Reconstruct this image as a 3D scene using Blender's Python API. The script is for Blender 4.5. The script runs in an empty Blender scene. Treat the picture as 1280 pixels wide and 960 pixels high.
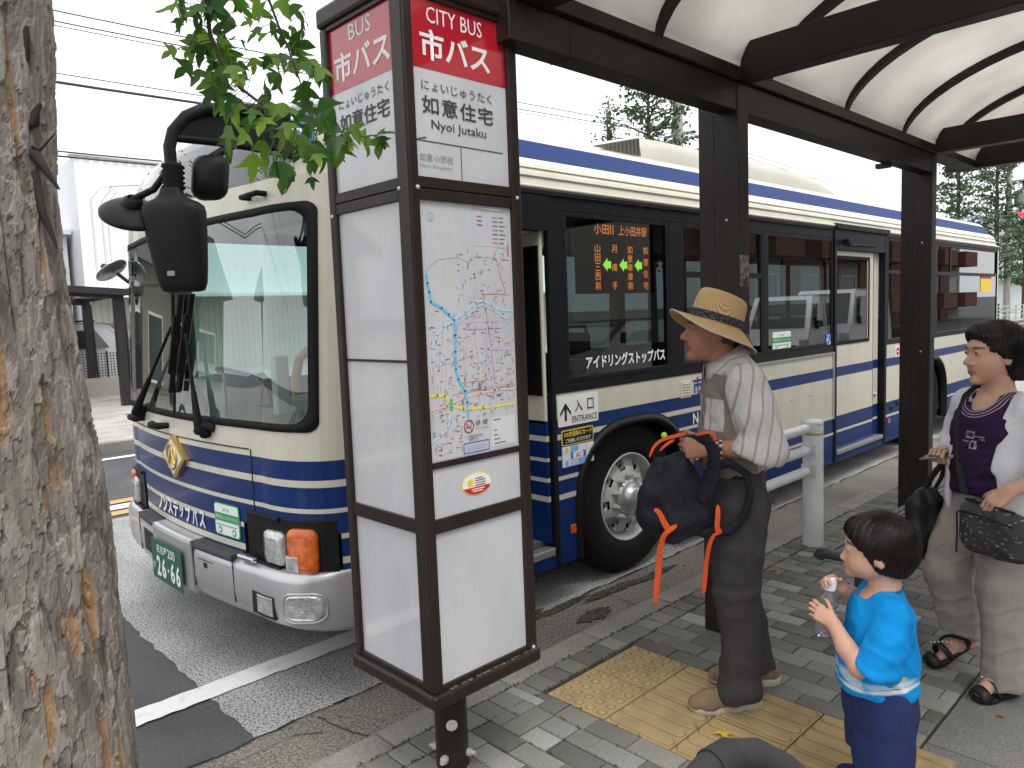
import bpy, bmesh, math, random
import numpy as np
from mathutils import Vector, Matrix
random.seed(7)
SC = bpy.context.scene
COL = SC.collection
PI = math.pi

# ------------------------------------------------------------------ camera
CAM_POS = (-2.1239, -2.0685, 1.5751)
CAM_YAW, CAM_PITCH, CAM_ROLL = map(math.radians, (43.9113, 5.3909, -2.1655))
def cam_axes():
    f = Vector((math.sin(CAM_YAW) * math.cos(CAM_PITCH), math.cos(CAM_YAW) * math.cos(CAM_PITCH), -math.sin(CAM_PITCH)))
    r = Vector((math.cos(CAM_YAW), -math.sin(CAM_YAW), 0))
    u = r.cross(f)
    r2 = r * math.cos(CAM_ROLL) + u * math.sin(CAM_ROLL)
    u2 = -r * math.sin(CAM_ROLL) + u * math.cos(CAM_ROLL)
    return r2, u2, f
_r, _u, _f = cam_axes()
cam = bpy.data.objects.new('camera', bpy.data.cameras.new('camera'))
COL.objects.link(cam)
cam.matrix_world = Matrix(((_r.x, _u.x, -_f.x, CAM_POS[0]), (_r.y, _u.y, -_f.y, CAM_POS[1]),
                           (_r.z, _u.z, -_f.z, CAM_POS[2]), (0, 0, 0, 1)))
cam.data.lens = 931.277 / 1280 * 36
cam.data.sensor_width = 36
cam.data.clip_start = 0.05
cam.data.clip_end = 3000
SC.camera = cam

# ------------------------------------------------------------------ sky, sun, exposure (bright overcast noon)
SUN_EL, SUN_ROT = math.radians(62), math.radians(200)
w = bpy.data.worlds.new('World')
SC.world = w
w.use_nodes = True
wn, wl = w.node_tree.nodes, w.node_tree.links
wn.clear()
sky = wn.new('ShaderNodeTexSky'); sky.sky_type = 'NISHITA'; sky.sun_disc = False
sky.sun_elevation = SUN_EL; sky.sun_rotation = SUN_ROT
sky.air_density = 1.6; sky.dust_density = 6.0; sky.ozone_density = 0.6
hs = wn.new('ShaderNodeHueSaturation'); hs.inputs['Saturation'].default_value = 0.12
hs.inputs['Value'].default_value = 0.6
mixc = wn.new('ShaderNodeMix'); mixc.data_type = 'RGBA'; mixc.inputs['Factor'].default_value = 0.62
mixc.inputs[7].default_value = (11.5, 11.8, 12.2, 1)          # the even cloud deck, in the sky texture's own units
bg = wn.new('ShaderNodeBackground'); bg.inputs['Strength'].default_value = 0.1
wo = wn.new('ShaderNodeOutputWorld')
wl.new(sky.outputs[0], hs.inputs['Color']); wl.new(hs.outputs[0], mixc.inputs[6])
wl.new(mixc.outputs[2], bg.inputs['Color']); wl.new(bg.outputs[0], wo.inputs['Surface'])
sun = bpy.data.objects.new('sun', bpy.data.lights.new('sun', 'SUN'))
COL.objects.link(sun)
sun.data.energy = 1.2; sun.data.angle = math.radians(25); sun.data.color = (1.0, 0.97, 0.92)
_sd = Vector((math.sin(SUN_ROT) * math.cos(SUN_EL), math.cos(SUN_ROT) * math.cos(SUN_EL), math.sin(SUN_EL)))
sun.rotation_euler = _sd.to_track_quat('Z', 'Y').to_euler()
SC.view_settings.view_transform = 'Standard'
SC.view_settings.look = 'None'
SC.view_settings.exposure = 0.92
SC.view_settings.gamma = 1.0
SC.render.engine = 'CYCLES'
SC.cycles.max_bounces = 8
SC.cycles.transparent_max_bounces = 16
SC.cycles.use_denoising = True

# ------------------------------------------------------------------ materials
MATS = {}
def mat(name, col, rough=0.6, metal=0.0, col2=None, scale=8.0, detail=4.0, bump=0.0, bscale=None, spec=0.5,
        ramp=(0.35, 0.65), coat=0.0, stretch=None, rvar=0.0, trans=0.0, emit=None, estr=0.0, ior=1.45, kind='noise', alpha=1.0):
    """principled material: base colour mixed with a second one by a noise, optional bump"""
    if name in MATS: return MATS[name]
    m = bpy.data.materials.new(name); m.use_nodes = True
    n, l = m.node_tree.nodes, m.node_tree.links
    p = n['Principled BSDF']
    p.inputs['Base Color'].default_value = (*col, 1)
    p.inputs['Roughness'].default_value = rough
    p.inputs['Metallic'].default_value = metal
    p.inputs['Specular IOR Level'].default_value = spec
    p.inputs['IOR'].default_value = ior
    p.inputs['Coat Weight'].default_value = coat
    p.inputs['Coat Roughness'].default_value = 0.05
    p.inputs['Transmission Weight'].default_value = trans
    p.inputs['Alpha'].default_value = alpha
    if emit: p.inputs['Emission Color'].default_value = (*emit, 1); p.inputs['Emission Strength'].default_value = estr
    if col2 is not None or bump or rvar:
        tc = n.new('ShaderNodeTexCoord'); mp = n.new('ShaderNodeMapping')
        l.new(tc.outputs['Object'], mp.inputs['Vector'])
        if stretch: mp.inputs['Scale'].default_value = stretch
        if kind == 'noise':
            nz = n.new('ShaderNodeTexNoise'); nz.inputs['Detail'].default_value = detail; fo = nz.outputs['Fac']
        else:
            nz = n.new('ShaderNodeTexVoronoi'); fo = nz.outputs['Distance']
        nz.inputs['Scale'].default_value = scale
        l.new(mp.outputs[0], nz.inputs['Vector'])
        if col2 is not None:
            r = n.new('ShaderNodeValToRGB')
            r.color_ramp.elements[0].position = ramp[0]; r.color_ramp.elements[1].position = ramp[1]
            r.color_ramp.elements[0].color = (*col, 1); r.color_ramp.elements[1].color = (*col2, 1)
            l.new(fo, r.inputs[0]); l.new(r.outputs[0], p.inputs['Base Color'])
        if rvar:
            mr = n.new('ShaderNodeMapRange'); mr.inputs['To Min'].default_value = max(0.02, rough - rvar); mr.inputs['To Max'].default_value = min(1, rough + rvar)
            l.new(fo, mr.inputs[0]); l.new(mr.outputs[0], p.inputs['Roughness'])
        if bump:
            if bscale:
                nb = n.new('ShaderNodeTexNoise'); nb.inputs['Scale'].default_value = bscale; nb.inputs['Detail'].default_value = 3
                l.new(mp.outputs[0], nb.inputs['Vector']); fb = nb.outputs['Fac']
            else: fb = fo
            b = n.new('ShaderNodeBump'); b.inputs['Strength'].default_value = bump; b.inputs['Distance'].default_value = 0.01
            l.new(fb, b.inputs['Height']); l.new(b.outputs[0], p.inputs['Normal'])
    MATS[name] = m
    return m
def nodemat(name):
    m = bpy.data.materials.new(name); m.use_nodes = True
    MATS[name] = m
    return m, m.node_tree.nodes, m.node_tree.links, m.node_tree.nodes['Principled BSDF']
def glass(name, tint, refl=1.0, rough=0.0, base=0.04):
    """window glass: a tinted transparent sheet under a Fresnel reflection"""
    if name in MATS: return MATS[name]
    m = bpy.data.materials.new(name); m.use_nodes = True
    n, l = m.node_tree.nodes, m.node_tree.links
    n.clear()
    t = n.new('ShaderNodeBsdfTransparent'); t.inputs[0].default_value = (*tint, 1)
    g = n.new('ShaderNodeBsdfGlossy'); g.inputs['Roughness'].default_value = rough; g.inputs[0].default_value = (refl, refl, refl, 1)
    fc = n.new('ShaderNodeLayerWeight'); fc.inputs['Blend'].default_value = 0.5          # Schlick: 0.04 facing, 1 at grazing
    pw = n.new('ShaderNodeMath'); pw.operation = 'POWER'; pw.inputs[1].default_value = 3.8; l.new(fc.outputs['Facing'], pw.inputs[0])
    lw = n.new('ShaderNodeMath'); lw.operation = 'MULTIPLY'; lw.inputs[1].default_value = 0.94; l.new(pw.outputs[0], lw.inputs[0])
    ad = n.new('ShaderNodeMath'); ad.operation = 'ADD'; ad.inputs[1].default_value = 0.04 + base; ad.use_clamp = True
    mx = n.new('ShaderNodeMixShader'); o = n.new('ShaderNodeOutputMaterial')
    l.new(lw.outputs[0], ad.inputs[0]); l.new(ad.outputs[0], mx.inputs[0])
    l.new(t.outputs[0], mx.inputs[1]); l.new(g.outputs[0], mx.inputs[2]); l.new(mx.outputs[0], o.inputs['Surface'])
    MATS[name] = m
    return m

# ------------------------------------------------------------------ mesh helpers
class MB:
    """collects faces and links them as ONE mesh object"""
    def __init__(s): s.v = []; s.f = []; s.mi = []; s.sm = []
    def add(s, vs, fs, mi=0, smooth=False):
        o = len(s.v); s.v += [tuple(v) for v in vs]
        for f in fs: s.f.append([i + o for i in f]); s.mi.append(mi); s.sm.append(smooth)
        return s
    def box(s, x0, x1, y0, y1, z0, z1, mi=0):
        v = [(x, y, z) for z in (z0, z1) for y in (y0, y1) for x in (x0, x1)]
        return s.add(v, [(0, 2, 3, 1), (4, 5, 7, 6), (0, 1, 5, 4), (2, 6, 7, 3), (0, 4, 6, 2), (1, 3, 7, 5)], mi)
    def obox(s, c, ax, ay, az, mi=0):
        c, ax, ay, az = map(Vector, (c, ax, ay, az))
        v = [c + ax * i + ay * j + az * k for k in (-1, 1) for j in (-1, 1) for i in (-1, 1)]
        return s.add(v, [(0, 2, 3, 1), (4, 5, 7, 6), (0, 1, 5, 4), (2, 6, 7, 3), (0, 4, 6, 2), (1, 3, 7, 5)], mi)
    def bar(s, a, b, w, h, up=(0, 0, 1), mi=0):
        a, b = Vector(a), Vector(b); d = b - a; L = d.length; d = d / L
        side = d.cross(Vector(up)).normalized(); u = side.cross(d)
        return s.obox((a + b) / 2, d * L / 2, side * w / 2, u * h / 2, mi)
    def tube(s, pts, r, n=10, mi=0, caps=True, smooth=True, closed=False, flat=1.0, up=None):
        pts = [Vector(p) for p in pts]; rs = r if isinstance(r, (list, tuple)) else [r] * len(pts)
        N = len(pts); rings = []; ref = None
        for i, p in enumerate(pts):
            if closed: d = (pts[(i + 1) % N] - pts[i - 1]).normalized()
            elif i == 0: d = (pts[1] - pts[0]).normalized()
            elif i == N - 1: d = (pts[-1] - pts[-2]).normalized()
            else: d = ((pts[i + 1] - p).normalized() + (p - pts[i - 1]).normalized()).normalized()
            if ref is None:
                ref = Vector(up) if up else (Vector((0, 0, 1)) if abs(d.z) < 0.9 else Vector((1, 0, 0)))
            a = (ref - d * ref.dot(d)).normalized(); b = d.cross(a); ref = a
            rings.append([p + (a * math.cos(t) * flat + b * math.sin(t)) * rs[i] for t in [2 * PI * k / n for k in range(n)]])
        vs = [v for R in rings for v in R]; fs = []
        for i in range(N if closed else N - 1):
            j = (i + 1) % N
            for k in range(n):
                q = (k + 1) % n; fs.append((i * n + k, i * n + q, j * n + q, j * n + k))
        s.add(vs, fs, mi, smooth)
        if caps and not closed:
            s.add(rings[0], [tuple(range(n))[::-1]], mi); s.add(rings[-1], [tuple(range(n))], mi)
        return s
    def cyl(s, a, b, r, r2=None, n=16, mi=0, caps=True): return s.tube([a, b], [r, r if r2 is None else r2], n, mi, caps)
    def lathe(s, prof, o=(0, 0, 0), ax=(0, 0, 1), n=24, mi=0, ref=None, smooth=True, a0=0, a1=2 * PI):
        """prof: list of (radius, distance along axis)"""
        o, ax = Vector(o), Vector(ax).normalized()
        r_ = Vector(ref) if ref else (Vector((1, 0, 0)) if abs(ax.x) < 0.9 else Vector((0, 1, 0)))
        a = (r_ - ax * r_.dot(ax)).normalized(); b = ax.cross(a); full = abs(a1 - a0 - 2 * PI) < 1e-6
        m = n if full else n + 1; vs = []; fs = []
        for (r, h) in prof:
            for k in range(m):
                t = a0 + (a1 - a0) * k / n; vs.append(o + ax * h + (a * math.cos(t) + b * math.sin(t)) * r)
        for i in range(len(prof) - 1):
            for k in range(n):
                q = (k + 1) % m; fs.append((i * m + k, i * m + q, (i + 1) * m + q, (i + 1) * m + k))
        return s.add(vs, fs, mi, smooth)
    def grid(s, rows, mi=0, smooth=True, closed=False):
        """rows: list of equal-length lists of points"""
        n = len(rows[0]); vs = [p for r in rows for p in r]; fs = []
        for i in range(len(rows) - 1):
            for k in range(n if closed else n - 1):
                q = (k + 1) % n; fs.append((i * n + k, i * n + q, (i + 1) * n + q, (i + 1) * n + k))
        return s.add(vs, fs, mi, smooth)
    def prism(s, poly, o, ux, uy, depth, mi=0, mi_side=None, inset=0):
        """2D polygon in the plane o + x*ux + y*uy, extruded by depth along ux x uy"""
        o, ux, uy = Vector(o), Vector(ux), Vector(uy); nrm = ux.cross(uy).normalized()
        a = [o + ux * p[0] + uy * p[1] for p in poly]; b = [p + nrm * depth for p in a]; n = len(a)
        s.add(a, [tuple(range(n))[::-1]], mi); s.add(b, [tuple(range(n))], mi)
        return s.add(a + b, [(i, (i + 1) % n, n + (i + 1) % n, n + i) for i in range(n)], mi if mi_side is None else mi_side)
    def ball(s, c, r, n=12, mi=0):
        c = Vector(c); r = r if isinstance(r, (tuple, list)) else (r, r, r); rows = []
        for i in range(n // 2 + 1):
            t = PI * i / (n // 2)
            rows.append([c + Vector((math.sin(t) * math.cos(2 * PI * k / n) * r[0], math.sin(t) * math.sin(2 * PI * k / n) * r[1], -math.cos(t) * r[2])) for k in range(n)])
        return s.grid(rows, mi, True, True)
    def mesh(s, name, mats, origin=(0, 0, 0)):
        me = bpy.data.meshes.new(name); o = Vector(origin)
        me.from_pydata([(v[0] - o.x, v[1] - o.y, v[2] - o.z) for v in s.v], [], s.f)
        for m in (mats if isinstance(mats, (list, tuple)) else [mats]): me.materials.append(m)
        me.polygons.foreach_set('material_index', s.mi); me.polygons.foreach_set('use_smooth', s.sm); me.update()
        return me
    def build(s, name, mats, parent=None, bevel=0, seg=2, kind=None, world=True, loc=None, solid=0, recalc=True):
        """link as one object; vertices are in world space unless world=False"""
        org = (0, 0, 0)
        if parent is not None and world: org = worldloc(parent)
        elif loc is not None: org = loc
        me = s.mesh(name, mats, org)
        if recalc:
            bm = bmesh.new(); bm.from_mesh(me); bmesh.ops.recalc_face_normals(bm, faces=bm.faces); bm.to_mesh(me); bm.free()
        ob = bpy.data.objects.new(name, me); COL.objects.link(ob)
        if parent is not None: ob.parent = parent
        elif loc is not None: ob.location = loc
        if bevel:
            b = ob.modifiers.new('bevel', 'BEVEL'); b.width = bevel; b.segments = seg; b.limit_method = 'ANGLE'; b.angle_limit = math.radians(40); b.use_clamp_overlap = True
        if solid:
            b = ob.modifiers.new('solid', 'SOLIDIFY'); b.thickness = solid; b.offset = -1
        if kind: ob['kind'] = kind
        return ob
def worldloc(o):
    v = Vector((0, 0, 0))
    while o is not None: v += o.location; o = o.parent
    return v
def tag(o, label=None, cat=None, group=None, kind=None):
    if label: o['label'] = label
    if cat: o['category'] = cat
    if group: o['group'] = group
    if kind: o['kind'] = kind
    return o
def thing(name, label, cat, loc=(0, 0, 0), group=None, rz=0):
    o = bpy.data.objects.new(name, None); COL.objects.link(o); o.location = loc; o.rotation_euler = (0, 0, rz)
    o.empty_display_size = 0.1
    return tag(o, label, cat, group)
def inst(src, name, parent=None, loc=None, rot=None, scale=None):
    """another object on the same mesh"""
    o = bpy.data.objects.new(name, src.data if hasattr(src, 'data') else src); COL.objects.link(o)
    if parent: o.parent = parent
    if loc is not None: o.location = loc
    if rot is not None: o.rotation_euler = rot
    if scale is not None: o.scale = scale
    return o
def lettering(body, m, parent, o, ux, uy, fit, name='lettering', weight=0.0, align='C', lift=0.002, slant=0, spacing=1.0, depth=0, line=1.0):
    """flat text laid on a surface: o = centre, fit = (width, height) of its box"""
    cu = bpy.data.curves.new(name, 'FONT'); cu.body = body; cu.size = 1; cu.resolution_u = 2; cu.offset = weight; cu.space_character = spacing; cu.shear = slant; cu.space_line = line
    if '\n' in body: cu.align_x = 'CENTER'
    t = bpy.data.objects.new(name, cu); COL.objects.link(t)
    me = bpy.data.meshes.new_from_object(t.evaluated_get(bpy.context.evaluated_depsgraph_get()))
    bpy.data.objects.remove(t); bpy.data.curves.remove(cu)
    nv = len(me.vertices); co = np.zeros(nv * 3); me.vertices.foreach_get('co', co); co = co.reshape(-1, 3)
    lo, hi = co.min(0), co.max(0); sz = hi - lo
    sx = fit[0] / max(sz[0], 1e-6); sy = fit[1] / max(sz[1], 1e-6)
    if fit[1] == 0: sy = sx
    if fit[0] == 0: sx = sy
    x = (co[:, 0] - (lo[0] + hi[0]) / 2) * sx; y = (co[:, 1] - (lo[1] + hi[1]) / 2) * sy
    ux, uy = np.array(ux, float), np.array(uy, float); nrm = np.cross(ux, uy); nrm /= np.linalg.norm(nrm)
    P = np.array(o, float) + x[:, None] * ux + y[:, None] * uy + nrm * lift
    wl_ = np.array(worldloc(parent)) if parent is not None else 0
    me.vertices.foreach_set('co', (P - wl_).ravel()); me.materials.clear(); me.materials.append(m); me.update()
    ob = bpy.data.objects.new(name, me); COL.objects.link(ob); ob.parent = parent
    return ob
def rrect(w, h, r, n=4, x=0, y=0):
    out = []
    for (cx, cy, a) in ((w / 2 - r, h / 2 - r, 0), (-w / 2 + r, h / 2 - r, 90), (-w / 2 + r, -h / 2 + r, 180), (w / 2 - r, -h / 2 + r, 270)):
        for k in range(n + 1):
            t = math.radians(a + 90 * k / n); out.append((x + cx + r * math.cos(t), y + cy + r * math.sin(t)))
    return out
def circ(r, n=24, x=0, y=0, ry=None): return [(x + r * math.cos(2 * PI * k / n), y + (ry or r) * math.sin(2 * PI * k / n)) for k in range(n)]
X_, Y_, Z_ = (1, 0, 0), (0, 1, 0), (0, 0, 1)
# ================================================================== THE GROUND
def speckle(name, dark, light, scale, ramp, bump=0.4, rough=0.85, big=None):
    """aggregate surface: fine light and dark stones, with a slow drift of tone"""
    m, n, l, p = nodemat(name)
    p.inputs['Roughness'].default_value = rough; p.inputs['Specular IOR Level'].default_value = 0.3
    tc = n.new('ShaderNodeTexCoord')
    nz = n.new('ShaderNodeTexNoise'); nz.inputs['Scale'].default_value = scale; nz.inputs['Detail'].default_value = 2.5; nz.inputs['Roughness'].default_value = 0.6
    r = n.new('ShaderNodeValToRGB'); r.color_ramp.elements[0].position, r.color_ramp.elements[1].position = ramp
    r.color_ramp.elements[0].color = (*dark, 1); r.color_ramp.elements[1].color = (*light, 1)
    n2 = n.new('ShaderNodeTexNoise'); n2.inputs['Scale'].default_value = 1.7; n2.inputs['Detail'].default_value = 5
    mr = n.new('ShaderNodeMapRange'); mr.inputs['From Min'].default_value = 0.3; mr.inputs['From Max'].default_value = 0.7
    mr.inputs['To Min'].default_value = 0.72; mr.inputs['To Max'].default_value = 1.15
    mx = n.new('ShaderNodeMix'); mx.data_type = 'RGBA'; mx.blend_type = 'MULTIPLY'; mx.inputs['Factor'].default_value = 1.0
    l.new(tc.outputs['Object'], nz.inputs['Vector']); l.new(tc.outputs['Object'], n2.inputs['Vector'])
    l.new(nz.outputs['Fac'], r.inputs[0]); l.new(n2.outputs['Fac'], mr.inputs[0])
    l.new(r.outputs[0], mx.inputs[6]); l.new(mr.outputs[0], mx.inputs[7]); l.new(mx.outputs[2], p.inputs['Base Color'])
    b = n.new('ShaderNodeBump'); b.inputs['Strength'].default_value = bump; b.inputs['Distance'].default_value = 0.006
    l.new(nz.outputs['Fac'], b.inputs['Height']); l.new(b.outputs[0], p.inputs['Normal'])
    return m
asphalt = speckle('asphalt', (0.052, 0.053, 0.057), (0.145, 0.145, 0.15), 130, (0.35, 0.75))
porous = speckle('light_open_graded_asphalt', (0.045, 0.045, 0.047), (0.44, 0.44, 0.43), 100, (0.40, 0.50), bump=0.7)
gutterm = speckle('gutter_concrete', (0.10, 0.087, 0.07), (0.29, 0.262, 0.225), 75, (0.36, 0.66), bump=0.6)
kerbm = speckle('kerb_concrete', (0.19, 0.175, 0.15), (0.30, 0.28, 0.25), 60, (0.3, 0.75), bump=0.3)
walkm = speckle('walkway_concrete', (0.13, 0.126, 0.118), (0.26, 0.252, 0.24), 110, (0.33, 0.72))
farwalkm = speckle('far_pavement', (0.30, 0.285, 0.255), (0.44, 0.42, 0.385), 30, (0.3, 0.7), bump=0.1)
paint = mat('road_paint', (0.74, 0.74, 0.72), 0.7, col2=(0.55, 0.55, 0.54), scale=14, ramp=(0.55, 0.78), bump=0.25, bscale=120)
ypaint = mat('yellow_road_paint', (0.50, 0.30, 0.11), 0.7, col2=(0.38, 0.25, 0.11), scale=14, ramp=(0.5, 0.8))
RZ = -0.15
def sheet(name, x0, x1, y0, y1, z, m): return MB().add([(x0, y0, z), (x1, y0, z), (x1, y1, z), (x0, y1, z)], [(0, 1, 2, 3)]).build(name, m, kind='structure')
sheet('road', -300, 400, 0.30, 9.30, RZ - 0.004, asphalt)
# the terrain that carries it all to the horizon
sheet('ground', -900, 1500, -900, 1500, RZ - 0.12, asphalt)
# bus-stop surface: light open-graded strip from X=-0.86 on, with a ragged end
pts = [(-0.885, 0.832)]
y = 0.832
rr = random.Random(3)
edge = []
while y < 5.32:
    edge.append((-0.88 + 0.018 * (y - 0.8) + rr.uniform(-0.012, 0.012), y)); y += 0.06
MB().add([(40, 0.832, RZ), (40, 5.32, RZ)] + [(a, b, RZ) for a, b in edge[::-1]], [tuple(range(2 + len(edge)))]).build('bus_stop_lane', porous, kind='structure')
# concrete gutter strip with a ragged outer joint
top = []; x = -40
while x < 60:
    top.append((x, 0.832 + (rr.uniform(-0.012, 0.008) if -3 < x < 9 else 0))); x += 0.09 if -3 < x < 9 else 1.5
gs = MB()
for a, b in zip(top, top[1:]): gs.add([(a[0], 0.28, RZ + 0.004), (b[0], 0.28, RZ + 0.004), (b[0], b[1], RZ + 0.004), (a[0], a[1], RZ + 0.004)], [(0, 1, 2, 3)])
gs.build('gutter', gutterm, kind='structure')
# dirt line caught in the joint
dirt = mat('joint_dirt', (0.012, 0.011, 0.009), 0.95)
dm = MB()
for i, (a, b) in enumerate(zip(top, top[1:])):
    if -3 < a[0] < 9 and rr.random() < 0.94:
        w1 = rr.uniform(0.004, 0.013)
        dm.add([(a[0], a[1] - 0.004, RZ + 0.008), (b[0], b[1] - 0.004, RZ + 0.008), (b[0], b[1] + w1, RZ + 0.008), (a[0], a[1] + w1, RZ + 0.008)], [(0, 1, 2, 3)])
dm.build('gutter_joint', dirt, kind='structure')
# oily dirt and grit in the gutter by the front wheel
rg = random.Random(8)
sm_ = MB()
for cx, cy, wx, wy in ((0.95, 0.80, 0.34, 0.035), (1.35, 0.74, 0.30, 0.05), (1.0, 0.58, 0.16, 0.07), (1.75, 0.70, 0.25, 0.04), (0.7, 0.86, 0.2, 0.03)):
    n = 26; P = [(cx + wx * math.cos(2 * PI * k / n) * rg.uniform(0.6, 1.05), cy + wy * math.sin(2 * PI * k / n) * rg.uniform(0.55, 1.1), RZ + 0.011) for k in range(n)]
    sm_.add(P, [tuple(range(n))])
sm_.build('gutter_dirt', mat('wet_dirt', (0.03, 0.027, 0.022), 0.8, col2=(0.10, 0.09, 0.075), scale=60, ramp=(0.45, 0.6)), kind='structure')
# markings
def ragged_strip(name, x0, x1, y0, y1, z, m, step=0.05, j=0.006):
    r = random.Random(int(x0 * 10) + int(y0 * 100)); a = []; b = []; x = x0
    while x <= x1 + 1e-6: a.append((x, y0 + r.uniform(-j, j), z)); b.append((x, y1 + r.uniform(-j, j), z)); x += step
    return MB().grid([a, b], smooth=False).build(name, m, kind='structure')
ragged_strip('white_lane_line', -8, 14, 1.32, 1.47, RZ + 0.006, paint)
for nm, y0, y1, mm in (('yellow_centre_line', 5.38, 5.55, ypaint), ('white_centre_line', 5.62, 5.82, paint), ('yellow_centre_line', 5.89, 6.05, ypaint)):
    ragged_strip(nm, -60, 60, y0, y1, RZ + 0.006, mm, step=2, j=0)
ragged_strip('white_edge_line', -60, 90, 8.65, 8.80, RZ + 0.006, paint, step=2, j=0)
# near kerb: stones 0.6 m long with open joints
kerb = MB().box(-40, 60, 0.165, 0.275, RZ - 0.1, -0.03).build('kerb', kerbm, kind='structure')
ks = MB().box(-0.2975, 0.2975, 0.152, 0.292, RZ - 0.1, 0.0)
first = None
for i in range(-10, 40):
    if first is None:
        first = ks.build('kerb_stone', kerbm, kerb, bevel=0.012, world=True); k = first
    else:
        k = inst(first, 'kerb_stone', kerb)
        b = k.modifiers.new('bevel', 'BEVEL'); b.width = 0.012; b.segments = 2
    k.location = (i * 0.6 + 0.25, 0, random.uniform(-0.002, 0.002))

# ------------------------------------------------------------------ pavement of blocks
bed = mat('block_bed', (0.045, 0.042, 0.034), 0.95, col2=(0.05, 0.07, 0.025), scale=5, ramp=(0.5, 0.68))
side = MB().box(-60, 90, -1.24, 0.15, RZ - 0.1, -0.012).build('sidewalk', bed, kind='structure')
def blockmat(name, a, b):
    m = speckle(name, a, b, 170, (0.34, 0.70), bump=0.3)
    n, l = m.node_tree.nodes, m.node_tree.links            # each block drifts a little in tone
    p = n['Principled BSDF']; src = p.inputs['Base Color'].links[0].from_socket
    oi = n.new('ShaderNodeObjectInfo'); mr = n.new('ShaderNodeMapRange'); mr.inputs['To Min'].default_value = 0.72; mr.inputs['To Max'].default_value = 1.22
    mx = n.new('ShaderNodeMix'); mx.data_type = 'RGBA'; mx.blend_type = 'MULTIPLY'; mx.inputs['Factor'].default_value = 1
    l.new(oi.outputs['Random'], mr.inputs[0]); l.new(src, mx.inputs[6]); l.new(mr.outputs[0], mx.inputs[7]); l.new(mx.outputs[2], p.inputs['Base Color'])
    return m
green_b = blockmat('grey_green_block', (0.145, 0.145, 0.12), (0.285, 0.282, 0.245))
grey_b = blockmat('dark_grey_block', (0.105, 0.102, 0.093), (0.215, 0.208, 0.19))
white_b = blockmat('white_granite_block', (0.21, 0.205, 0.19), (0.40, 0.39, 0.37))
BM = [green_b, grey_b, white_b]
def block_mesh(lx, ly, m):
    mb = MB(); a, b, c = lx / 2 - 0.0025, ly / 2 - 0.0025, 0.004
    ring = lambda s, z: [(-a + s, -b + s, z), (a - s, -b + s, z), (a - s, b - s, z), (-a + s, b - s, z)]
    mb.grid([ring(0, -0.03), ring(0, -c), ring(c, 0)], 0, False, True); mb.add(ring(c, 0), [(0, 1, 2, 3)])
    return mb
_bm = {}
def block(x0, x1, y0, y1, k, parent, stuff=None):
    z = random.uniform(-0.0035, 0.0015); tx, ty = random.gauss(0, 0.006), random.gauss(0, 0.006)
    if stuff is not None:
        mb = stuff; a = 0.003
        mb.add([(x0 + a, y0 + a, z), (x1 - a, y0 + a, z), (x1 - a, y1 - a, z), (x0 + a, y1 - a, z), (x0 + a, y0 + a, -0.03), (x1 - a, y0 + a, -0.03), (x1 - a, y1 - a, -0.03), (x0 + a, y1 - a, -0.03)],
               [(0, 1, 2, 3), (4, 5, 1, 0), (5, 6, 2, 1), (6, 7, 3, 2), (7, 4, 0, 3)], k)
        return
    key = (round(x1 - x0, 3), round(y1 - y0, 3), k)
    if key not in _bm: _bm[key] = block_mesh(key[0], key[1], BM[k]).mesh('paver', BM[k])
    o = inst(_bm[key], 'paver', parent, ((x0 + x1) / 2, (y0 + y1) / 2, z)); o.rotation_euler = (tx, ty, random.gauss(0, 0.004))
cells = []
rp = random.Random(21)
def pick(pw): 
    t = rp.random()
    return 2 if t < pw else (0 if t < pw + (1 - pw) * 0.62 else 1)
# header row along the kerb
x = -4.6
while x < 9: cells.append((x, x + 0.1, 0.022, 0.148, 0 if rp.random() < 0.45 else 1)); x = round(x + 0.1, 3)
# the named stones by the sign, read off the photograph
hand = [(-0.3, -0.2, -0.035, 0.148, 0), (-0.2, -0.1, -0.035, 0.148, 1), (-0.1, 0, 0.07, 0.148, 2), (-0.1, 0, -0.035, 0.07, 2)]
cells = [c for c in cells if not (-0.31 < c[0] < -0.05)]
cells += [(-0.3, -0.2, -0.035, 0.148, 1), (-0.2, -0.1, -0.035, 0.148, 1), (-0.1, -0.045, -0.035, 0.148, 2)]
cells += [(-0.045, 0.0, 0.022, 0.148, 1), (-0.3, -0.1, -0.137, -0.037, 0), (-0.2, -0.1, -0.27, -0.137, 2), (-0.3, -0.2, -0.27, -0.137, 2),
          (-0.1, 0.0, -0.13, -0.037, 1), (-0.1, 0.0, -0.29, -0.13, 0), (-0.045, 0.0, -0.037, 0.022, 1)]
tact = (0.0, 0.6, -1.36, 0.0)
def covered(x0, x1, y0, y1):
    if x1 > tact[0] + 1e-4 and x0 < tact[1] - 1e-4 and y1 > tact[2] + 1e-4 and y0 < tact[3] - 1e-4: return True
    if x1 > -0.295 and x0 < -0.005 and y1 > -0.268: return True
    return False
# stretcher courses: columns 0.1 wide in X, blocks 0.2 long in Y
ci = 0; x = -4.6
while x < 9.0:
    y = 0.022 - (0.1 if ci % 2 else 0.0); pw = 0.07 if x < 0.6 else 0.13
    if ci % 2: 
        if not covered(x, x + 0.1, y, 0.022): cells.append((x, x + 0.1, y, 0.022, pick(pw)))
    while y > -1.2:
        y0 = max(y - 0.2, -1.235)
        if covered(x, x + 0.1, y0, y):
            if -0.31 < x < -0.05 and y0 < -0.29: cells.append((x, x + 0.1, y0, -0.292 if x > -0.15 else -0.272, pick(0.1)))
        else: cells.append((x, x + 0.1, y0, y, pick(pw)))
        y = round(y - 0.2, 3)
    x = round(x + 0.1, 3); ci += 1
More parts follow.
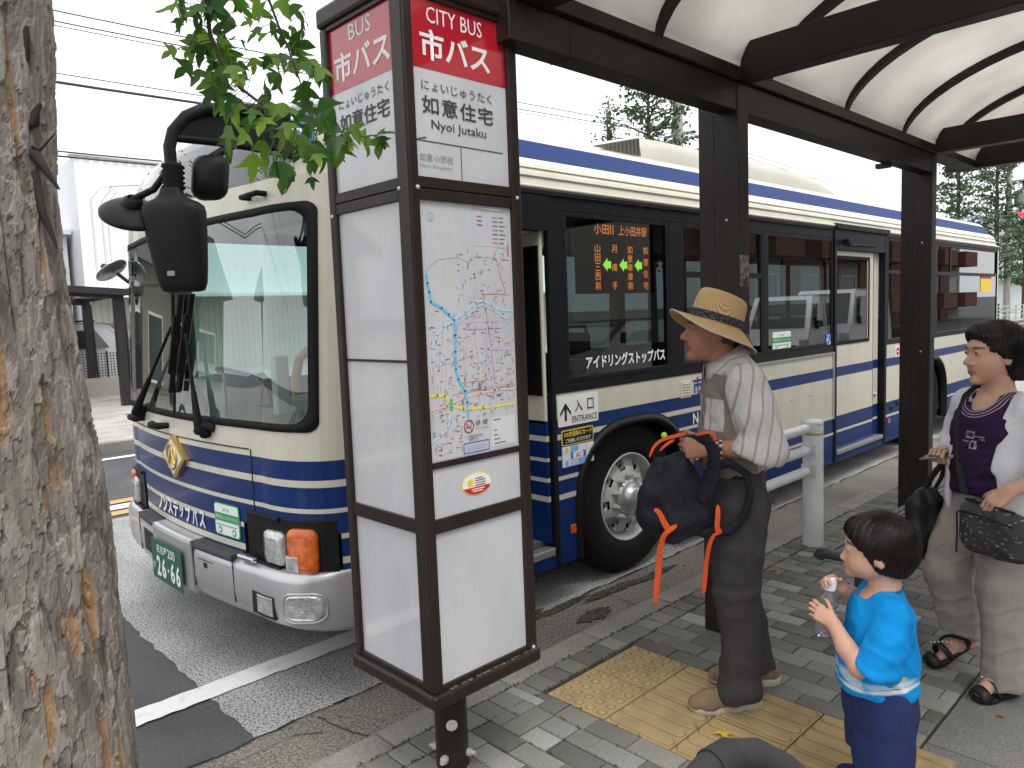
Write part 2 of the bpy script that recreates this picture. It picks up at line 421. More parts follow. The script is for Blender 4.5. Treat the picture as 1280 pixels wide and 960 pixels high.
# tiles of 0.2 x 0.2 and cross-laid pairs break up the courses, as in the photo
def dist(c): return math.hypot((c[0] + c[1]) / 2 - CAM_POS[0], (c[2] + c[3]) / 2 - CAM_POS[1])
def inframe(c):
    d = Vector(((c[0] + c[1]) / 2, (c[2] + c[3]) / 2, 0)) - Vector(CAM_POS); z = d.dot(_f)
    if z <= 0.1: return False
    px, py = 640 + 931 * d.dot(_r) / z, 480 - 931 * d.dot(_u) / z
    return -40 < px < 1320 and -20 < py < 1010
vis = sorted([c for c in cells if inframe(c)], key=dist); rest = [c for c in cells if not inframe(c)]
near, far = vis[:290], vis[290:] + rest
for c in near: block(*c, side)
st = MB()
for c in far: block(*c, side, st)
so = st.build('paver_field', BM, side); so['kind'] = 'stuff'
# concrete slab round the shelter post with its soil-filled gap
# ------------------------------------------------------------------ tactile paving, 0.3 m tiles
tac = mat('tactile_yellow', (0.43, 0.305, 0.145), 0.75, col2=(0.31, 0.235, 0.125), scale=6, ramp=(0.35, 0.75), bump=0.3, bscale=150)
tac2 = mat('tactile_yellow_worn', (0.42, 0.30, 0.14), 0.75, col2=(0.28, 0.21, 0.11), scale=9, ramp=(0.3, 0.7), bump=0.3, bscale=150)
def tile_base(mb):
    a, c = 0.1468, 0.004; ring = lambda s, z: [(-a + s, -a + s, z), (a - s, -a + s, z), (a - s, a - s, z), (-a + s, a - s, z)]
    mb.grid([ring(0, -0.03), ring(0, -c), ring(c, 0)], 0, False, True); mb.add(ring(c, 0), [(0, 1, 2, 3)])
dots = MB(); tile_base(dots)
for i in range(5):
    for j in range(5):
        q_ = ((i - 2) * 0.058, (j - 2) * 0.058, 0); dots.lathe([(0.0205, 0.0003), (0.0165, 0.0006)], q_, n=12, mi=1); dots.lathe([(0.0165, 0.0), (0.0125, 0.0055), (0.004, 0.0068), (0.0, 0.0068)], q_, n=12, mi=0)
bars = MB(); tile_base(bars)
for i in range(4):
    cx = (i - 1.5) * 0.073
    lo = rrect(0.046, 0.282, 0.0225, 4, cx); hi = rrect(0.036, 0.272, 0.0178, 4, cx)
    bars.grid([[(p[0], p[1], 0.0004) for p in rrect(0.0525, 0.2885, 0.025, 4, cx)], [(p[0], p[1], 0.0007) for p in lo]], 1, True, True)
    bars.grid([[(p[0], p[1], 0.0) for p in lo], [(p[0], p[1], 0.0065) for p in hi]], 0, True, True); bars.add([(p[0], p[1], 0.0065) for p in hi], [tuple(range(len(hi)))])
tacd = mat('tactile_ring', (0.17, 0.115, 0.045), 0.9, col2=(0.27, 0.185, 0.075), scale=30)  # darker yellow-brown ring round the foot of each dot and bar
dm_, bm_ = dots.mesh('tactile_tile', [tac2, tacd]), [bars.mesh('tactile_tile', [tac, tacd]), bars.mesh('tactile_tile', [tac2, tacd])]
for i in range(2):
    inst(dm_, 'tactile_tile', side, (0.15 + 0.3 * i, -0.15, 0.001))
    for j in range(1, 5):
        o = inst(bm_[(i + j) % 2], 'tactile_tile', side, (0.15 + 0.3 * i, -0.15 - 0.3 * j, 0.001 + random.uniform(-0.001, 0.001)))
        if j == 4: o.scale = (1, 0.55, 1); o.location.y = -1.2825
# far walkway of concrete behind the block field, with saw-cut joints
walk = MB().box(-60, 90, -6.0, -1.24, RZ - 0.1, -0.014).build('walkway', walkm, kind='structure')
wt = None
for i in range(-6, 16):
    for j in range(5):
        x0, y1 = i * 0.6 + 0.05, -1.243 - j * 0.6
        if wt is None:
            mb = MB().box(0.003, 0.597, -0.597, -0.003, -0.03, 0.0); wt = mb.build('concrete_slab', walkm, walk, bevel=0.004); o = wt
        else: o = inst(wt, 'concrete_slab', walk)
        o.location = (x0, y1, random.uniform(-0.002, 0.001))
sheet('car_park', -60, 90, -60, -6.0, RZ - 0.02, asphalt)
# far pavement across the road
fk = MB().box(-60, 90, 9.25, 9.42, RZ - 0.1, -0.01).build('far_kerb', kerbm, kind='structure')
MB().box(-60, 90, 9.42, 14.2, RZ - 0.1, -0.012).build('far_sidewalk', farwalkm, kind='structure')
sheet('yard', -60, 90, 14.2, 60, -0.02, farwalkm)
MB().box(2.2, 2.75, 12.2, 12.75, -0.011, -0.006).build('drain_cover', mat('iron_cover', (0.09, 0.09, 0.085), 0.7, 0.6), kind='structure')
# cracks in the old asphalt and leaf crumbs blown into the gutter
ck = MB(); rk = random.Random(44)
for (x0, y0, a, L) in ((-1.6, 2.2, 0.7, 1.3), (-2.6, 3.4, -0.2, 1.8), (-1.3, 0.75, 0.1, 0.7), (-1.15, 4.2, 1.3, 1.0), (1.3, 0.35, 1.5, 0.45), (2.9, 0.36, 1.6, 0.42), (-0.55, 0.40, 1.4, 0.4)):
    x, y, s = x0, y0, 0.0; P = []
    while s < L: P.append((x, y)); a += rk.gauss(0, 0.35); x += 0.04 * math.cos(a); y += 0.04 * math.sin(a); a *= 0.97; s += 0.04
    w_ = [rk.uniform(0.001, 0.0035) for _ in P]
    ck.grid([[(p[0] - q, p[1], RZ + 0.0105 if 0.28 < p[1] < 0.83 else RZ + 0.001), (p[0] + q, p[1] + q, RZ + 0.0105 if 0.28 < p[1] < 0.83 else RZ + 0.001)] for p, q in zip(P, w_)], smooth=False)
ck.build('cracks', dirt, kind='structure')
lc = MB()
for k in range(110):
    x = rk.uniform(-1.6, 4.5); y = rk.choice((rk.uniform(0.30, 0.42), rk.gauss(0.82, 0.05), rk.uniform(0.3, 1.2))); s = rk.uniform(0.004, 0.013); a = rk.uniform(0, 6.28); z = RZ + 0.009
    lc.add([(x + s * math.cos(a), y + s * math.sin(a), z), (x - s * .6 * math.sin(a), y + s * .6 * math.cos(a), z + rk.uniform(0, .006)), (x - s * math.cos(a), y - s * math.sin(a), z), (x + s * .5 * math.sin(a), y - s * .5 * math.cos(a), z + rk.uniform(0, .006))], [(0, 1, 2, 3)], rk.choice((0, 0, 1)))
lc.build('leaf_litter', [mat('litter_brown', (0.12, 0.075, 0.04), 0.9), mat('litter_green', (0.10, 0.12, 0.04), 0.9)], kind='stuff')
# moss and weeds in the block joints, gathered along the kerb and round the posts
mossm = mat('joint_moss', (0.05, 0.075, 0.02), 0.9, col2=(0.09, 0.10, 0.035), scale=40)
ms = MB(); rm = random.Random(5)
for k in range(1500):
    if rm.random() < 0.45: px, py = rm.uniform(-1.2, 3.5), 0.149 + rm.gauss(0, 0.004)
    elif rm.random() < 0.5: px, py = round(rm.uniform(-0.8, 2.5), 1) + rm.gauss(0, 0.004), rm.uniform(-0.6, 0.12)
    else: px, py = rm.uniform(-0.9, 2.5), 0.022 + rm.gauss(0, 0.004)
    s = rm.uniform(0.003, 0.008); a = rm.uniform(0, PI)
    ms.add([(px + s * math.cos(a), py + s * math.sin(a), -0.004), (px - s * math.cos(a), py - s * math.sin(a), -0.004), (px + rm.gauss(0, s), py + rm.gauss(0, s), s * 0.9)], [(0, 1, 2)])
ms.build('moss', mossm, kind='stuff')
# ================================================================== THE BUS
NEAR, FAR_, YC = 0.82, 3.31, 2.065
bus = thing('city_bus', 'cream and blue striped city bus standing at the stop with its front door open', 'bus', (4.9, YC, RZ))
cream = mat('bus_cream', (0.60, 0.575, 0.475), 0.30, col2=(0.53, 0.505, 0.41), scale=3.2, coat=0.3, rvar=0.08, stretch=(2.2, 2.2, 0.5), detail=7, ramp=(0.45, 0.8))
blue = mat('bus_blue', (0.003, 0.024, 0.120), 0.30, col2=(0.005, 0.029, 0.138), scale=3.5, coat=0.12, spec=0.3, stretch=(2, 2, 0.6), detail=7)
roofblue = mat('bus_roof_blue', (0.006, 0.028, 0.135), 0.6, coat=0.0, spec=0.3)
blackt = mat('black_trim', (0.007, 0.007, 0.008), 0.5, bump=0.05, bscale=200, spec=0.3)
rubber = mat('black_rubber', (0.009, 0.009, 0.009), 0.75, spec=0.25)
navy = mat('dark_frame', (0.006, 0.0065, 0.009), 0.4, spec=0.28)
silver = mat('silver_paint', (0.50, 0.50, 0.51), 0.34, 0.55, coat=0.3)
steel = mat('dull_steel', (0.52, 0.51, 0.50), 0.45, 0.0, col2=(0.40, 0.39, 0.38), scale=9, spec=0.8)
padm = mat('rubber_pad', (0.05, 0.05, 0.055), 0.8)
alu = mat('aluminium', (0.60, 0.60, 0.60), 0.35, 0.8)
whitem = mat('white_print', (0.80, 0.80, 0.78), 0.5)
blackp = mat('black_print', (0.012, 0.012, 0.014), 0.5)
redp = mat('red_print', (0.55, 0.02, 0.03), 0.5)
greenp = mat('green_print', (0.03, 0.32, 0.12), 0.5)
bluep = mat('blue_print', (0.03, 0.17, 0.62), 0.5)
ltblue = mat('light_blue_print', (0.20, 0.48, 0.80), 0.5)
yellowp = mat('yellow_print', (0.80, 0.62, 0.05), 0.5)
orangel = mat('amber_lens', (0.80, 0.15, 0.003), 0.18, coat=0.8, col2=(0.50, 0.08, 0.002), scale=30, bump=0.3, bscale=180)
inner = mat('bus_interior', (0.10, 0.105, 0.105), 0.7)
innerl = mat('bus_interior_pale', (0.55, 0.56, 0.55), 0.6)
gside = glass('bus_side_glass', (0.075, 0.088, 0.088), 1.0, 0.0, 0.025)
gwind = glass('windscreen_glass', (0.50, 0.62, 0.60), 1.0, 0.0, 0.09)
gsign = glass('sign_glass', (0.45, 0.47, 0.48), 0.85, 0.0, 0.06)
led = mat('led_amber', (0.3, 0.08, 0.02), 0.5, emit=(1.0, 0.26, 0.04), estr=4.6)
ledg = mat('led_green', (0.2, 0.4, 0.05), 0.5, emit=(0.42, 0.95, 0.08), estr=5.0)

BANDS = [(0.10, 0.483, 1), (0.483, 0.515, 0), (0.515, 0.598, 1), (0.598, 0.622, 0), (0.622, 0.718, 1), (0.718, 0.739, 0),
         (0.739, 0.836, 1), (0.836, 0.868, 0), (0.868, 0.956, 1), (0.956, 1.155, 0)]
BANDR = [(0.07, 0.335, 1), (0.335, 0.358, 0), (0.358, 0.494, 1), (0.494, 0.868, 0), (0.868, 0.958, 1), (0.958, 1.10, 0)]
def arch(x, xc, hw=0.585, top=0.53, zc=0.35):
    t = abs(x - xc) / hw
    return zc + top * (1 - t ** 2.6) ** (1 / 2.6) if t < 1 else None
def side_skin(name, x0, x1, bands, xc=None, y=NEAR, sgn=1, hw=0.585):
    xs = [x0, x1]
    if xc is not None:
        xs += [xc + hw * math.sin(PI / 2 * k / 16) for k in range(-16, 17)]
        xs += [xc - hw - 0.0005, xc + hw + 0.0005]
    xs = sorted(v for v in set(xs) if x0 <= v <= x1)
    mb = MB()
    for a, b in zip(xs, xs[1:]):
        za = arch(a, xc, hw) if xc is not None else None; zb = arch(b, xc, hw) if xc is not None else None
        inside = xc is not None and abs((a + b) / 2 - xc) < hw
        for (z0, z1, k) in bands:
            la, lb = (za or 0.35, zb or 0.35) if inside else (z0, z0)
            la, lb = max(la, z0), max(lb, z0)
            if la >= z1 and lb >= z1: continue
            la, lb = min(la, z1), min(lb, z1)
            mb.add([(a, y, la), (b, y, lb), (b, y, z1), (a, y, z1)], [(0, 1, 2, 3) if sgn > 0 else (3, 2, 1, 0)], k)
    return mb.build(name, [cream, blue], bus, recalc=False)
# near side skin
side_skin('side_panel', 0.975, 2.75, BANDS, 1.745)
side_skin('side_panel', 2.75, 4.80, BANDR)
side_skin('side_panel', 6.10, 7.72, BANDR, 7.55)
side_skin('rear_side_panel', 7.7205, 10.45, BANDR, 7.55)
# far side skin
side_skin('far_side_panel', -0.36, 10.45, BANDS, 1.745, FAR_, -1)
# wheel-arch flares
for xc, y, s in ((1.745, NEAR, -1), (7.55, NEAR, -1), (1.745, FAR_, 1)):
    rows = []
    A = [(xc - 0.585, 0.10)] + [(xc + 0.585 * math.sin(PI / 2 * k / 14), arch(xc + 0.5849 * math.sin(PI / 2 * k / 14), xc)) for k in range(-14, 15)] + [(xc + 0.585, 0.10)]
    for (dx, off) in ((1.0, 0.002), (1.0, 0.016), (0.955, 0.020), (0.95, -0.05)):
        rows.append([(xc + (a - xc) * (1 + (dx - 1)), y + s * off, 0.10 + (b - 0.10) * dx) for a, b in A])
    rows.insert(0, [(xc + (a - xc) * 1.03, y + s * 0.002, 0.10 + (b - 0.10) * 1.025) for a, b in A])
    MB().grid(rows).build('wheel_arch', blackt, bus)
    # dark well behind the wheel
    MB().grid([[(a, y - s * 0.001, b) for a, b in A], [(a, y - s * 0.75, b) for a, b in A]]).build('wheel_well', rubber, bus)
# wheels
def wheel(xc, y, s):
    w_ = thing('wheel', None, None, (xc - 4.9, y - YC, 0.50)); w_.parent = bus; ax = (0, s, 0)
    t = MB().lathe([(0.287, -0.02), (0.30, 0.0), (0.36, 0.012), (0.44, 0.012), (0.475, 0.0), (0.492, -0.03), (0.496, -0.06), (0.496, -0.24), (0.475, -0.28), (0.29, -0.28)], (0, 0, 0), ax, 48)
    for k in range(48):                                       # shoulder blocks of the tread
        a = 2 * PI * k / 48
        t.obox((0.497 * math.cos(a), s * -0.07, 0.497 * math.sin(a)), (0.010 * math.cos(a), 0, 0.010 * math.sin(a)), (0, 0.035, 0), (-0.018 * math.sin(a), 0, 0.018 * math.cos(a)))
    t.build('tyre', rubber, w_, world=False)
    r = MB().lathe([(0.292, -0.012), (0.290, 0.0), (0.280, 0.0), (0.276, -0.02), (0.262, -0.05), (0.255, -0.075)], (0, 0, 0), ax, 48)
    # dished disc with oval hand holes cut through: sectors between the holes
    N = 64
    rin = lambda k: None
    for k in range(N):
        a0, a1 = 2 * PI * k / N, 2 * PI * (k + 1) / N
        hole = (k % 8) in (0, 1, 2)
        prof = [(0.256, -0.075), (0.236, -0.058), (0.180, -0.028), (0.150, -0.020), (0.118, -0.018)]
        for (ra, ha), (rb, hb) in zip(prof, prof[1:]):
            if hole and ra == 0.236: continue
            P = [(q * math.cos(t_), s * h, q * math.sin(t_)) for q, h, t_ in ((ra, ha, a0), (ra, ha, a1), (rb, hb, a1), (rb, hb, a0))]
            r.add(P, [(0, 1, 2, 3)], 0, True)
    rim = r.build('rim', steel, w_, world=False)
    bpy.context.view_layer.update()
    h = MB()
    for k in range(8):                                         # rounded lips of the hand holes
        am = 2 * PI * (k * 8 + 1.5) / N
        c = Vector((0.208 * math.cos(am), s * -0.043, 0.208 * math.sin(am))); u = Vector((math.cos(am), s * 0.25, math.sin(am))) ; v = Vector((-math.sin(am), 0, math.cos(am)))
        ring = []
        for q in range(20):
            t_ = 2 * PI * q / 20; ring.append(c + u * 0.0265 * math.cos(t_) + v * 0.0275 * math.sin(t_))
        outer = []
        for q in range(20):
            t_ = 2 * PI * q / 20; m_ = max(abs(math.cos(t_)), abs(math.sin(t_))); outer.append(c + u * 0.0295 * math.cos(t_) / m_ + v * 0.0325 * math.sin(t_) / m_ - Vector((0, -s * 0.001, 0)))
        inn = [p + Vector((0, -s * 0.02, 0)) for p in ring]
        h.grid([outer, ring, inn], 0, True, True)
    hl = h.build('hand_hole', steel, rim, world=False); hl['kind'] = 'stuff'
    MB().lathe([(0.25, -0.085), (0.0, -0.085)], (0, 0, 0), ax, 32).build('brake_drum', rubber, w_, world=False)
    b = MB()
    b.lathe([(0.118, -0.018), (0.115, 0.004), (0.095, 0.012), (0.072, 0.016), (0.070, 0.045), (0.060, 0.056), (0.03, 0.062), (0, 0.063)], (0, 0, 0), ax, 32)
    b.build('hub_cap', alu, w_, world=False)
    nut = None
    for k in range(10):
        a = 2 * PI * (k + 0.5) / 10; p = (0.143 * math.cos(a), s * -0.02, 0.143 * math.sin(a))
        if nut is None:
            nut = MB().lathe([(0.021, 0), (0.021, 0.016), (0.015, 0.02), (0.012, 0.045), (0.0, 0.047)], (0, 0, 0), ax, 6, smooth=False).build('wheel_nut', steel, w_, world=False); nut.location = p
        else: inst(nut, 'wheel_nut', w_, p)
    return w_
wheel(1.745, 0.875, -1); wheel(7.55, 0.875, -1); wheel(1.745, 3.255, 1); wheel(7.55, 3.255, 1)

# ------------------------------------------------------------------ roof, cove and dome
INS = [(0.0, 2.215), (0.004, 2.262), (0.012, 2.30), (0.022, 2.345), (0.045, 2.395), (0.085, 2.435), (0.175, 2.560), (0.215, 2.595), (0.28, 2.625), (0.45, 2.662), (0.8, 2.70), (1.245, 2.712)]
def roofsec(x, dz=0, k=1): 
    L = [(x, NEAR + a, 2.215 + (z - 2.215) * k + dz) for a, z in INS]; return L + [(x, FAR_ - a, 2.215 + (z - 2.215) * k + dz) for a, z in INS[-2::-1]]
rf = MB(); secs = [roofsec(0.35), roofsec(3.0), roofsec(7.0), roofsec(10.35), [(10.45, YC + (p[1] - YC) * 0.985, p[2] - 0.02) for p in roofsec(10.45)], [(10.52, YC + (p[1] - YC) * 0.95, p[2] - 0.07) for p in roofsec(10.5)]]
n = len(secs[0])
for a, b in zip(secs, secs[1:]):
    for k in range(n - 1):
        m_ = 1 if k in (5, n - 7) else 0
        rf.add([a[k], b[k], b[k + 1], a[k + 1]], [(0, 1, 2, 3)], m_, True)
rf.add(secs[-1], [tuple(range(n))], 0)
rf.build('roof', [cream, roofblue], bus)
# gutter lip and seams along the cove
for y, z, r_ in ((NEAR - 0.012, 2.262, 0.011), (NEAR + 0.010, 2.325, 0.006), (NEAR + 0.03, 2.372, 0.005)):
    MB().tube([(-0.25, y, z), (10.40, y, z)], r_, 6).build('drip_rail', cream, bus)
# front outline: x as a function of the offset d from the centre line
def fbase(a):
    a = min(abs(a), 1.245)
    v = 0.07 * (min(a, 0.85) / 0.85) ** 2
    if a > 0.85: v += 0.24 * (1 - math.sqrt(max(0, 1 - ((a - 0.85) / 0.395) ** 2)))
    return -0.675 + v
def lean(z): return 0.0 if z < 1.0 else 0.07 * (z - 1.0) / 1.15
def F(d, z, off=0.0):
    """point on the bus front: d = offset from centre, off = distance proud of the skin"""
    x = fbase(d) + lean(z); e = 1e-3
    dx = (fbase(d + e) - fbase(d - e)) / (2 * e) if abs(d) < 1.24 else math.copysign(3, d)
    nrm = Vector((-1, dx, 0)).normalized()
    return Vector((x, YC + d, z)) + nrm * off
DS = sorted(set([round(-0.85 + 1.7 * k / 20, 4) for k in range(21)] + [s * (0.85 + 0.395 * math.sin(PI / 2 * k / 12)) for k in range(1, 13) for s in (-1, 1)]))
def outline(z):
    return [(-0.05, NEAR, z)] + [tuple(F(d, z)) for d in DS] + [(-0.05, FAR_, z)]
fr = MB()
ZB = [0.30] + sorted(set([0.42, 0.483, 0.515, 0.598, 0.622, 0.718, 0.739, 0.836, 0.868, 0.956, 1.10]))
for z0, z1 in zip(ZB, ZB[1:]):
    zc = (z0 + z1) / 2
    k = 0 if zc > 0.956 else next((m_ for a, b, m_ in BANDS if a <= zc < b), 1)
    A, B = outline(z0), outline(z1)
    # the headlamp mounting fills d<-0.70 below 0.69 and is built apart
    for i in range(len(A) - 1):
        d = (A[i][1] + A[i + 1][1]) / 2 - YC
        xm = (A[i][0] + A[i + 1][0]) / 2
        if z1 <= 0.69 and 0.72 < abs(d) < 1.235 and z1 < 0.719 and zc > 0.42 and xm < -0.40: continue
        fr.add([A[i], A[i + 1], B[i + 1], B[i]], [(0, 1, 2, 3)], k, True)
fr.build('front_panel', [cream, blue], bus)
# windscreen surround: A-pillars and the header above the glass
pil = MB()
for z0, z1 in ((1.10, 1.3), (1.3, 1.6), (1.6, 1.9), (1.9, 2.085), (2.085, 2.215)):
    A, B = outline(z0), outline(z1)
    for i in range(len(A) - 1):
        d = (A[i][1] + A[i + 1][1]) / 2 - YC
        if z1 <= 2.09 and abs(d) < 1.165: continue
        pil.add([A[i], A[i + 1], B[i + 1], B[i]], [(0, 1, 2, 3)], 0, True)
pil.build('windscreen_surround', cream, bus)
# windscreen and its black gasket
DW = [d for d in DS if abs(d) <= 1.18]
zs = [1.115 + (2.07 - 1.115) * k / 8 for k in range(9)]
MB().grid([[tuple(F(d, z, 0.004)) for d in DW] for z in zs]).build('windscreen', gwind, bus)
gk = MB()
def gasket_loop(ins):
    lo, hi, dm = 1.115 - 0.03 + ins, 2.07 + 0.028 - ins, 1.19 - ins
    P = []; r = 0.045 + ins * 0.9
    dd = [d for d in DS if abs(d) < dm - r]
    dd = [-(dm - r) + 0.004 + 2 * (dm - r - 0.004) * k / 30 for k in range(31)]
    P += [(d, lo) for d in dd]
    P += [(dm - r + r * math.sin(t), lo + r - r * math.cos(t)) for t in (0.0, 0.4, 0.8, 1.2, PI / 2)]
    P += [(dm, lo + r + (hi - lo - 2 * r) * k / 6) for k in range(1, 6)]
    P += [(dm - r + r * math.cos(t), hi - r + r * math.sin(t)) for t in (0.0, 0.4, 0.8, 1.2, PI / 2)]
    P += [(d, hi) for d in dd[::-1]]
    P += [(-dm + r - r * math.sin(t), hi - r + r * math.cos(t)) for t in (0.0, 0.4, 0.8, 1.2, PI / 2)]
    P += [(-dm, hi - r - (hi - lo - 2 * r) * k / 6) for k in range(1, 6)]
    P += [(-dm + r - r * math.cos(t), lo + r - r * math.sin(t)) for t in (0.0, 0.4, 0.8, 1.2, PI / 2)]
    return P
L0, L1 = gasket_loop(0.0), gasket_loop(0.036)
m = min(len(L0), len(L1))
if len(L0) == len(L1):
    gk.grid([[tuple(F(d, z, o)) for d, z in L] for L, o in ((L0, -0.004), (L0, 0.007), (L1, 0.007), (L1, -0.006))], 0, True, True)
gk.build('windscreen_gasket', rubber, bus)
gk2 = MB().bar(F(0, 1.10, 0.008), F(0, 2.08, 0.008), 0.012, 0.006, up=(-1, 0, 0)).build('glass_joint', rubber, bus)
# dome above: destination glass and roof nose
def U(s_):
    """outline of the dome at parameter s_ 0..1"""
    a = s_ * PI / 2; z = 2.215 + 0.497 * math.sin(a)
    ins = np.interp(z, [q[1] for q in INS], [q[0] for q in INS]); tt = math.sin(a); back = 0.10 * tt + 0.55 * tt ** 6
    k = (1.245 - ins) / 1.245
    P = [(0.36, NEAR + ins, z)]
    for d in DS:
        x = fbase(d) + lean(z if z < 2.215 else 2.215) + back; P.append((min(x, 0.355), YC + d * k, z))
    P.append((0.36, FAR_ - ins, z)); return P
dm = MB(); rows = [U(k / 14) for k in range(15)]
for A, B in zip(rows, rows[1:]):
    for i in range(len(A) - 1):
        c = [(A[i][q] + A[i + 1][q] + B[i][q] + B[i + 1][q]) / 4 for q in range(3)]
        g = 2.215 < c[2] < 2.60 and abs(c[1] - YC) < 1.06 and 0 < i < len(A) - 2
        m_ = 1 if g else (2 if 2.435 < c[2] < 2.56 and (i < 6 or i > len(A) - 8) else 0)
        dm.add([A[i], A[i + 1], B[i + 1], B[i]], [(0, 1, 2, 3)], m_, True)
dm.build('roof_dome', [cream, gsign, roofblue], bus)
MB().box(-0.30, 0.30, NEAR + 0.25, FAR_ - 0.25, 2.23, 2.52).build('sign_box', blackp, bus)
# wheelchair mark in the destination glass
wc = F(-0.62, 2.25); 
def wheelchair(o, ux, uy, h, parent):
    MB().prism(rrect(h, h, h * 0.06), o, ux, uy, 0.002).build('accessible_mark', bluep, parent)
    o2 = Vector(o) + Vector(ux).cross(Vector(uy)).normalized() * 0.0045
    g = MB(); ux, uy = Vector(ux), Vector(uy)
    ring = [(0.26 * h * math.cos(t) - 0.03 * h, 0.26 * h * math.sin(t) - 0.13 * h) for t in [math.radians(120 + 250 * k / 16) for k in range(17)]]
    g.tube([o2 + ux * a + uy * b for a, b in ring], 0.04 * h, 6)
    g.tube([o2 + ux * a * h + uy * b * h for a, b in ((-0.10, 0.25), (-0.06, -0.05), (0.14, -0.05), (0.24, -0.3), (0.33, -0.28))], 0.045 * h, 6)
    g.ball(o2 + uy * 0.35 * h - ux * 0.1 * h, 0.075 * h, 8)
    g.build('accessible_figure', whitem, parent)
pA, pB, pC = Vector(U(2.2 / 14)[6]), Vector(U(2.2 / 14)[9]), Vector(U(6 / 14)[7])
ux = (Vector(U(3 / 14)[4]) - Vector(U(3 / 14)[8])).normalized()
cc = Vector(U(3.2 / 14)[7]); up_ = (Vector(U(6 / 14)[7]) - Vector(U(2 / 14)[7])).normalized(); ux = -ux; uxp = (Vector(U(3 / 14)[6]) - Vector(U(3 / 14)[9])).normalized()
wheelchair(cc + Vector((-0.03, -0.012, 0.02)), uxp, up_, 0.17, bus) if uxp.cross(up_).x < 0 else wheelchair(cc + Vector((-0.03, -0.012, 0.02)), -uxp, up_, 0.17, bus)
# ------------------------------------------------------------------ hood lines, emblem, lettering on the front
seam = MB()
seam.tube([F(d, 0.987, 0.0005) for d in DS if -0.78 < d < 0.9], 0.0035, 5)
seam.tube([F(-0.78, z, 0.0005) for z in (0.987, 0.9, 0.75, 0.6, 0.46)], 0.0035, 5)
seam.build('bonnet_seam', blackp, bus)
gold = mat('gold_plate', (0.62, 0.40, 0.10), 0.3, 0.8, coat=0.4)
ivory = mat('emblem_ivory', (0.74, 0.70, 0.62), 0.4)
e = F(0.0, 0.878, 0.0); EX, EY = (0, -1, 0), (0, 0, 1)      # seen from the front, the picture's right is -Y
em = MB().prism([(0, 0.118), (-0.165, 0), (0, -0.118), (0.165, 0)], e + Vector((0.01, 0, 0)), EX, EY, 0.035)
emo = em.build('emblem', gold, bus, bevel=0.006)
MB().prism([(0, 0.096), (-0.135, 0), (0, -0.096), (0.135, 0)], e - Vector((0.026, 0, 0)), EX, EY, 0.002).build('emblem_face', ivory, emo)
ring = MB(); o_ = e - Vector((0.030, 0, 0))
ring.tube([o_ + Vector((0, 0.066 * math.cos(t), 0.066 * math.sin(t))) for t in [2 * PI * k / 32 for k in range(32)]], 0.007, 8, closed=True)
ring.tube([o_ + Vector((0, 0.012, 0.038)), o_ + Vector((0, 0.016, 0.01)), o_ + Vector((0, 0.036, -0.034))], [0.006, 0.009, 0.012], 8)
ring.tube([o_ + Vector((0, -0.008, 0.040)), o_ + Vector((0, -0.014, 0.012)), o_ + Vector((0, -0.042, -0.036))], [0.006, 0.009, 0.012], 8)
ring.build('emblem_ring', gold, emo)
# text set along the curved front, one letter at a time
txt = 'ノンステップバス'
for i, ch in enumerate(txt):
    d = 0.345 - i * 0.088; p = F(d, 0.572, 0.003)
    lettering(ch, whitem, bus, p, (0, -1, 0), Z_, (0.070 if ch != 'ッ' else 0.055, 0.092 if ch != 'ッ' else 0.07), weight=0.035)
# round-cornered sticker with a low-floor bus drawn on it
def lowfloor_sticker(o, ux, uy, w_, h_, parent):
    o, ux, uy = Vector(o), Vector(ux), Vector(uy); n_ = ux.cross(uy).normalized()
    st_ = MB().prism(rrect(w_, h_, h_ * 0.12), o, ux, uy, 0.003).build('sticker', greenp, parent)
    mb = MB().prism(rrect(w_ * 0.94, h_ * 0.93, h_ * 0.1), o + n_ * 0.0035, ux, uy, 0.0012)
    mb.prism([(-w_ * 0.47, -h_ * 0.05), (w_ * 0.47, -h_ * 0.05), (w_ * 0.47, h_ * 0.2), (-w_ * 0.47, h_ * 0.2)], o + n_ * 0.0050, ux, uy, 0.001, mi=1)
    for q in (-0.28, 0.28): mb.prism(circ(h_ * 0.11, 14, q * w_, -h_ * 0.33), o + n_ * 0.0050, ux, uy, 0.001, mi=1); mb.prism(circ(h_ * 0.06, 14, q * w_, -h_ * 0.33), o + n_ * 0.0063, ux, uy, 0.001, mi=0)
    mb.prism([(-w_ * 0.4, -h_ * 0.18), (w_ * 0.4, -h_ * 0.18), (w_ * 0.4, -h_ * 0.155), (-w_ * 0.4, -h_ * 0.155)], o + n_ * 0.0050, ux, uy, 0.001, mi=1)
    mb.build('sticker_print', [whitem, greenp], st_)
    lettering('標準仕様ノンステップバス', whitem, st_, o + n_ * 0.006 + uy * h_ * 0.075, ux, uy, (w_ * 0.86, h_ * 0.13))
    lettering('認 定', greenp, st_, o + n_ * 0.005 + uy * h_ * 0.32, ux, uy, (w_ * 0.25, h_ * 0.1))
    return st_
u_ = (F(-0.62, 0.6) - F(-0.45, 0.6)).normalized()
lowfloor_sticker(F(-0.535, 0.610, 0.002), u_, Z_, 0.235, 0.165, bus)
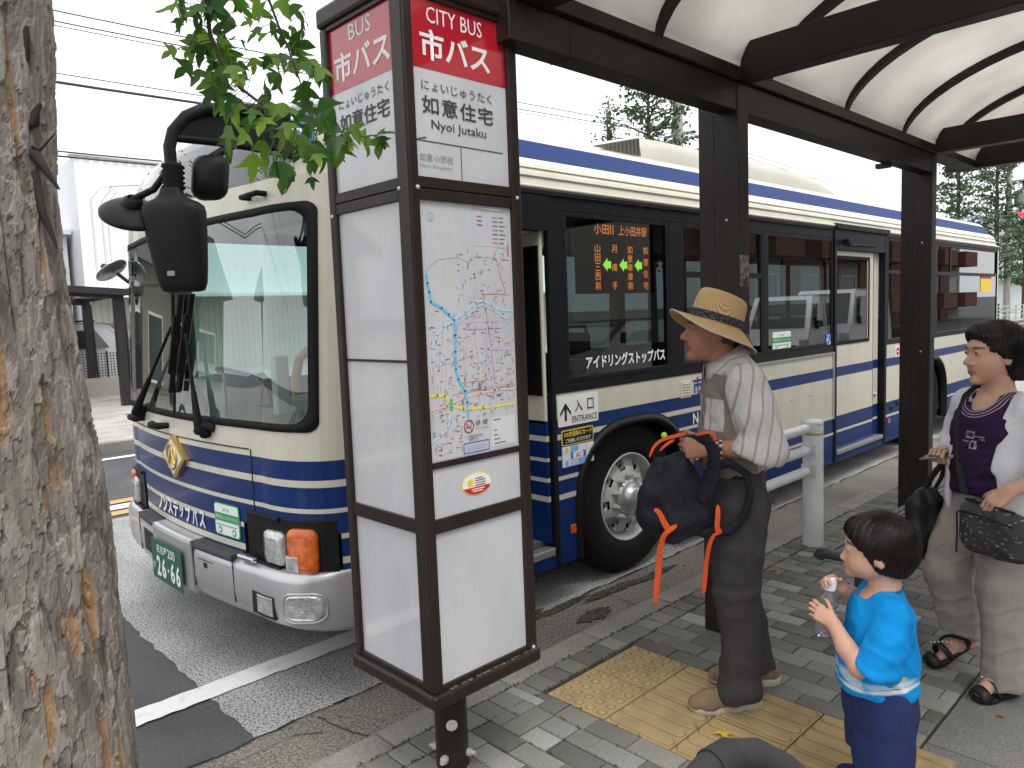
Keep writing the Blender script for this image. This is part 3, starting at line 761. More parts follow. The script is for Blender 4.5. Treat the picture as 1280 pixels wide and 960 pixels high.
# ------------------------------------------------------------------ bumper
bp = MB(); PR = [(-0.03, 0.455), (0.035, 0.450), (0.058, 0.437), (0.066, 0.41), (0.066, 0.30), (0.060, 0.245), (0.040, 0.20), (0.0, 0.175), (-0.06, 0.17)]
DB = [d for d in DS]
rows = [[(-0.10, NEAR - 0.004 - max(0, o) * 0.15, z) for o, z in PR]] + [[tuple(F(d, z, o * (1.0 if abs(d) < 1.1 else max(0.12, 1.0 - (abs(d) - 1.1) / 0.16)))) for o, z in PR] for d in DB] + [[(-0.10, FAR_ + 0.004, z) for o, z in PR]]
bp.grid(rows)
bumper = bp.build('bumper', silver, bus)
# middle section stands proud with rubber pads either side of the plate
mid = MB()
def fbox(mb, d0, d1, z0, z1, o0, o1, mi=0, n=6):
    rows = []
    for k in range(n + 1):
        d = d0 + (d1 - d0) * k / n
        rows.append([tuple(F(d, z0, o0)), tuple(F(d, z0, o1)), tuple(F(d, z1, o1)), tuple(F(d, z1, o0))])
    mb.grid(rows, mi, False, True); mb.add(rows[0], [(0, 1, 2, 3)], mi); mb.add(rows[-1], [(3, 2, 1, 0)], mi); return mb
fbox(mid, -0.27, 0.27, 0.20, 0.478, -0.02, 0.078).build('bumper_middle', silver, bumper, bevel=0.02)
for a, b in ((-0.66, -0.275), (0.275, 0.62)): fbox(MB(), a, b, 0.435, 0.472, -0.02, 0.070).build('bumper_pad', padm, bumper, bevel=0.015)
for d in (-0.275, -0.665, 0.275, 0.625): MB().tube([F(d, 0.46, 0.062), F(d, 0.43, 0.0675), F(d, 0.24, 0.064)], 0.003, 5).build('bumper_seam', blackp, bumper)
fbox(MB(), 0.32, 0.52, 0.27, 0.40, 0.05, 0.0675).build('tow_opening', blackp, bumper)
fbox(MB(), -0.42, -0.385, 0.36, 0.385, 0.05, 0.0685).build('latch', blackp, bumper)
for z in (0.395,): fbox(MB(), -0.48, -0.33, z, z + 0.004, 0.06, 0.0678).build('seam', blackp, bumper)
# number plate
pgreen = mat('plate_green', (0.025, 0.115, 0.07), 0.45)
P0 = F(0.02, 0.295, 0.092); pl = MB().prism(rrect(0.44, 0.225, 0.012), P0, EX, EY, 0.004).build('number_plate', pgreen, bumper)
lettering('名古屋', whitem, pl, P0 + Vector((-0.004, 0.055, 0.068)), EX, EY, (0.155, 0.05), weight=0.01)
lettering('200', whitem, pl, P0 + Vector((-0.004, -0.085, 0.068)), EX, EY, (0.105, 0.052), weight=0.01)
lettering('か', whitem, pl, P0 + Vector((-0.004, 0.183, -0.035)), EX, EY, (0.038, 0.042), weight=0.01)
for ch, yy in (('2', 0.115), ('6', 0.038), ('・', -0.028), ('6', -0.090), ('6', -0.167)):
    lettering(ch, whitem, pl, P0 + Vector((-0.004, yy, -0.030)), EX, EY, (0.060, 0.115) if ch != '・' else (0.022, 0.022), weight=0.03)
# small chrome lamp on the bumper, fog lamp, round-cornered marker
MB().bar(F(-0.70, 0.475, 0.05), F(-0.83, 0.472, 0.05), 0.03, 0.025).build('marker_lamp', mat('chrome_lamp', (0.6, 0.6, 0.62), 0.15, 0.9), bumper, bevel=0.008)
fbox(MB(), -0.985, -0.815, 0.225, 0.335, 0.03, 0.069).build('fog_lamp_recess', blackp, bumper, bevel=0.006)
lensm = mat('clear_lens', (0.60, 0.61, 0.60), 0.08, 0.35, coat=1.0, bump=0.5, bscale=70, col2=(0.35, 0.36, 0.36), scale=22)
fbox(MB(), -0.975, -0.865, 0.238, 0.328, 0.03, 0.0705).build('fog_lamp', lensm, bumper, bevel=0.006)
cl = MB()
bo_ = lambda d: 0.0675 * max(0.12, min(1.0, 1.0 - (abs(d) - 1.1) / 0.16))
R1 = [F(-1.115 + a, 0.300 + b, bo_(-1.115 + a) + 0.001) for a, b in rrect(0.145, 0.125, 0.04)]; R2 = [F(-1.115 + a, 0.300 + b, bo_(-1.115 + a) + 0.010) for a, b in rrect(0.125, 0.105, 0.034)]
cl.grid([R1, R2], 0, True, True); cl.add(R2, [tuple(range(len(R2)))], 0)
cl.build('side_lamp', lensm, bumper)
MB().tube([F(-1.115 + a, 0.300 + b, bo_(-1.115 + a) + 0.002) for a, b in rrect(0.152, 0.132, 0.042)], 0.006, 6, closed=True).build('lamp_bezel', silver, bumper)
# headlamp mounting on the near and far corners
for sg in (-1, 1):
    hz = MB()
    fbox(hz, sg * 0.72, sg * 1.225, 0.425, 0.692, -0.03, 0.006, n=14)
    hb = hz.build('headlamp_mount', blackt, bus, bevel=0.008)
    # the scooped recess: a frame of four lips round a floor set back
    fbox(MB(), sg * 0.745, sg * 0.985, 0.672, 0.690, 0.004, 0.018, n=6).build('mount_lip', blackt, hb, bevel=0.005)
    fbox(MB(), sg * 0.735, sg * 0.99, 0.425, 0.462, 0.004, 0.028, n=6).build('mount_lip', blackt, hb, bevel=0.008)
    L = MB(); cz = 0.545
    rows = []
    for (sc, o) in ((1.0, 0.004), (1.0, 0.016), (0.93, 0.026), (0.6, 0.032)):
        rows.append([tuple(F(sg * (0.945) + a * sc, cz + b * sc, o)) for a, b in rrect(0.145, 0.158, 0.03)])
    L.grid(rows, 0, True, True); L.add(rows[-1], [tuple(range(len(rows[-1])))], 0)
    L.build('headlamp', lensm, hb)
    A = MB(); rows = []
    for (sc, o) in ((1.0, 0.004), (1.0, 0.020), (0.95, 0.030), (0.7, 0.033)):
        rows.append([tuple(F(sg * 1.105 + a * sc, 0.548 + b * sc, o)) for a, b in rrect(0.128, 0.205, 0.03)])
    A.grid(rows, 0, True, True); A.add(rows[-1], [tuple(range(len(rows[-1])))], 0)
    am = A.build('turn_signal', orangel, hb)
    fbox(MB(), sg * 1.035, sg * 1.095, 0.452, 0.525, 0.02, 0.0345, n=3).build('reflector', lensm, am, bevel=0.006)
# grab handles and small black fittings
MB().tube([F(-0.80, 2.148, 0.0), F(-0.80, 2.148, 0.045), F(-0.93, 2.152, 0.045), F(-0.93, 2.152, 0.0)], 0.013, 8).build('grab_handle', rubber, bus)
for d in (0.31, -0.33 + 0.55 - 0.12 + 0.36): pass
for d in (0.13, 0.62):
    MB().tube([F(d - 0.02, 1.035, 0.0), F(d, 1.035, 0.05), F(d + 0.10, 1.037, 0.055), F(d + 0.15, 1.037, 0.03)], [0.016, 0.02, 0.02, 0.014], 8).build('grab_handle', rubber, bus)
# wipers: pivot, arm, blade
def wiper(pd, pz, kn, b0, b1):
    pv = MB().ball(F(pd, pz, 0.02), 0.035, 10)
    pv.tube([F(pd - 0.06, pz + 0.02, 0.0), F(pd - 0.02, pz + 0.035, 0.03), F(pd + 0.06, pz, 0.03)], 0.022, 8)
    a = pv.build('wiper_pivot', rubber, bus)
    k = F(kn[0] - YC, kn[1], 0.045); m1 = F(pd, pz, 0.05)
    MB().tube([m1, m1.lerp(k, 0.42)], [0.024, 0.014], 8).build('wiper_arm', rubber, a)
    MB().tube([m1.lerp(k, 0.40), k], [0.010, 0.008], 8).tube([m1.lerp(k, 0.40) + Vector((0, 0.018, 0)), k], [0.006, 0.005], 6).build('wiper_rod', rubber, a)
    p, q = F(b0[0] - YC, b0[1], 0.022), F(b1[0] - YC, b1[1], 0.022)
    MB().bar(p, q, 0.012, 0.026, up=(1, 0, 0)).bar(p.lerp(q, 0.2) - Vector((0.02, 0, 0)), p.lerp(q, 0.8) - Vector((0.02, 0, 0)), 0.014, 0.012, up=(1, 0, 0)).build('wiper_blade', rubber, a)
    MB().bar(k, p.lerp(q, 0.5), 0.02, 0.02).build('wiper_link', rubber, a)
wiper(1.66 - YC, 1.045, (1.80, 1.53), (1.77, 1.735), (1.95, 1.238))
wiper(2.66 - YC, 1.075, (1.985, 1.57), (1.905, 1.738), (2.06, 1.224))
# ------------------------------------------------------------------ mirrors on the near front corner
mm = MB().tube([(-0.535, 0.836 + 0.05, 2.44), (-0.66, 0.838, 2.427), (-0.76, 0.842, 2.424), (-0.904, 0.839, 2.399), (-0.97, 0.850, 2.363), (-1.02, 0.858, 2.302), (-1.036, 0.862, 2.243), (-1.036, 0.860, 2.15)], 0.023, 12)
mirror = mm.build('mirror_arm', blackt, bus)
MB().tube([(-1.02, 0.861, 2.281), (-0.865, 0.856, 2.285), (-0.727, 0.862, 2.285), (-0.50, 0.90, 2.278)], 0.017, 10).build('lower_arm', blackt, mirror)
MB().prism([(-0.535, 2.43), (-0.76, 2.418), (-0.90, 2.392), (-0.965, 2.355), (-1.005, 2.29), (-0.86, 2.293), (-0.535, 2.288)], (0, 0.866, 0), X_, Z_, 0.012).build('mirror_bracket', blackt, mirror)
# bellows and main mirror housing
bel = MB().lathe([(0.03, 0.10)] + [(0.043 if k % 2 else 0.033, 0.095 - 0.0095 * k) for k in range(11)] + [(0.03, -0.012)], (-1.035, 0.857, 2.085), (0.05, 0, 1), 18)
bel.build('bellows', rubber, mirror)
hr = cam_axes()[0]; hr = Vector((hr.x, hr.y, 0)).normalized(); hf = Vector((-hr.y, hr.x, 0))   # housing faces back along the bus side, seen flat on from the pavement
hc = Vector((-1.035, 0.838, 0)); HS = [(1.703, 0.060, 0.03), (1.708, 0.076, 0.045), (1.735, 0.088, 0.055), (1.80, 0.097, 0.066), (1.90, 0.107, 0.080), (1.97, 0.113, 0.086), (2.000, 0.114, 0.086), (2.022, 0.110, 0.082), (2.038, 0.090, 0.068), (2.050, 0.062, 0.052), (2.068, 0.044, 0.044), (2.09, 0.036, 0.036)]
rows = []
for z, a, b in HS:
    rows.append([hc + hr * (a * math.copysign(abs(math.cos(t)) ** 0.45, math.cos(t)) + (z - 1.71) * -0.05 + 0.005) + hf * (b * math.copysign(abs(math.sin(t)) ** 0.6, math.sin(t)) * (0.75 if math.sin(t) < 0 else 0.45)) + Vector((0, 0, z)) for t in [2 * PI * k / 28 for k in range(28)]])
hm = MB().grid(rows, 0, True, True); hm.add(rows[0], [tuple(range(28))]); hm.build('mirror_housing', blackt, mirror)
MB().prism(rrect(0.028, 0.018, 0.003), hc + Vector((0, 0, 1.772)) - hf * 0.0475 - hr * 0.02, hr, Z_, 0.001).build('maker_mark', mat('grey_print', (0.3, 0.3, 0.3), 0.6), mirror)
mirg = mat('mirror_glass', (0.75, 0.78, 0.78), 0.03, 1.0)
MB().tube([(-0.79, 0.847, 2.282), (-0.946, 0.851, 2.181)], 0.016, 10).tube([(-0.946, 0.851, 2.181), (-0.93, 0.845, 2.165)], 0.022, 10).build('mirror_stalk', blackt, mirror)
c2 = Vector((-0.905, 0.828, 2.14)); rows = []
for (s_, o) in ((0.2, 0.05), (0.7, 0.042), (0.95, 0.02), (1.0, 0.0), (1.0, -0.015), (0.9, -0.018)):
    rows.append([c2 + hr * a * s_ + (Vector((0, 0, 1)) * 0.97 + hr * 0.12) * b * s_ - hf * o for a, b in rrect(0.135, 0.175, 0.045)])
c2m = MB().grid(rows, 0, True, True); c2m.add(rows[0], [tuple(range(len(rows[0])))]); c2m.add(rows[-1], [tuple(range(len(rows[-1])))]); c2m.build('near_view_mirror', blackt, mirror)
MB().tube([(-1.025, 0.872, 2.235), (-1.054, 0.88, 2.145), (-1.089, 0.907, 2.09), (-1.185, 0.965, 2.036)], 0.013, 10).build('mirror_stalk', blackt, mirror)
dax = Vector((0.12, 0.58, -0.80)).normalized(); dc = Vector((-1.150, 0.965, 2.012))
MB().lathe([(0.0, -0.028), (0.05, -0.026), (0.09, -0.012), (0.106, 0.0), (0.116, 0.008), (0.116, 0.018), (0.105, 0.02), (0.0, 0.02)], dc, dax, 32).lathe([(0.02, -0.06), (0.035, -0.05), (0.036, -0.025)], dc, dax, 14).build('under_mirror', blackt, mirror)
# round mirror on the far corner
def far(p): return Vector(CAM_POS) + (Vector(p) - Vector(CAM_POS)) * (4.79 / 4.2)
MB().tube([far((-0.667, 2.416, 1.811)) + Vector((0.1, 0, 0)), far((-0.709, 2.457, 1.817)), far((-0.762, 2.516, 1.883))], 0.012, 8).build('far_mirror_arm', blackt, bus)
fc = far((-0.781, 2.543, 1.899)); a1 = (far((-0.722, 2.488, 1.962)) - far((-0.837, 2.597, 1.841))).normalized(); fa = a1.cross(Vector(_r)).normalized()
MB().lathe([(0.0, -0.02), (0.07, -0.012), (0.102, 0.0), (0.105, 0.008), (0.098, 0.012), (0.0, 0.020)], fc, a1.cross(_f).normalized(), 28).build('far_round_mirror', mat('mirror_back', (0.35, 0.36, 0.35), 0.2, 0.7), bus)
MB().ball(far((-0.803, 2.556, 1.915)) + Vector((-0.01, 0.02, 0.01)), 0.022, 8).build('mirror_knuckle', blackt, bus)

# ------------------------------------------------------------------ side windows and doors, near side
def frame(mb, x0, x1, z0, z1, w_, y0, y1, mi=0):
    mb.box(x0, x1, y0, y1, z0, z0 + w_, mi); mb.box(x0, x1, y0, y1, z1 - w_, z1, mi)
    mb.box(x0, x0 + w_, y0, y1, z0 + w_, z1 - w_, mi); mb.box(x1 - w_, x1, y0, y1, z0 + w_, z1 - w_, mi); return mb
def pane(x0, x1, z0, z1, y, parent, m=None, name='pane'):
    return MB().add([(x0, y, z0), (x1, y, z0), (x1, y, z1), (x0, y, z1)], [(0, 1, 2, 3)]).build(name, m or gside, parent, recalc=False)
# window band: black strip above and below
MB().box(0.975, 4.785, NEAR - 0.004, NEAR + 0.03, 2.150, 2.222).build('window_header', navy, bus)
MB().box(0.975, 3.30, NEAR - 0.004, NEAR + 0.03, 1.105, 1.160).build('window_sill', navy, bus)
MB().box(3.30, 4.785, NEAR - 0.006, NEAR + 0.03, 1.112, 1.172).build('window_sill', navy, bus)
MB().box(-0.3, 4.79, NEAR - 0.018, NEAR + 0.01, 2.224, 2.247).build('header_moulding', navy, bus)
def window(x0, x1, z0, z1, split=None, slide=None):
    wd = frame(MB(), x0, x1, z0, z1, 0.032, NEAR - 0.002, NEAR + 0.03).build('window', navy, bus, bevel=0.004)
    if split is None: pane(x0 + 0.03, x1 - 0.03, z0 + 0.03, z1 - 0.03, NEAR + 0.006, wd)
    else:
        MB().box(x0 + 0.032, x1 - 0.032, NEAR - 0.004, NEAR + 0.028, split - 0.02, split + 0.02).build('transom', navy, wd)
        pane(x0 + 0.03, x1 - 0.03, z0 + 0.03, split - 0.018, NEAR + 0.006, wd)
        if slide:
            pane(x0 + 0.03, slide, split + 0.018, z1 - 0.03, NEAR + 0.006, wd); pane(slide + 0.03, x1 - 0.03, split + 0.018, z1 - 0.03, NEAR + 0.016, wd)
            MB().box(slide, slide + 0.035, NEAR - 0.002, NEAR + 0.028, split + 0.02, z1 - 0.032).build('sash_bar', navy, wd)
        else: pane(x0 + 0.03, x1 - 0.03, split + 0.018, z1 - 0.03, NEAR + 0.006, wd)
    return wd
w1 = window(1.10, 2.16, 1.160, 2.150)
window(2.30, 3.46, 1.160, 2.150, 1.80, 2.95)
MB().box(2.16, 2.30, NEAR - 0.003, NEAR + 0.03, 1.160, 2.150).build('window_pillar', navy, bus)
MB().box(3.46, 3.52, NEAR - 0.003, NEAR + 0.03, 1.172, 2.150).build('window_pillar', navy, bus)
window(3.52, 4.78, 1.172, 2.150)
MB().box(0.975, 1.10, NEAR - 0.003, NEAR + 0.03, 0.10, 2.22).box(0.972, 1.0, NEAR - 0.005, NEAR + 0.05, 0.10, 1.1).build('door_pillar', navy, bus) if False else None
MB().box(0.973, 1.10, NEAR - 0.003, NEAR + 0.03, 1.16, 2.150).build('door_pillar', navy, bus)
MB().box(0.965, 1.000, NEAR - 0.004, NEAR + 0.06, 0.10, 1.105).build('door_jamb', blackt, bus)
# windows behind the rear door
window(6.13, 7.62, 1.130, 2.215, 1.862, 6.85)
MB().box(7.62, 7.70, NEAR - 0.003, NEAR + 0.03, 1.130, 2.215).build('window_pillar', navy, bus)
window(7.70, 10.40, 1.130, 2.215, 1.862, 8.22)
MB().box(6.10, 10.45, NEAR - 0.012, NEAR + 0.01, 2.2155, 2.246).build('header_moulding', navy, bus)
MB().box(10.40, 10.452, NEAR, NEAR + 0.03, 1.10, 2.215).build('corner_post', cream, bus)
MB().box(6.10, 6.13, NEAR, NEAR + 0.03, 1.10, 2.215).build('window_pillar', navy, bus)
MB().box(6.13, 10.40, NEAR - 0.001, NEAR + 0.03, 1.10, 1.130).build('window_sill', navy, bus)
# LED destination display behind the first pane
ds = MB().box(1.36, 2.02, NEAR + 0.022, NEAR + 0.14, 1.68, 2.12).build('destination_display', blackp, bus)
yy = NEAR + 0.018
def L_(s_, x, z, wd, h): lettering(s_, led, ds, (x, yy, z), X_, Z_, (wd, h), lift=0.001, weight=0.006)
L_('小田', 1.475, 2.066, 0.14, 0.062); L_('1', 1.562, 2.066, 0, 0.056); L_('1', 1.588, 2.066, 0, 0.056); L_('上小田井駅', 1.793, 2.066, 0.295, 0.062)
for x, s_ in ((1.433, '山田三西前'), (1.596, '月縄手'), (1.756, '如意車庫前'), (1.922, '如意住宅')):
    n_ = len(s_)
    for i, ch in enumerate(s_):
        z = 1.95 - (0.225 * i / (n_ - 1)); h = 0.048
        L_(ch, x, z, 0.052, h)
for x in (1.522, 1.685, 1.842):
    MB().prism([(-0.039, 0), (0.004, 0.04), (0.004, 0.022), (0.039, 0.022), (0.039, -0.022), (0.004, -0.022), (0.004, -0.04)], (x, yy, 1.852), X_, Z_, 0.001).build('arrow', ledg, ds)
# white lettering on the glass
lettering('アイドリングストップバス', whitem, w1, (1.69, NEAR - 0.002 + 0.008, 1.266), X_, Z_, (0.82, 0.082), lift=0.004, weight=0.03)
# front door: open, folded leaf standing just inside, dark well
dw = MB()
dw.box(-0.22, 0.965, NEAR + 0.35, NEAR + 0.37, 0.18, 2.2); dw.box(-0.24, -0.22, NEAR, NEAR + 0.37, 0.1, 2.2)
dw.box(-0.22, 0.965, NEAR + 0.03, NEAR + 0.35, 0.17, 0.19)
dw.build('door_well', mat('door_well_dark', (0.03, 0.03, 0.032), 0.7), bus)
MB().box(-0.25, 0.973, NEAR - 0.012, NEAR + 0.08, 2.03, 2.222).build('door_header', navy, bus)
MB().box(-0.25, 0.955, NEAR - 0.006, NEAR + 0.06, 0.17, 0.215).build('door_step', alu, bus, bevel=0.005)
MB().box(-0.25, 0.965, NEAR, NEAR + 0.06, 0.10, 0.17).build('door_sill', blue, bus)
leaf = MB().box(0.932, 0.955, NEAR + 0.02, NEAR + 0.34, 0.93, 2.03).build('front_door', cream, bus, bevel=0.01)
fl = MB()
for z0, z1, k in BANDS[:-1]:
    fl.box(0.932, 0.955, NEAR + 0.02, NEAR + 0.34, max(z0, 0.24) + 0.0002, z1 - 0.0002, k)
fl.build('door_stripes', [cream, blue], leaf)
MB().add([(0.925, NEAR + 0.03, 1.1), (0.925, NEAR + 0.33, 1.1), (0.925, NEAR + 0.33, 1.95), (0.925, NEAR + 0.03, 1.95)], [(0, 1, 2, 3)]).build('door_glass', gside, leaf)
MB().tube([(0.45, NEAR + 0.20, 0.6), (0.45, NEAR + 0.20, 1.5)], 0.016, 10).build('grab_rail', mat('rail_yellow', (0.7, 0.33, 0.02), 0.4), bus)
# ENTRANCE plate, IC-card stickers
ep = MB().prism(rrect(0.362, 0.176, 0.012), (1.189, NEAR - 0.004, 0.998), X_, Z_, 0.003).build('entrance_plate', whitem, bus)
oy = NEAR - 0.007
ar = MB()
ar.prism([(-0.009, -0.053), (0.009, -0.053), (0.009, 0.035), (-0.009, 0.035)], (1.073, oy, 0.994), X_, Z_, 0.0015)
ar.prism([(-0.047, -0.004), (-0.047, -0.022), (0, 0.028), (0.047, -0.022), (0.047, -0.004), (0, 0.053)], (1.073, oy - 0.0005, 0.994), X_, Z_, 0.0015)
ar.build('arrow', blackp, ep)
lettering('入', blackp, ep, (1.189, oy, 1.020), X_, Z_, (0.072, 0.070), weight=0.006); lettering('口', blackp, ep, (1.297, oy, 1.020), X_, Z_, (0.058, 0.070), weight=0.006)
lettering('ENTRANCE', blackp, ep, (1.242, oy, 0.944), X_, Z_, (0.228, 0.038), weight=0.0)
ic = MB().prism(rrect(0.285, 0.09, 0.012), (1.176, NEAR - 0.004, 0.842), X_, Z_, 0.003).build('card_sticker', yellowp, bus)
MB().prism(rrect(0.272, 0.078, 0.008), (1.176, oy, 0.842), X_, Z_, 0.001).build('sticker_ground', blackp, ic)
lettering('100交通系ICカード', yellowp, ic, (1.176, oy - 0.001, 0.861), X_, Z_, (0.25, 0.032), weight=0.02)
lettering('ご利用いただけます', whitem, ic, (1.176, oy - 0.001, 0.823), X_, Z_, (0.225, 0.026), weight=0.015)
lt = mat('pale_blue_print', (0.50, 0.60, 0.82), 0.5)
ic2 = MB().prism(rrect(0.285, 0.122, 0.004), (1.176, NEAR - 0.004, 0.730), X_, Z_, 0.003).build('card_sticker', lt, bus)
cm = MB(); pal = [yellowp, ltblue, whitem, lt, greenp, bluep]
for i in range(4):
    for j in range(3):
        k = {(0, 2): 2, (1, 2): 1, (2, 2): 2, (3, 2): 2, (0, 1): 2, (3, 1): 2, (0, 0): 2, (1, 0): 3, (2, 0): 1, (3, 0): 2}.get((i, j), 5)
        cm.prism(rrect(0.064, 0.036, 0.004, 2), (1.176 + (i - 1.5) * 0.070, oy, 0.730 + (j - 1) * 0.0395), X_, Z_, 0.001, k)
cm.prism(circ(0.015, 16), (1.071, oy - 0.001, 0.769), X_, Z_, 0.001, 0); cm.prism(circ(0.017, 16), (1.071, oy - 0.001, 0.691), X_, Z_, 0.001, 1)
cm.prism([(-0.012, -0.018), (0.014, -0.012), (0.004, 0.02)], (1.285, oy - 0.001, 0.730), X_, Z_, 0.001, 4)
cm.prism(rrect(0.095, 0.044, 0.02), (1.172, oy - 0.0015, 0.730), X_, Z_, 0.001, 2)
cm.build('card_print', pal, ic2)
lettering('IC', redp, ic2, (1.172, oy - 0.003, 0.730), X_, Z_, (0.036, 0.024), weight=0.02)
MB().box(1.09, 1.135, NEAR - 0.012, NEAR, 0.265, 0.318).build('side_reflector', orangel, bus, bevel=0.004)
# ventilation grille, side lettering
vg = MB().box(2.275, 2.395, NEAR - 0.006, NEAR + 0.002, 0.945, 1.06)
for k in range(5): vg.box(2.293, 2.378, NEAR - 0.011, NEAR - 0.004, 0.962 + k * 0.019, 0.970 + k * 0.019)
vg.build('vent_grille', cream, bus, bevel=0.002)
lettering('市', mat('blue_lettering', (0.02, 0.05, 0.25), 0.5), bus, (2.492, NEAR - 0.002, 1.015), X_, Z_, (0.125, 0.135), weight=0.015)
lettering('N', whitem, bus, (2.455, NEAR - 0.002, 0.785), X_, Z_, (0.07, 0.082), weight=0.02)
# panel with aluminium edging aft of the front wheel
tr = MB()
tr.box(2.80, 4.795, NEAR - 0.014, NEAR, 1.098, 1.111); tr.box(4.778, 4.795, NEAR - 0.0142, NEAR, 0.50, 1.098); tr.box(2.80, 4.795, NEAR - 0.0138, NEAR, 0.488, 0.500)
tr.build('panel_edging', alu, bus)
rv = None
for x in (3.42, 3.95, 4.30):
    if rv is None: rv = MB().lathe([(0.012, 0), (0.009, 0.006), (0, 0.008)], (0, 0, 0), (0, -1, 0), 10).build('rivet', steel, bus, world=False); rv.location = (x - 4.9, NEAR - YC, 0.76 + 0.15)
    else: inst(rv, 'rivet', bus, (x - 4.9, NEAR - YC, 0.76 + 0.15))
lowfloor_sticker((3.787, NEAR - 0.004 + 0.0115, 1.262), X_, Z_, 0.34, 0.172, bus)
wheelchair((4.69, NEAR + 0.004, 1.228), X_, Z_, 0.105, bus)
# rear door: sliding leaf in its frame, step below
df = MB()
df.box(4.80, 4.85, NEAR - 0.012, NEAR + 0.05, 0.07, 2.232); df.box(6.04, 6.10, NEAR - 0.012, NEAR + 0.05, 0.07, 2.232)
df.box(4.85, 6.04, NEAR - 0.010, NEAR + 0.05, 2.05, 2.232)
df.build('door_frame', navy, bus, bevel=0.004)
MB().box(4.79, 6.11, NEAR - 0.035, NEAR, 2.236, 2.285).build('door_rain_rail', navy, bus, bevel=0.006)
MB().box(5.00, 5.11, NEAR - 0.06, NEAR - 0.01, 2.10, 2.15).build('door_lamp', blackt, bus, bevel=0.008)
MB().tube([(5.12, NEAR - 0.012, 2.095), (5.4, NEAR - 0.018, 2.105), (5.75, NEAR - 0.012, 2.108)], 0.010, 6).build('door_rod', blackt, bus)
rd = MB()
frame(rd, 4.85, 5.80, 0.0, 0.0, 0.0, 0, 0) if False else None
yl = NEAR + 0.02
rd.box(4.85, 5.80, yl, yl + 0.04, 1.985, 2.045); rd.box(4.85, 4.875, yl, yl + 0.04, 1.19, 1.985); rd.box(5.66, 5.80, yl, yl + 0.04, 1.19, 1.985)
for z0, z1, k in BANDR: rd.box(4.85, 5.80, yl, yl + 0.04, max(z0, 0.17) + 0.0001, (z1 if k else z1), k)
rd.box(4.85, 5.80, yl, yl + 0.04, 1.1001, 1.19, 0)
door = rd.build('rear_door', [cream, blue], bus)
frame(MB(), 4.872, 5.70, 1.165, 2.0, 0.03, yl - 0.006, yl + 0.01).build('door_gasket', rubber, door)
pane(4.876, 5.665, 1.19, 1.985, yl + 0.006, door)
d2 = MB()
for z0, z1, k in BANDR + [(1.1001, 2.05, 0)]: d2.box(5.84, 6.02, NEAR + 0.05, NEAR + 0.09, max(z0, 0.17) + 0.0001, z1, k)
d2.build('door_end_panel', [cream, blue], bus)
MB().box(5.80, 5.84, NEAR + 0.03, NEAR + 0.1, 0.17, 2.05).build('door_edge', rubber, bus)
MB().box(4.85, 6.0, NEAR - 0.02, NEAR + 0.07, 0.135, 0.172).build('rear_door_step', alu, bus, bevel=0.004)
MB().box(4.80, 6.10, NEAR - 0.0015, NEAR + 0.05, 0.06, 0.134).build('rear_door_sill', blue, bus)
MB().ball((5.93, NEAR - 0.01 + 0.05, 0.60), (0.02, 0.02, 0.02), 10).build('door_button', steel, bus)
MB().box(6.175, 6.225, NEAR - 0.01, NEAR, 0.265, 0.31).build('side_reflector', orangel, bus, bevel=0.003)
for x, z in ((6.28, 0.42), (6.45, 0.46)): MB().lathe([(0.035, 0), (0.03, 0.008), (0, 0.009)], (x, NEAR, z), (0, -1, 0), 14).build('filler_cap', navy, bus)
bs = MB().prism(rrect(0.30, 0.12, 0.008), (6.52, NEAR - 0.003, 1.015), X_, Z_, 0.002).build('exit_plate', whitem, bus)
MB().prism(circ(0.045, 20), (6.44, NEAR - 0.006, 1.015), X_, Z_, 0.001).build('red_disc', redp, bs)
MB().prism([(-0.03, -0.008), (0.03, -0.008), (0.03, 0.008), (-0.03, 0.008)], (6.44, NEAR - 0.008, 1.015), X_, Z_, 0.001).build('disc_bar', whitem, bs)
lettering('出口', blackp, bs, (6.57, NEAR - 0.006, 1.015), X_, Z_, (0.11, 0.055))
MB().prism(rrect(0.52, 0.17, 0.01), (9.83, NEAR + 0.0030, 1.70 + 0.02), X_, Z_, 0.002).build('notice', yellowp, bus)
MB().prism(rrect(0.52, 0.07, 0.01), (9.83, NEAR + 0.0030, 1.845), X_, Z_, 0.002).build('notice', redp, bus)
# ------------------------------------------------------------------ tail and far side
MB().box(10.452, 10.52, NEAR + 0.06, FAR_ - 0.06, 0.12, 2.22).box(10.44, 10.50, NEAR + 0.01, FAR_ - 0.01, 0.12, 1.1).build('rear_panel', cream, bus, bevel=0.02)
for k in range(5): MB().box(10.50, 10.56, NEAR + 0.0, NEAR + 0.05, 1.22 + 0.05 * k, 1.25 + 0.05 * k).build('rear_lamp', blackt, bus)
fx = MB()
for a in (-0.2, 1.0, 2.15, 3.4, 4.8, 6.1, 7.6, 9.0, 10.36): fx.box(a, a + 0.09, FAR_ - 0.03, FAR_ + 0.001, 1.155, 2.218)
fx.box(-0.2, 10.45, FAR_ - 0.03, FAR_ + 0.0015, 2.16, 2.2165)
fx.build('far_window_frame', navy, bus)
MB().add([(-0.15, FAR_ - 0.02, 1.155), (10.4, FAR_ - 0.02, 1.155), (10.4, FAR_ - 0.02, 2.16), (-0.15, FAR_ - 0.02, 2.16)], [(0, 1, 2, 3)]).build('far_window_glass', glass('far_glass', (0.62, 0.80, 0.77), 1.0, 0.0, 0.0), bus)
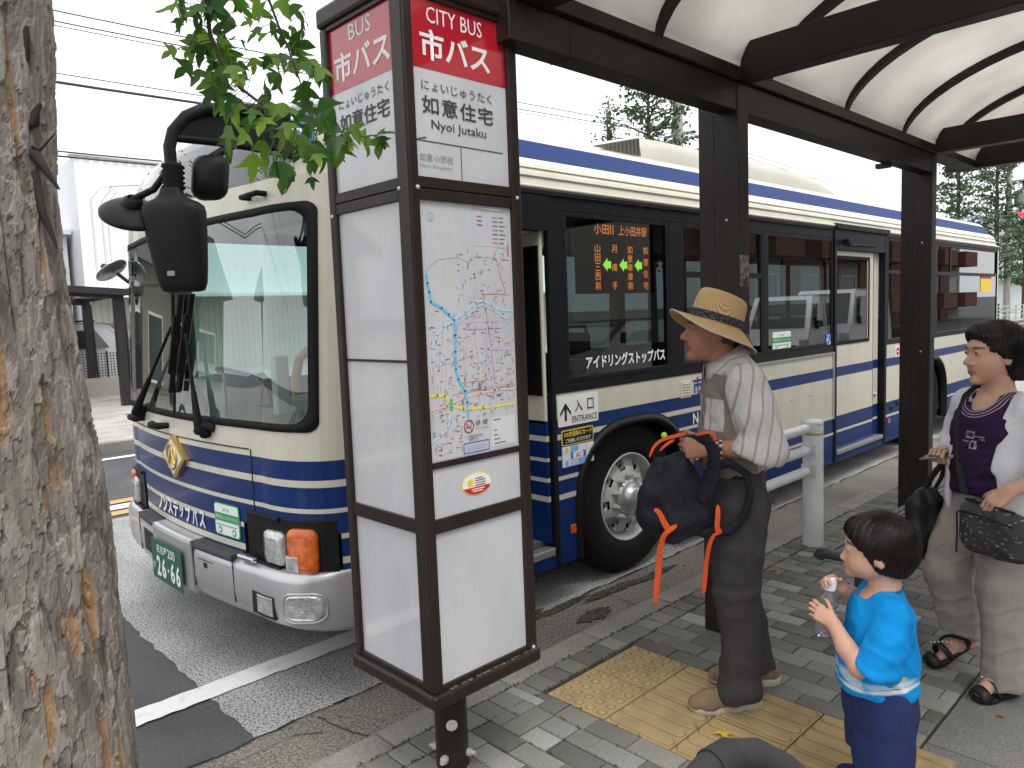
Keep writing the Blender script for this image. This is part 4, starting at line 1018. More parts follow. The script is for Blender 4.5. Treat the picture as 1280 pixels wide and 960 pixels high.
# ------------------------------------------------------------------ inside: floor, ceiling, seats, driver's place
MB().box(-0.45, 10.4, NEAR + 0.08, FAR_ - 0.05, 0.20, 0.24).build('floor', inner, bus)
MB().box(0.40, 10.3, NEAR + 0.15, FAR_ - 0.15, 2.225, 2.24).build('ceiling', innerl, bus)
MB().box(-0.36, 10.4, FAR_ - 0.035, FAR_ - 0.031, 0.24, 1.15).build('lining', inner, bus)
MB().box(2.36, 4.78, NEAR + 0.045, NEAR + 0.05, 0.24, 1.1).box(6.12, 10.4, NEAR + 0.045, NEAR + 0.05, 0.9, 1.1).build('lining', inner, bus)
seatm = mat('seat_blue', (0.03, 0.05, 0.12), 0.9)
yel = MATS['rail_yellow']
def seat(x, y):
    s_ = MB().box(x, x + 0.42, y - 0.21, y + 0.21, 0.62, 0.70).box(x + 0.36, x + 0.44, y - 0.21, y + 0.21, 0.70, 1.36).build('seat', seatm, bus, bevel=0.04)
    MB().tube([(x + 0.40, y - 0.2, 1.30), (x + 0.40, y - 0.15, 1.42), (x + 0.40, y + 0.15, 1.42), (x + 0.40, y + 0.2, 1.30)], 0.018, 8).build('seat_handle', yel, s_)
for x in (2.3, 3.2, 6.6, 7.4, 8.2, 9.0): 
    for y in ((1.2, 2.95) if x != 2.3 else (2.95,)): seat(x, y)
for x, y in ((1.2, 1.6), (2.6, 1.55), (4.7, 1.5), (6.1, 1.5)): MB().tube([(x, y, 0.24), (x, y, 2.22)], 0.018, 8).build('stanchion', yel, bus)
# dashboard, instrument hood, steering wheel, driver's seat with its yellow frame
MB().box(-0.52, -0.12, NEAR + 0.42, FAR_ - 0.1, 0.3, 1.08).build('dashboard', mat('dash_grey', (0.20, 0.21, 0.22), 0.6), bus, bevel=0.03)
hood = MB(); rows = []
for k in range(9):
    t = PI * k / 8; rows.append([(-0.42, 2.60 + 0.36 * math.cos(t), 1.08 + 0.17 * math.sin(t)), (-0.05, 2.60 + 0.38 * math.cos(t), 1.08 + 0.20 * math.sin(t))])
hood.grid(rows).build('instrument_hood', mat('dash_pale', (0.34, 0.36, 0.37), 0.5), bus)
sw = MB(); c = Vector((0.02, 2.62, 1.20)); ax = Vector((0.45, 0, 0.9)).normalized(); a_, b_ = Vector((0, 1, 0)), ax.cross(Vector((0, 1, 0)))
sw.tube([c + (a_ * math.cos(t) + b_ * math.sin(t)) * 0.22 for t in [2 * PI * k / 28 for k in range(28)]], 0.014, 8, closed=True)
for t in (0.3, PI - 0.3, 1.5 * PI): sw.tube([c, c + (a_ * math.cos(t) + b_ * math.sin(t)) * 0.22], 0.014, 6)
sw.tube([c, c - ax * 0.3], 0.03, 8); sw.build('steering_wheel', blackt, bus)
dsx = MB().box(0.42, 0.92, 2.38, 2.86, 0.62, 0.80).box(0.84, 0.98, 2.38, 2.86, 0.80, 1.55).build('driver_seat', seatm, bus, bevel=0.06)
MB().tube([(-0.02, 1.92, 0.9), (-0.03, 1.93, 1.22), (0.0, 1.92, 1.36), (0.06, 1.88, 1.42), (0.14, 1.82, 1.42), (0.20, 1.80, 1.32), (0.20, 1.80, 0.9)], 0.028, 10).build('grab_rail', yel, bus)
MB().tube([(0.3, 1.5, 0.9), (0.3, 1.5, 1.30), (0.36, 1.5, 1.42), (0.5, 1.5, 1.42), (0.5, 1.5, 0.9)], 0.022, 10).build('grab_rail', yel, bus)
MB().box(-0.12, 0.12, 1.62, 1.86, 0.9, 1.16).build('fare_box', mat('fare_grey', (0.30, 0.31, 0.30), 0.5), bus, bevel=0.02)
MB().box(-0.30, -0.24, NEAR + 0.06, NEAR + 0.22, 0.3, 2.2).build('front_door_leaf', blackt, bus); MB().tube([(-0.2, 1.12, 0.3), (-0.2, 1.12, 2.2)], 0.018, 8).build('stanchion', yel, bus)
MB().box(-0.30, -0.22, 1.62, 1.68, 1.08, 1.40).build('card_reader', whitem, bus, bevel=0.01)
MB().box(0.98, 1.02, 1.95, FAR_ - 0.06, 0.3, 1.5).build('driver_partition', innerl, bus)
# ------------------------------------------------------------------ air-conditioner pod on the roof
pod = MB(); rows = []
PX = [(1.95, 0.02), (2.35, 0.145), (2.5, 0.190), (2.8, 0.205), (4.9, 0.205), (5.45, 0.175), (5.75, 0.09), (5.85, 0.02)]
for x, h in PX:
    z0 = 2.655
    prof = [(1.22, z0), (1.225, z0 + h * 0.45), (1.27, z0 + h * 0.85), (1.36, z0 + h), (2.065, z0 + h + 0.05)]
    rows.append([(x, y, z) for y, z in prof] + [(x, 2 * YC - y, z) for y, z in prof[-2::-1]])
pod.grid(rows)
pd = pod.build('air_conditioner', mat('pod_cream', (0.50, 0.485, 0.41), 0.5, col2=(0.44, 0.425, 0.36), scale=2), bus)
MB().tube([(3.35, y, z + 0.003) for y, z in ((1.222, 2.67), (1.227, 2.75), (1.272, 2.83), (1.36, 2.862), (2.0, 2.905))], 0.004, 5).build('pod_seam', mat('seam_grey', (0.25, 0.25, 0.22), 0.7), pd)
gr = MB()
gr.add([(1.86, 1.215, 2.675), (2.42, 1.215, 2.675), (2.40, 1.222, 2.80)], [(0, 1, 2)])
for k in range(9):
    x = 2.02 + 0.045 * k; h = max(0.01, (x - 1.9) * 0.24); gr.box(x, x + 0.008, 1.205, 1.222, 2.678, 2.678 + h)
gr.build('pod_grille', mat('grille_dark', (0.10, 0.09, 0.08), 0.7), pd)
# ================================================================== BUS-STOP SIGN
brown = mat('brown_anodised', (0.022, 0.014, 0.011), 0.42, 0.15, col2=(0.032, 0.021, 0.017), scale=5, stretch=(1, 1, 0.15), coat=0.05, spec=0.35)
brownd = mat('dark_brown_paint', (0.030, 0.022, 0.018), 0.45, col2=(0.040, 0.030, 0.025), scale=6)
panelw = mat('sign_panel_white', (0.565, 0.565, 0.59), 0.28, coat=0.7, col2=(0.47, 0.475, 0.50), scale=3.0, ramp=(0.42, 0.75), detail=8, stretch=(1.6, 1.6, 0.7), rvar=0.12)
panelr = mat('sign_panel_red', (0.43, 0.008, 0.022), 0.28, coat=0.8)
greyp = mat('mid_grey_print', (0.30, 0.30, 0.31), 0.6)
dkp = mat('dark_grey_print', (0.045, 0.045, 0.05), 0.6)
SX0, SX1, SY0, SY1 = -0.80, -0.345, -0.30, 0.15
sign = thing('bus_stop_sign', 'brown framed four-sided bus stop pillar with red headed city bus panels and a route map', 'bus stop sign', (-0.575, -0.08, 0))
MB().lathe([(0.0575, -0.02), (0.0575, 0.39)], (-0.575, -0.085, 0), Z_, 28).build('pole', brown, sign)
MB().prism(circ(0.02, 20), (-0.575 - 0.0575 * 0.55 - 0.006, -0.085 - 0.0575 * 0.83 - 0.004, 0.175), Vector((0.83, -0.55, 0)), Z_, 0.001).build('inspection_disc', mat('disc_white', (0.6, 0.6, 0.6), 0.5), sign)
for a in (0.4, 2.0, 3.6, 5.2):
    c = Vector((-0.575 + 0.058 * math.cos(a), -0.085 + 0.058 * math.sin(a), 0.05)); d = Vector((math.cos(a), math.sin(a), 0))
    MB().cyl(c, c + d * 0.016, 0.015, n=6).cyl(c + d * 0.016, c + d * 0.03, 0.008, n=10).build('bolt', steel, sign)
MB().box(SX0 - 0.012, SX1 + 0.008, SY0 - 0.012, SY1 + 0.008, 0.365, 0.412).build('base_tray', brown, sign, bevel=0.012, seg=3)
rgr = random.Random(2); gt = MB()
for k in range(60):
    x, s = rgr.uniform(SX0 + 0.05, SX1 - 0.02), rgr.uniform(0.002, 0.005); gt.box(x, x + s * 1.6, SY0 - 0.009 + rgr.uniform(0, 0.008), SY0 + 0.002, 0.4118, 0.4125 + s * 0.5)
go_ = gt.build('grit', mat('grit', (0.16, 0.14, 0.11), 0.9, col2=(0.05, 0.045, 0.04), scale=90), sign); go_['kind'] = 'stuff'
MB().box(SX0 - 0.008, SX1 + 0.006, SY0 - 0.008, SY1 + 0.006, 2.512, 2.575).build('cap', brown, sign, bevel=0.012)
for x0, x1, y0, y1 in ((SX0, -0.763, SY0, -0.237), (-0.388, SX1, SY0, -0.262), (SX0, -0.765, 0.112, SY1), (-0.385, SX1, 0.112, SY1)):
    MB().box(x0, x1, y0, y1, 0.412, 2.512).build('corner_post', brown, sign, bevel=0.007)
BARS = [(0.4121, 0.430), (0.912, 0.956), (1.9195, 1.9515), (1.9545, 1.9865), (2.498, 2.5118)]
THIN = {'A': [(1.1125, 1.131)], 'B': [(1.438, 1.446)]}
for z0, z1 in BARS:
    MB().box(-0.763, -0.388, SY0 + 0.004, SY0 + 0.03, z0, z1).build('crossbar', brown, sign, bevel=0.002)
    MB().box(SX0 + 0.004, SX0 + 0.03, -0.237, 0.112, z0, z1).build('crossbar', brown, sign, bevel=0.002)
MB().box(-0.763, -0.388, SY0 + 0.008, SY0 + 0.03, 1.1125, 1.131).build('crossbar', brown, sign)
MB().box(SX0 + 0.010, SX0 + 0.03, -0.237, 0.112, 1.438, 1.446).build('crossbar', brown, sign)
ZP = [(0.430, 0.912), (0.956, 1.1125), (1.131, 1.9195), (1.9865, 2.498)]
pan = {}
for i, (z0, z1) in enumerate(ZP): pan['A', i] = MB().box(-0.763, -0.388, SY0 + 0.014, SY0 + 0.02, z0, z1).build('panel', panelw, sign)
for i, (z0, z1) in enumerate([(0.430, 0.912), (0.956, 1.438), (1.446, 1.9195), (1.9865, 2.498)]): pan['B', i] = MB().box(SX0 + 0.014, SX0 + 0.02, -0.237, 0.112, z0, z1).build('panel', panelw, sign)
MB().box(-0.763, -0.388, SY1 - 0.03, SY1 - 0.012, 0.43, 2.498).build('back_panel', panelw, sign); MB().box(SX1 - 0.03, SX1 - 0.012, -0.262, 0.112, 0.43, 2.498).build('back_panel', panelw, sign)
# screws at the corners of the bars
for x, y, z in ((-0.772, SY0 - 0.001, 1.952), (-0.366, SY0 - 0.001, 1.952), (-0.366, SY0 - 0.001, 0.42)):
    MB().lathe([(0.007, 0), (0.005, 0.004), (0, 0.005)], (x, y, z), (0, -1, 0), 12).build('screw', steel, sign)
for y, z in ((-0.248, 1.952), (0.13, 1.915)): MB().lathe([(0.007, 0), (0.005, 0.004), (0, 0.005)], (SX0 - 0.001, y, z), (-1, 0, 0), 12).build('screw', steel, sign)
# printed faces
ya = SY0 + 0.0135; A = pan['A', 3]; UX, UZ = X_, Z_
MB().box(-0.763, -0.388, ya - 0.0005, ya, 2.300, 2.498).build('red_band', panelr, A)
def TA(s_, x, z, w_, h, m_=whitem, wt=0.0, sp=1.0, par=None, line=1.0): return lettering(s_, m_, par or A, (x, ya - 0.0008, z), UX, UZ, (w_, h), weight=wt, lift=0.0008, spacing=sp, line=line)
TA('CITY BUS', -0.593, 2.457, 0.218, 0.046)
TA('市バス', -0.592, 2.371, 0.275, 0.088, wt=0.022)
TA('にょいじゅうたく', -0.592, 2.253, 0.278, 0.030, dkp)
TA('如意住宅', -0.591, 2.198, 0.282, 0.053, dkp, wt=0.012, sp=1.12)
TA('Nyoi Jutaku', -0.591, 2.139, 0.218, 0.034, dkp, wt=0.004)
TA('如意小学校', -0.686, 2.045, 0.127, 0.023, greyp, wt=0.006); TA('Nyoi Shogakko', -0.687, 2.0195, 0.124, 0.012, greyp)
ln = MB(); ln.box(-0.763, -0.412, ya - 0.001, ya, 2.0905, 2.0930).box(-0.590, -0.5875, ya - 0.001, ya, 1.992, 2.090)
ln.add([(-0.762, ya - 0.001, 2.0930), (-0.722, ya - 0.001, 2.1045), (-0.722, ya - 0.001, 2.0995), (-0.752, ya - 0.001, 2.0930)], [(0, 1, 2, 3)]); ln.build('next_stop_line', dkp, A)
xb = SX0 + 0.0135; B = pan['B', 3]
MB().box(xb - 0.0005, xb, -0.237, 0.112, 2.300, 2.498).build('red_band', panelr, B)
def TB(s_, y, z, w_, h, m_=whitem, wt=0.0): return lettering(s_, m_, B, (xb - 0.0008, y, z), (0, -1, 0), UZ, (w_, h), weight=wt, lift=0.0008)
TB('BUS', -0.068, 2.463, 0.122, 0.048); TB('市バス', -0.068, 2.372, 0.305, 0.090, wt=0.022)
TB('にょいじゅうたく', -0.066, 2.258, 0.275, 0.030, dkp); TB('如意住宅', -0.066, 2.200, 0.275, 0.056, dkp, wt=0.012)
# the route map, printed flat on its panel
mpp = pan['A', 2]; ym = SY0 + 0.0135; rmap = random.Random(11)
MCOL = [mat('map_river', (0.12, 0.50, 0.80), 0.4), mat('map_pale_blue', (0.45, 0.66, 0.82), 0.4), mat('map_yellow', (0.72, 0.66, 0.12), 0.4), mat('map_pink', (0.72, 0.50, 0.45), 0.4),
        mat('map_grey', (0.42, 0.42, 0.47), 0.5), mat('map_lilac', (0.50, 0.48, 0.68), 0.5), mat('map_red', (0.60, 0.16, 0.15), 0.5), mat('map_dark', (0.16, 0.16, 0.18), 0.5), mat('map_green', (0.10, 0.42, 0.20), 0.5), mat('map_blue', (0.08, 0.14, 0.58), 0.5)]
mp_ = MB()
def strip(pts, w_, k, lay=1):
    y = ym - 0.0003 * lay
    for (x0, z0), (x1, z1) in zip(pts, pts[1:]):
        d = Vector((x1 - x0, 0, z1 - z0)); L = d.length
        if L < 1e-6: continue
        n_ = Vector((-d.z, 0, d.x)) / L * w_ / 2; e_ = d / L * w_ * 0.25
        a, b = Vector((x0, y, z0)) - e_, Vector((x1, y, z1)) + e_
        mp_.add([a - n_, b - n_, b + n_, a + n_], [(0, 1, 2, 3)], k)
strip([(-0.745, 1.70), (-0.743, 1.675), (-0.737, 1.648), (-0.734, 1.619), (-0.693, 1.600), (-0.666, 1.580), (-0.646, 1.562), (-0.644, 1.515), (-0.647, 1.464), (-0.648, 1.41), (-0.640, 1.378), (-0.614, 1.339), (-0.607, 1.302), (-0.606, 1.255)], 0.0085, 0, 3)
strip([(-0.641, 1.566), (-0.601, 1.585), (-0.558, 1.616), (-0.522, 1.620), (-0.487, 1.604), (-0.451, 1.588), (-0.392, 1.585)], 0.006, 1, 2)
strip([(-0.63, 1.555), (-0.59, 1.572), (-0.553, 1.602), (-0.522, 1.606), (-0.48, 1.590), (-0.44, 1.565), (-0.395, 1.555)], 0.004, 1, 2)
strip([(-0.643, 1.563), (-0.690, 1.542), (-0.717, 1.518), (-0.739, 1.479), (-0.757, 1.43)], 0.006, 1, 2)
strip([(-0.757, 1.337), (-0.725, 1.337), (-0.696, 1.332), (-0.673, 1.301), (-0.625, 1.283), (-0.541, 1.278), (-0.402, 1.276)], 0.009, 2, 2)
strip([(-0.757, 1.292), (-0.69, 1.30), (-0.62, 1.318), (-0.55, 1.326), (-0.47, 1.330), (-0.395, 1.325)], 0.007, 3, 2)
strip([(-0.755, 1.195), (-0.72, 1.21), (-0.69, 1.23), (-0.678, 1.27)], 0.006, 1, 2); strip([(-0.673, 1.315), (-0.673, 1.288)], 0.012, 8, 4)
strip([(-0.505, 1.30), (-0.505, 1.27)], 0.011, 5, 4)
strip([(-0.51, 1.53), (-0.51, 1.44), (-0.50, 1.37), (-0.485, 1.32)], 0.006, 5, 2); strip([(-0.51, 1.465), (-0.40, 1.458)], 0.006, 5, 2)
strip([(-0.75, 1.71), (-0.70, 1.745), (-0.62, 1.755), (-0.58, 1.74), (-0.55, 1.757), (-0.47, 1.757), (-0.45, 1.79), (-0.405, 1.785)], 0.002, 4); strip([(-0.405, 1.80), (-0.405, 1.765)], 0.006, 6, 3)
strip([(-0.60, 1.73), (-0.605, 1.66), (-0.63, 1.61)], 0.0022, 5); strip([(-0.46, 1.755), (-0.44, 1.69), (-0.42, 1.64), (-0.53, 1.64)], 0.0022, 6); strip([(-0.52, 1.64), (-0.50, 1.50), (-0.485, 1.35)], 0.0022, 6)
for k in range(34):                                            # streets
    if rmap.random() < 0.62:
        x = rmap.uniform(-0.75, -0.40); z0 = rmap.uniform(1.17, 1.45); z1 = min(1.60, z0 + rmap.uniform(0.06, 0.3)); j = rmap.gauss(0, 0.008)
        strip([(x, z0), (x + j, (z0 + z1) / 2), (x + j * 1.5, z1)], 0.0014, rmap.choice((4, 4, 5, 4, 3)))
    else:
        z = rmap.uniform(1.17, 1.58); x0 = rmap.uniform(-0.755, -0.55); x1 = min(-0.395, x0 + rmap.uniform(0.08, 0.3)); j = rmap.gauss(0, 0.01)
        strip([(x0, z), ((x0 + x1) / 2, z + j), (x1, z + j * 1.2)], 0.0014, rmap.choice((4, 4, 5, 6)))
for k in range(620):                                           # stop names, too fine to read
    z = 1.15 + 0.62 * rmap.random() ** 1.35; x = rmap.uniform(-0.752, -0.40)
    if z > 1.60 and not (-0.63 < x < -0.41): continue
    if z < 1.245 and x > -0.63: continue
    l_ = rmap.uniform(0.005, 0.014)
    if rmap.random() < 0.45: strip([(x, z), (x, z + l_)], 0.0022, rmap.choice((7, 7, 4, 6)))
    else: strip([(x, z), (x + l_, z)], 0.0022, rmap.choice((7, 7, 4, 6)))
# north mark, legend box, no-smoking block and the notices under it
strip([(-0.72 + 0.013 * math.cos(t), 1.872 + 0.013 * math.sin(t)) for t in [2 * PI * k / 20 for k in range(21)]], 0.0012, 4, 2)
mp_.add([(-0.726, ym - 0.0006, 1.862), (-0.714, ym - 0.0006, 1.862), (-0.72, ym - 0.0006, 1.886)], [(0, 1, 2)], 4)
strip([(-0.552, 1.909), (-0.402, 1.909)], 0.009, 4, 2); strip([(-0.552, 1.905), (-0.552, 1.792), (-0.402, 1.792), (-0.402, 1.905)], 0.0008, 4, 2)
for r in range(7):
    for c0, k in ((-0.535, 6 if r % 3 == 0 else 9), (-0.47, rmap.choice((6, 9, 6)))):
        if c0 < -0.5 and r > 2: continue
        strip([(c0, 1.885 - r * 0.0135), (c0 + 0.022, 1.885 - r * 0.0135)], 0.003, k, 2)
    strip([(-0.44, 1.885 - r * 0.0135), (-0.44 + rmap.uniform(0.015, 0.032), 1.885 - r * 0.0135)], 0.003, 7, 2)
mp_.add([(-0.51, ym - 0.0005, 1.24), (-0.40, ym - 0.0005, 1.24), (-0.40, ym - 0.0005, 1.145), (-0.51, ym - 0.0005, 1.145)], [(0, 1, 2, 3)], 10)
for z, l_ in ((1.232, 0.03), (1.198, 0.012), (1.182, 0.014), (1.168, 0.026), (1.154, 0.05)): strip([(-0.498, z), (-0.498 + l_, z)], 0.004, 7, 3)
strip([(-0.605 + 0.0195 * math.cos(t), 1.225 + 0.0195 * math.sin(t)) for t in [2 * PI * k / 26 for k in range(27)]], 0.004, 6, 5); strip([(-0.619, 1.238), (-0.591, 1.212)], 0.0035, 6, 6); strip([(-0.618, 1.222), (-0.596, 1.224)], 0.004, 7, 4); strip([(-0.597, 1.228), (-0.592, 1.236), (-0.598, 1.241)], 0.0015, 7, 4)
strip([(-0.629, 1.172), (-0.522, 1.172), (-0.522, 1.141), (-0.629, 1.141), (-0.629, 1.172)], 0.003, 9, 3)
for z in (1.163, 1.157, 1.151): strip([(-0.62, z), (-0.531, z)], 0.0028, 5, 3)
strip([(-0.763, 1.1345), (-0.388, 1.1345)], 0.0055, 4, 3)
strip([(-0.553, 1.53 - 0.19), (-0.553, 1.357)], 0.009, 7, 4); strip([(-0.626, 1.30), (-0.626, 1.312)], 0.006, 7, 4); strip([(-0.478, 1.312), (-0.464, 1.312)], 0.007, 7, 4)
mpo = mp_.build('map_print', MCOL + [mat('map_box_grey', (0.62, 0.63, 0.65), 0.5)], mpp, recalc=False); mpo['kind'] = 'stuff'
lettering('禁 煙', dkp, mpp, (-0.552, ym - 0.001, 1.233), X_, Z_, (0.052, 0.017)); lettering('No smoking', dkp, mpp, (-0.550, ym - 0.001, 1.214), X_, Z_, (0.05, 0.006))
lettering('バス停留所付近は\n禁煙です。', dkp, mpp, (-0.585, ym - 0.001, 1.188), X_, Z_, (0.075, 0.019))
lettering('停留所案内図', whitem, mpp, (-0.477, ym - 0.001, 1.909), X_, Z_, (0.08, 0.006))
# oval red-and-white sticker on the panel below the map
P2 = pan['A', 1]; oo = Vector((-0.582, SY0 + 0.0135, 1.037))
ov = MB().prism(circ(0.063, 30, ry=0.037), oo, X_, Z_, 0.0012).build('sticker', yellowp, P2)
op = MB().prism(circ(0.0595, 30, ry=0.0335), oo - Vector((0, 0.0013, 0)), X_, Z_, 0.0005, 0)
lo = [(0.0595 * math.cos(t), 0.0335 * math.sin(t)) for t in [math.radians(197 + 146 * k / 14) for k in range(15)]]
op.prism(lo, oo - Vector((0, 0.0020, 0)), X_, Z_, 0.0005, 1); op.prism(rrect(0.024, 0.022, 0.004, 2, -0.028, 0.006), oo - Vector((0, 0.0020, 0)), X_, Z_, 0.0005, 2)
for k in range(4): op.prism([(-0.008, 0.016 - k * 0.0075), (0.026 + 0.01 * (k > 0), 0.016 - k * 0.0075), (0.026 + 0.01 * (k > 0), 0.019 - k * 0.0075), (-0.008, 0.019 - k * 0.0075)], oo - Vector((0, 0.0020, 0)), X_, Z_, 0.0005, 1 if k == 2 else 3)
for k in range(2): op.prism([(-0.025 + 0.006 * k, -0.018 - 0.007 * k), (0.03 - 0.006 * k, -0.018 - 0.007 * k), (0.03 - 0.006 * k, -0.015 - 0.007 * k), (-0.025 + 0.006 * k, -0.015 - 0.007 * k)], oo - Vector((0, 0.0028, 0)), X_, Z_, 0.0004, 0)
op.build('sticker_print', [whitem, redp, yellowp, dkp], ov)

# ================================================================== SHELTER
shel = thing('bus_shelter', 'dark brown steel bus shelter with a curved translucent roof over the pavement', 'bus shelter', (2.1, -1.5, 0))
poly, n_, l_, p_ = nodemat('roof_polycarbonate')
n_.remove(p_); df_ = n_.new('ShaderNodeBsdfDiffuse'); tr_ = n_.new('ShaderNodeBsdfTranslucent'); mx_ = n_.new('ShaderNodeMixShader'); gl_ = n_.new('ShaderNodeBsdfGlossy'); mx2 = n_.new('ShaderNodeMixShader')
tcn = n_.new('ShaderNodeTexCoord'); nzn = n_.new('ShaderNodeTexNoise'); nzn.inputs['Scale'].default_value = 2.2; nzn.inputs['Detail'].default_value = 6; rpn = n_.new('ShaderNodeValToRGB')
rpn.color_ramp.elements[0].position = 0.3; rpn.color_ramp.elements[1].position = 0.72; rpn.color_ramp.elements[0].color = (0.66, 0.62, 0.58, 1); rpn.color_ramp.elements[1].color = (0.80, 0.77, 0.73, 1)
l_.new(tcn.outputs['Object'], nzn.inputs['Vector']); l_.new(nzn.outputs['Fac'], rpn.inputs[0]); l_.new(rpn.outputs[0], df_.inputs[0]); l_.new(rpn.outputs[0], tr_.inputs[0])
gl_.inputs['Roughness'].default_value = 0.15; mx_.inputs[0].default_value = 0.80; mx2.inputs[0].default_value = 0.06
l_.new(df_.outputs[0], mx_.inputs[1]); l_.new(tr_.outputs[0], mx_.inputs[2]); l_.new(mx_.outputs[0], mx2.inputs[1]); l_.new(gl_.outputs[0], mx2.inputs[2]); l_.new(mx2.outputs[0], n_['Material Output'].inputs['Surface'])
colm = mat('shelter_brown', (0.020, 0.014, 0.012), 0.45, 0.05, col2=(0.028, 0.020, 0.017), scale=7, stretch=(1, 1, 0.3), coat=0.03, spec=0.3)
def shelter_post(x0, y0):
    c = MB().box(x0, x0 + 0.095, y0, y0 + 0.20, -0.02, 2.556).build('post', colm, shel, bevel=0.003)
    MB().box(x0 - 0.002, x0 + 0.04, y0 + 0.122, y0 + 0.128, 0.0, 2.43).build('joint', blackp, c)
    for z in (1.96, 1.2): MB().lathe([(0.007, 0), (0, 0.004)], (x0, y0 + 0.06, z), (-1, 0, 0), 10).build('screw', steel, c)
    return c
c1 = shelter_post(0.977, -0.35); shelter_post(3.607, -0.35)
# paper scraps and tape ghosts on the near post
scr = mat('tape_residue', (0.28, 0.27, 0.26), 0.8, col2=(0.06, 0.05, 0.045), scale=26, ramp=(0.42, 0.60))
for z0, z1 in ((1.66, 1.80), (1.28, 1.44)): MB().box(0.984, 1.065, -0.3515, -0.350, z0, z1).build('tape_residue', scr, c1)
for x0 in (0.977, 3.607): MB().box(x0, x0 + 0.09, -2.80, -2.62, -0.02, 2.55).build('post', colm, shel, bevel=0.006)
# front gutter beam in lengths, its eave strip, the rear beam
MB().box(-0.42, 3.70, -0.346, -0.252, 2.433, 2.557).build('gutter_beam', colm, shel, bevel=0.004)
MB().box(-0.42, 4.72, -0.368, -0.240, 2.5605, 2.615).build('eave_strip', colm, shel, bevel=0.003)
MB().box(-0.13, -0.127, -0.3475, -0.2505, 2.432, 2.558).build('beam_joint', blackp, shel)
MB().box(2.93, 2.985, -0.30, -0.22, 2.405, 2.433).build('rain_outlet', colm, shel)
MB().box(-0.42, 4.72, -2.80, -2.70, 2.433, 2.60).build('rear_beam', colm, shel, bevel=0.004)
for x0 in (-0.33, 0.977, 3.607, 4.56): MB().box(x0, x0 + 0.095, -2.85, -0.15, 2.5585, 2.715).build('rafter', colm, shel, bevel=0.005)
YA, ZA, YAP, ZAP = -0.36, 2.61, -1.55, 3.04
def arcz(y):
    t = min(1.0, abs(y - YAP) / (YA - YAP)); return ZA + (ZAP - ZA) * (1 - t ** 2.15) ** (1 / 1.75)
YS = [YAP + (YA - YAP) * math.sin(PI / 2 * k / 14) for k in range(-14, 15)]
for x in (-0.38, 0.36, 1.24, 2.12, 3.00, 3.88, 4.68):
    rows = [[(x - 0.022, y, arcz(y) - 0.045), (x + 0.022, y, arcz(y) - 0.045), (x + 0.022, y, arcz(y) + 0.006), (x - 0.022, y, arcz(y) + 0.006)] for y in YS]
    MB().grid(rows, 0, False, True).build('roof_rib', colm, shel)
RX = [-0.38, 0.36, 1.24, 2.12, 3.00, 3.88, 4.68]
for a, b in zip(RX, RX[1:]):
    MB().grid([[(a + 0.004, y, arcz(y)) for y in YS], [(b - 0.004, y, arcz(y)) for y in YS]]).build('roof_panel', poly, shel, solid=0.003)
# ================================================================== BENCH
bench = thing('bench', 'dark slatted bench under the shelter with rounded end rails', 'bench', (2.25, -0.77, 0))
benchm = mat('bench_dark', (0.035, 0.033, 0.033), 0.4, col2=(0.055, 0.052, 0.050), scale=12, stretch=(0.2, 1, 1))
sl = None
for k in range(9):
    y = -0.915 + k * 0.035
    if sl is None: sl = MB().box(-0.99, 0.99, -0.013, 0.013, -0.012, 0.012).build('slat', mat('bench_slat', (0.10, 0.095, 0.09), 0.45, col2=(0.075, 0.07, 0.068), scale=12, stretch=(0.2, 1, 1)), bench, bevel=0.004, world=False); s_ = sl
    else: s_ = inst(sl, 'slat', bench)
    s_.location = (0, y + 0.77, 0.408)
for x in (1.25, 3.25):
    MB().tube([(x, -0.945, 0.385), (x, -0.935, 0.405), (x, -0.90, 0.41), (x, -0.64, 0.41), (x, -0.605, 0.405), (x, -0.595, 0.385)], 0.026, 10).build('end_rail', benchm, bench)
for x in (1.32, 3.15):
    MB().box(x - 0.03, x + 0.03, -0.80, -0.74, -0.01, 0.385).build('leg', benchm, bench, bevel=0.006)
    MB().box(x - 0.025, x + 0.025, -0.93, -0.61, 0.375, 0.3955).build('bearer', benchm, bench)
# ================================================================== GUARD FENCE
gf = thing('guard_fence', 'white steel guard fence with a yellow banded post and three rails at the kerb', 'guard fence', (2.1, 0.02, 0))
gwhite = mat('guard_white', (0.72, 0.74, 0.74), 0.38, coat=0.3, col2=(0.62, 0.64, 0.64), scale=5, ramp=(0.45, 0.8))
for x in (2.57, 1.62):
    g = MB().lathe([(0.064, -0.02), (0.064, 0.80), (0.061, 0.812), (0.05, 0.822), (0.02, 0.828), (0, 0.829)], (x, 0.02, 0), Z_, 32).build('post', gwhite, gf)
    MB().lathe([(0.0655, 0.728), (0.0655, 0.741)], (x, 0.02, 0), Z_, 32).build('yellow_band', mat('band_yellow', (0.62, 0.36, 0.03), 0.5), g)
    MB().lathe([(0.066, 0.792), (0.066, 0.796)], (x, 0.02, 0), Z_, 32).build('cap_seam', greyp, g)
    for z in (0.765, 0.635, 0.50):
        if x > 2: MB().lathe([(0.013, 0), (0.010, 0.008), (0, 0.010)], (x + 0.058, 0.02 - 0.018, z - 0.01), (1, -0.35, 0), 10).build('bolt', steel, g)
for z in (0.775, 0.635, 0.500):
    MB().cyl((1.70, 0.02, z), (2.455, 0.02, z), 0.031, n=18).build('rail', gwhite, gf)
    for x, s in ((2.507, -1), (1.683, 1)):
        MB().box(x - 0.004, x + 0.004, -0.028, 0.068, z - 0.036, z + 0.036).box(min(x, x + s * 0.06), max(x, x + s * 0.06), 0.010, 0.030, z - 0.018, z + 0.018).build('bracket', gwhite, gf)
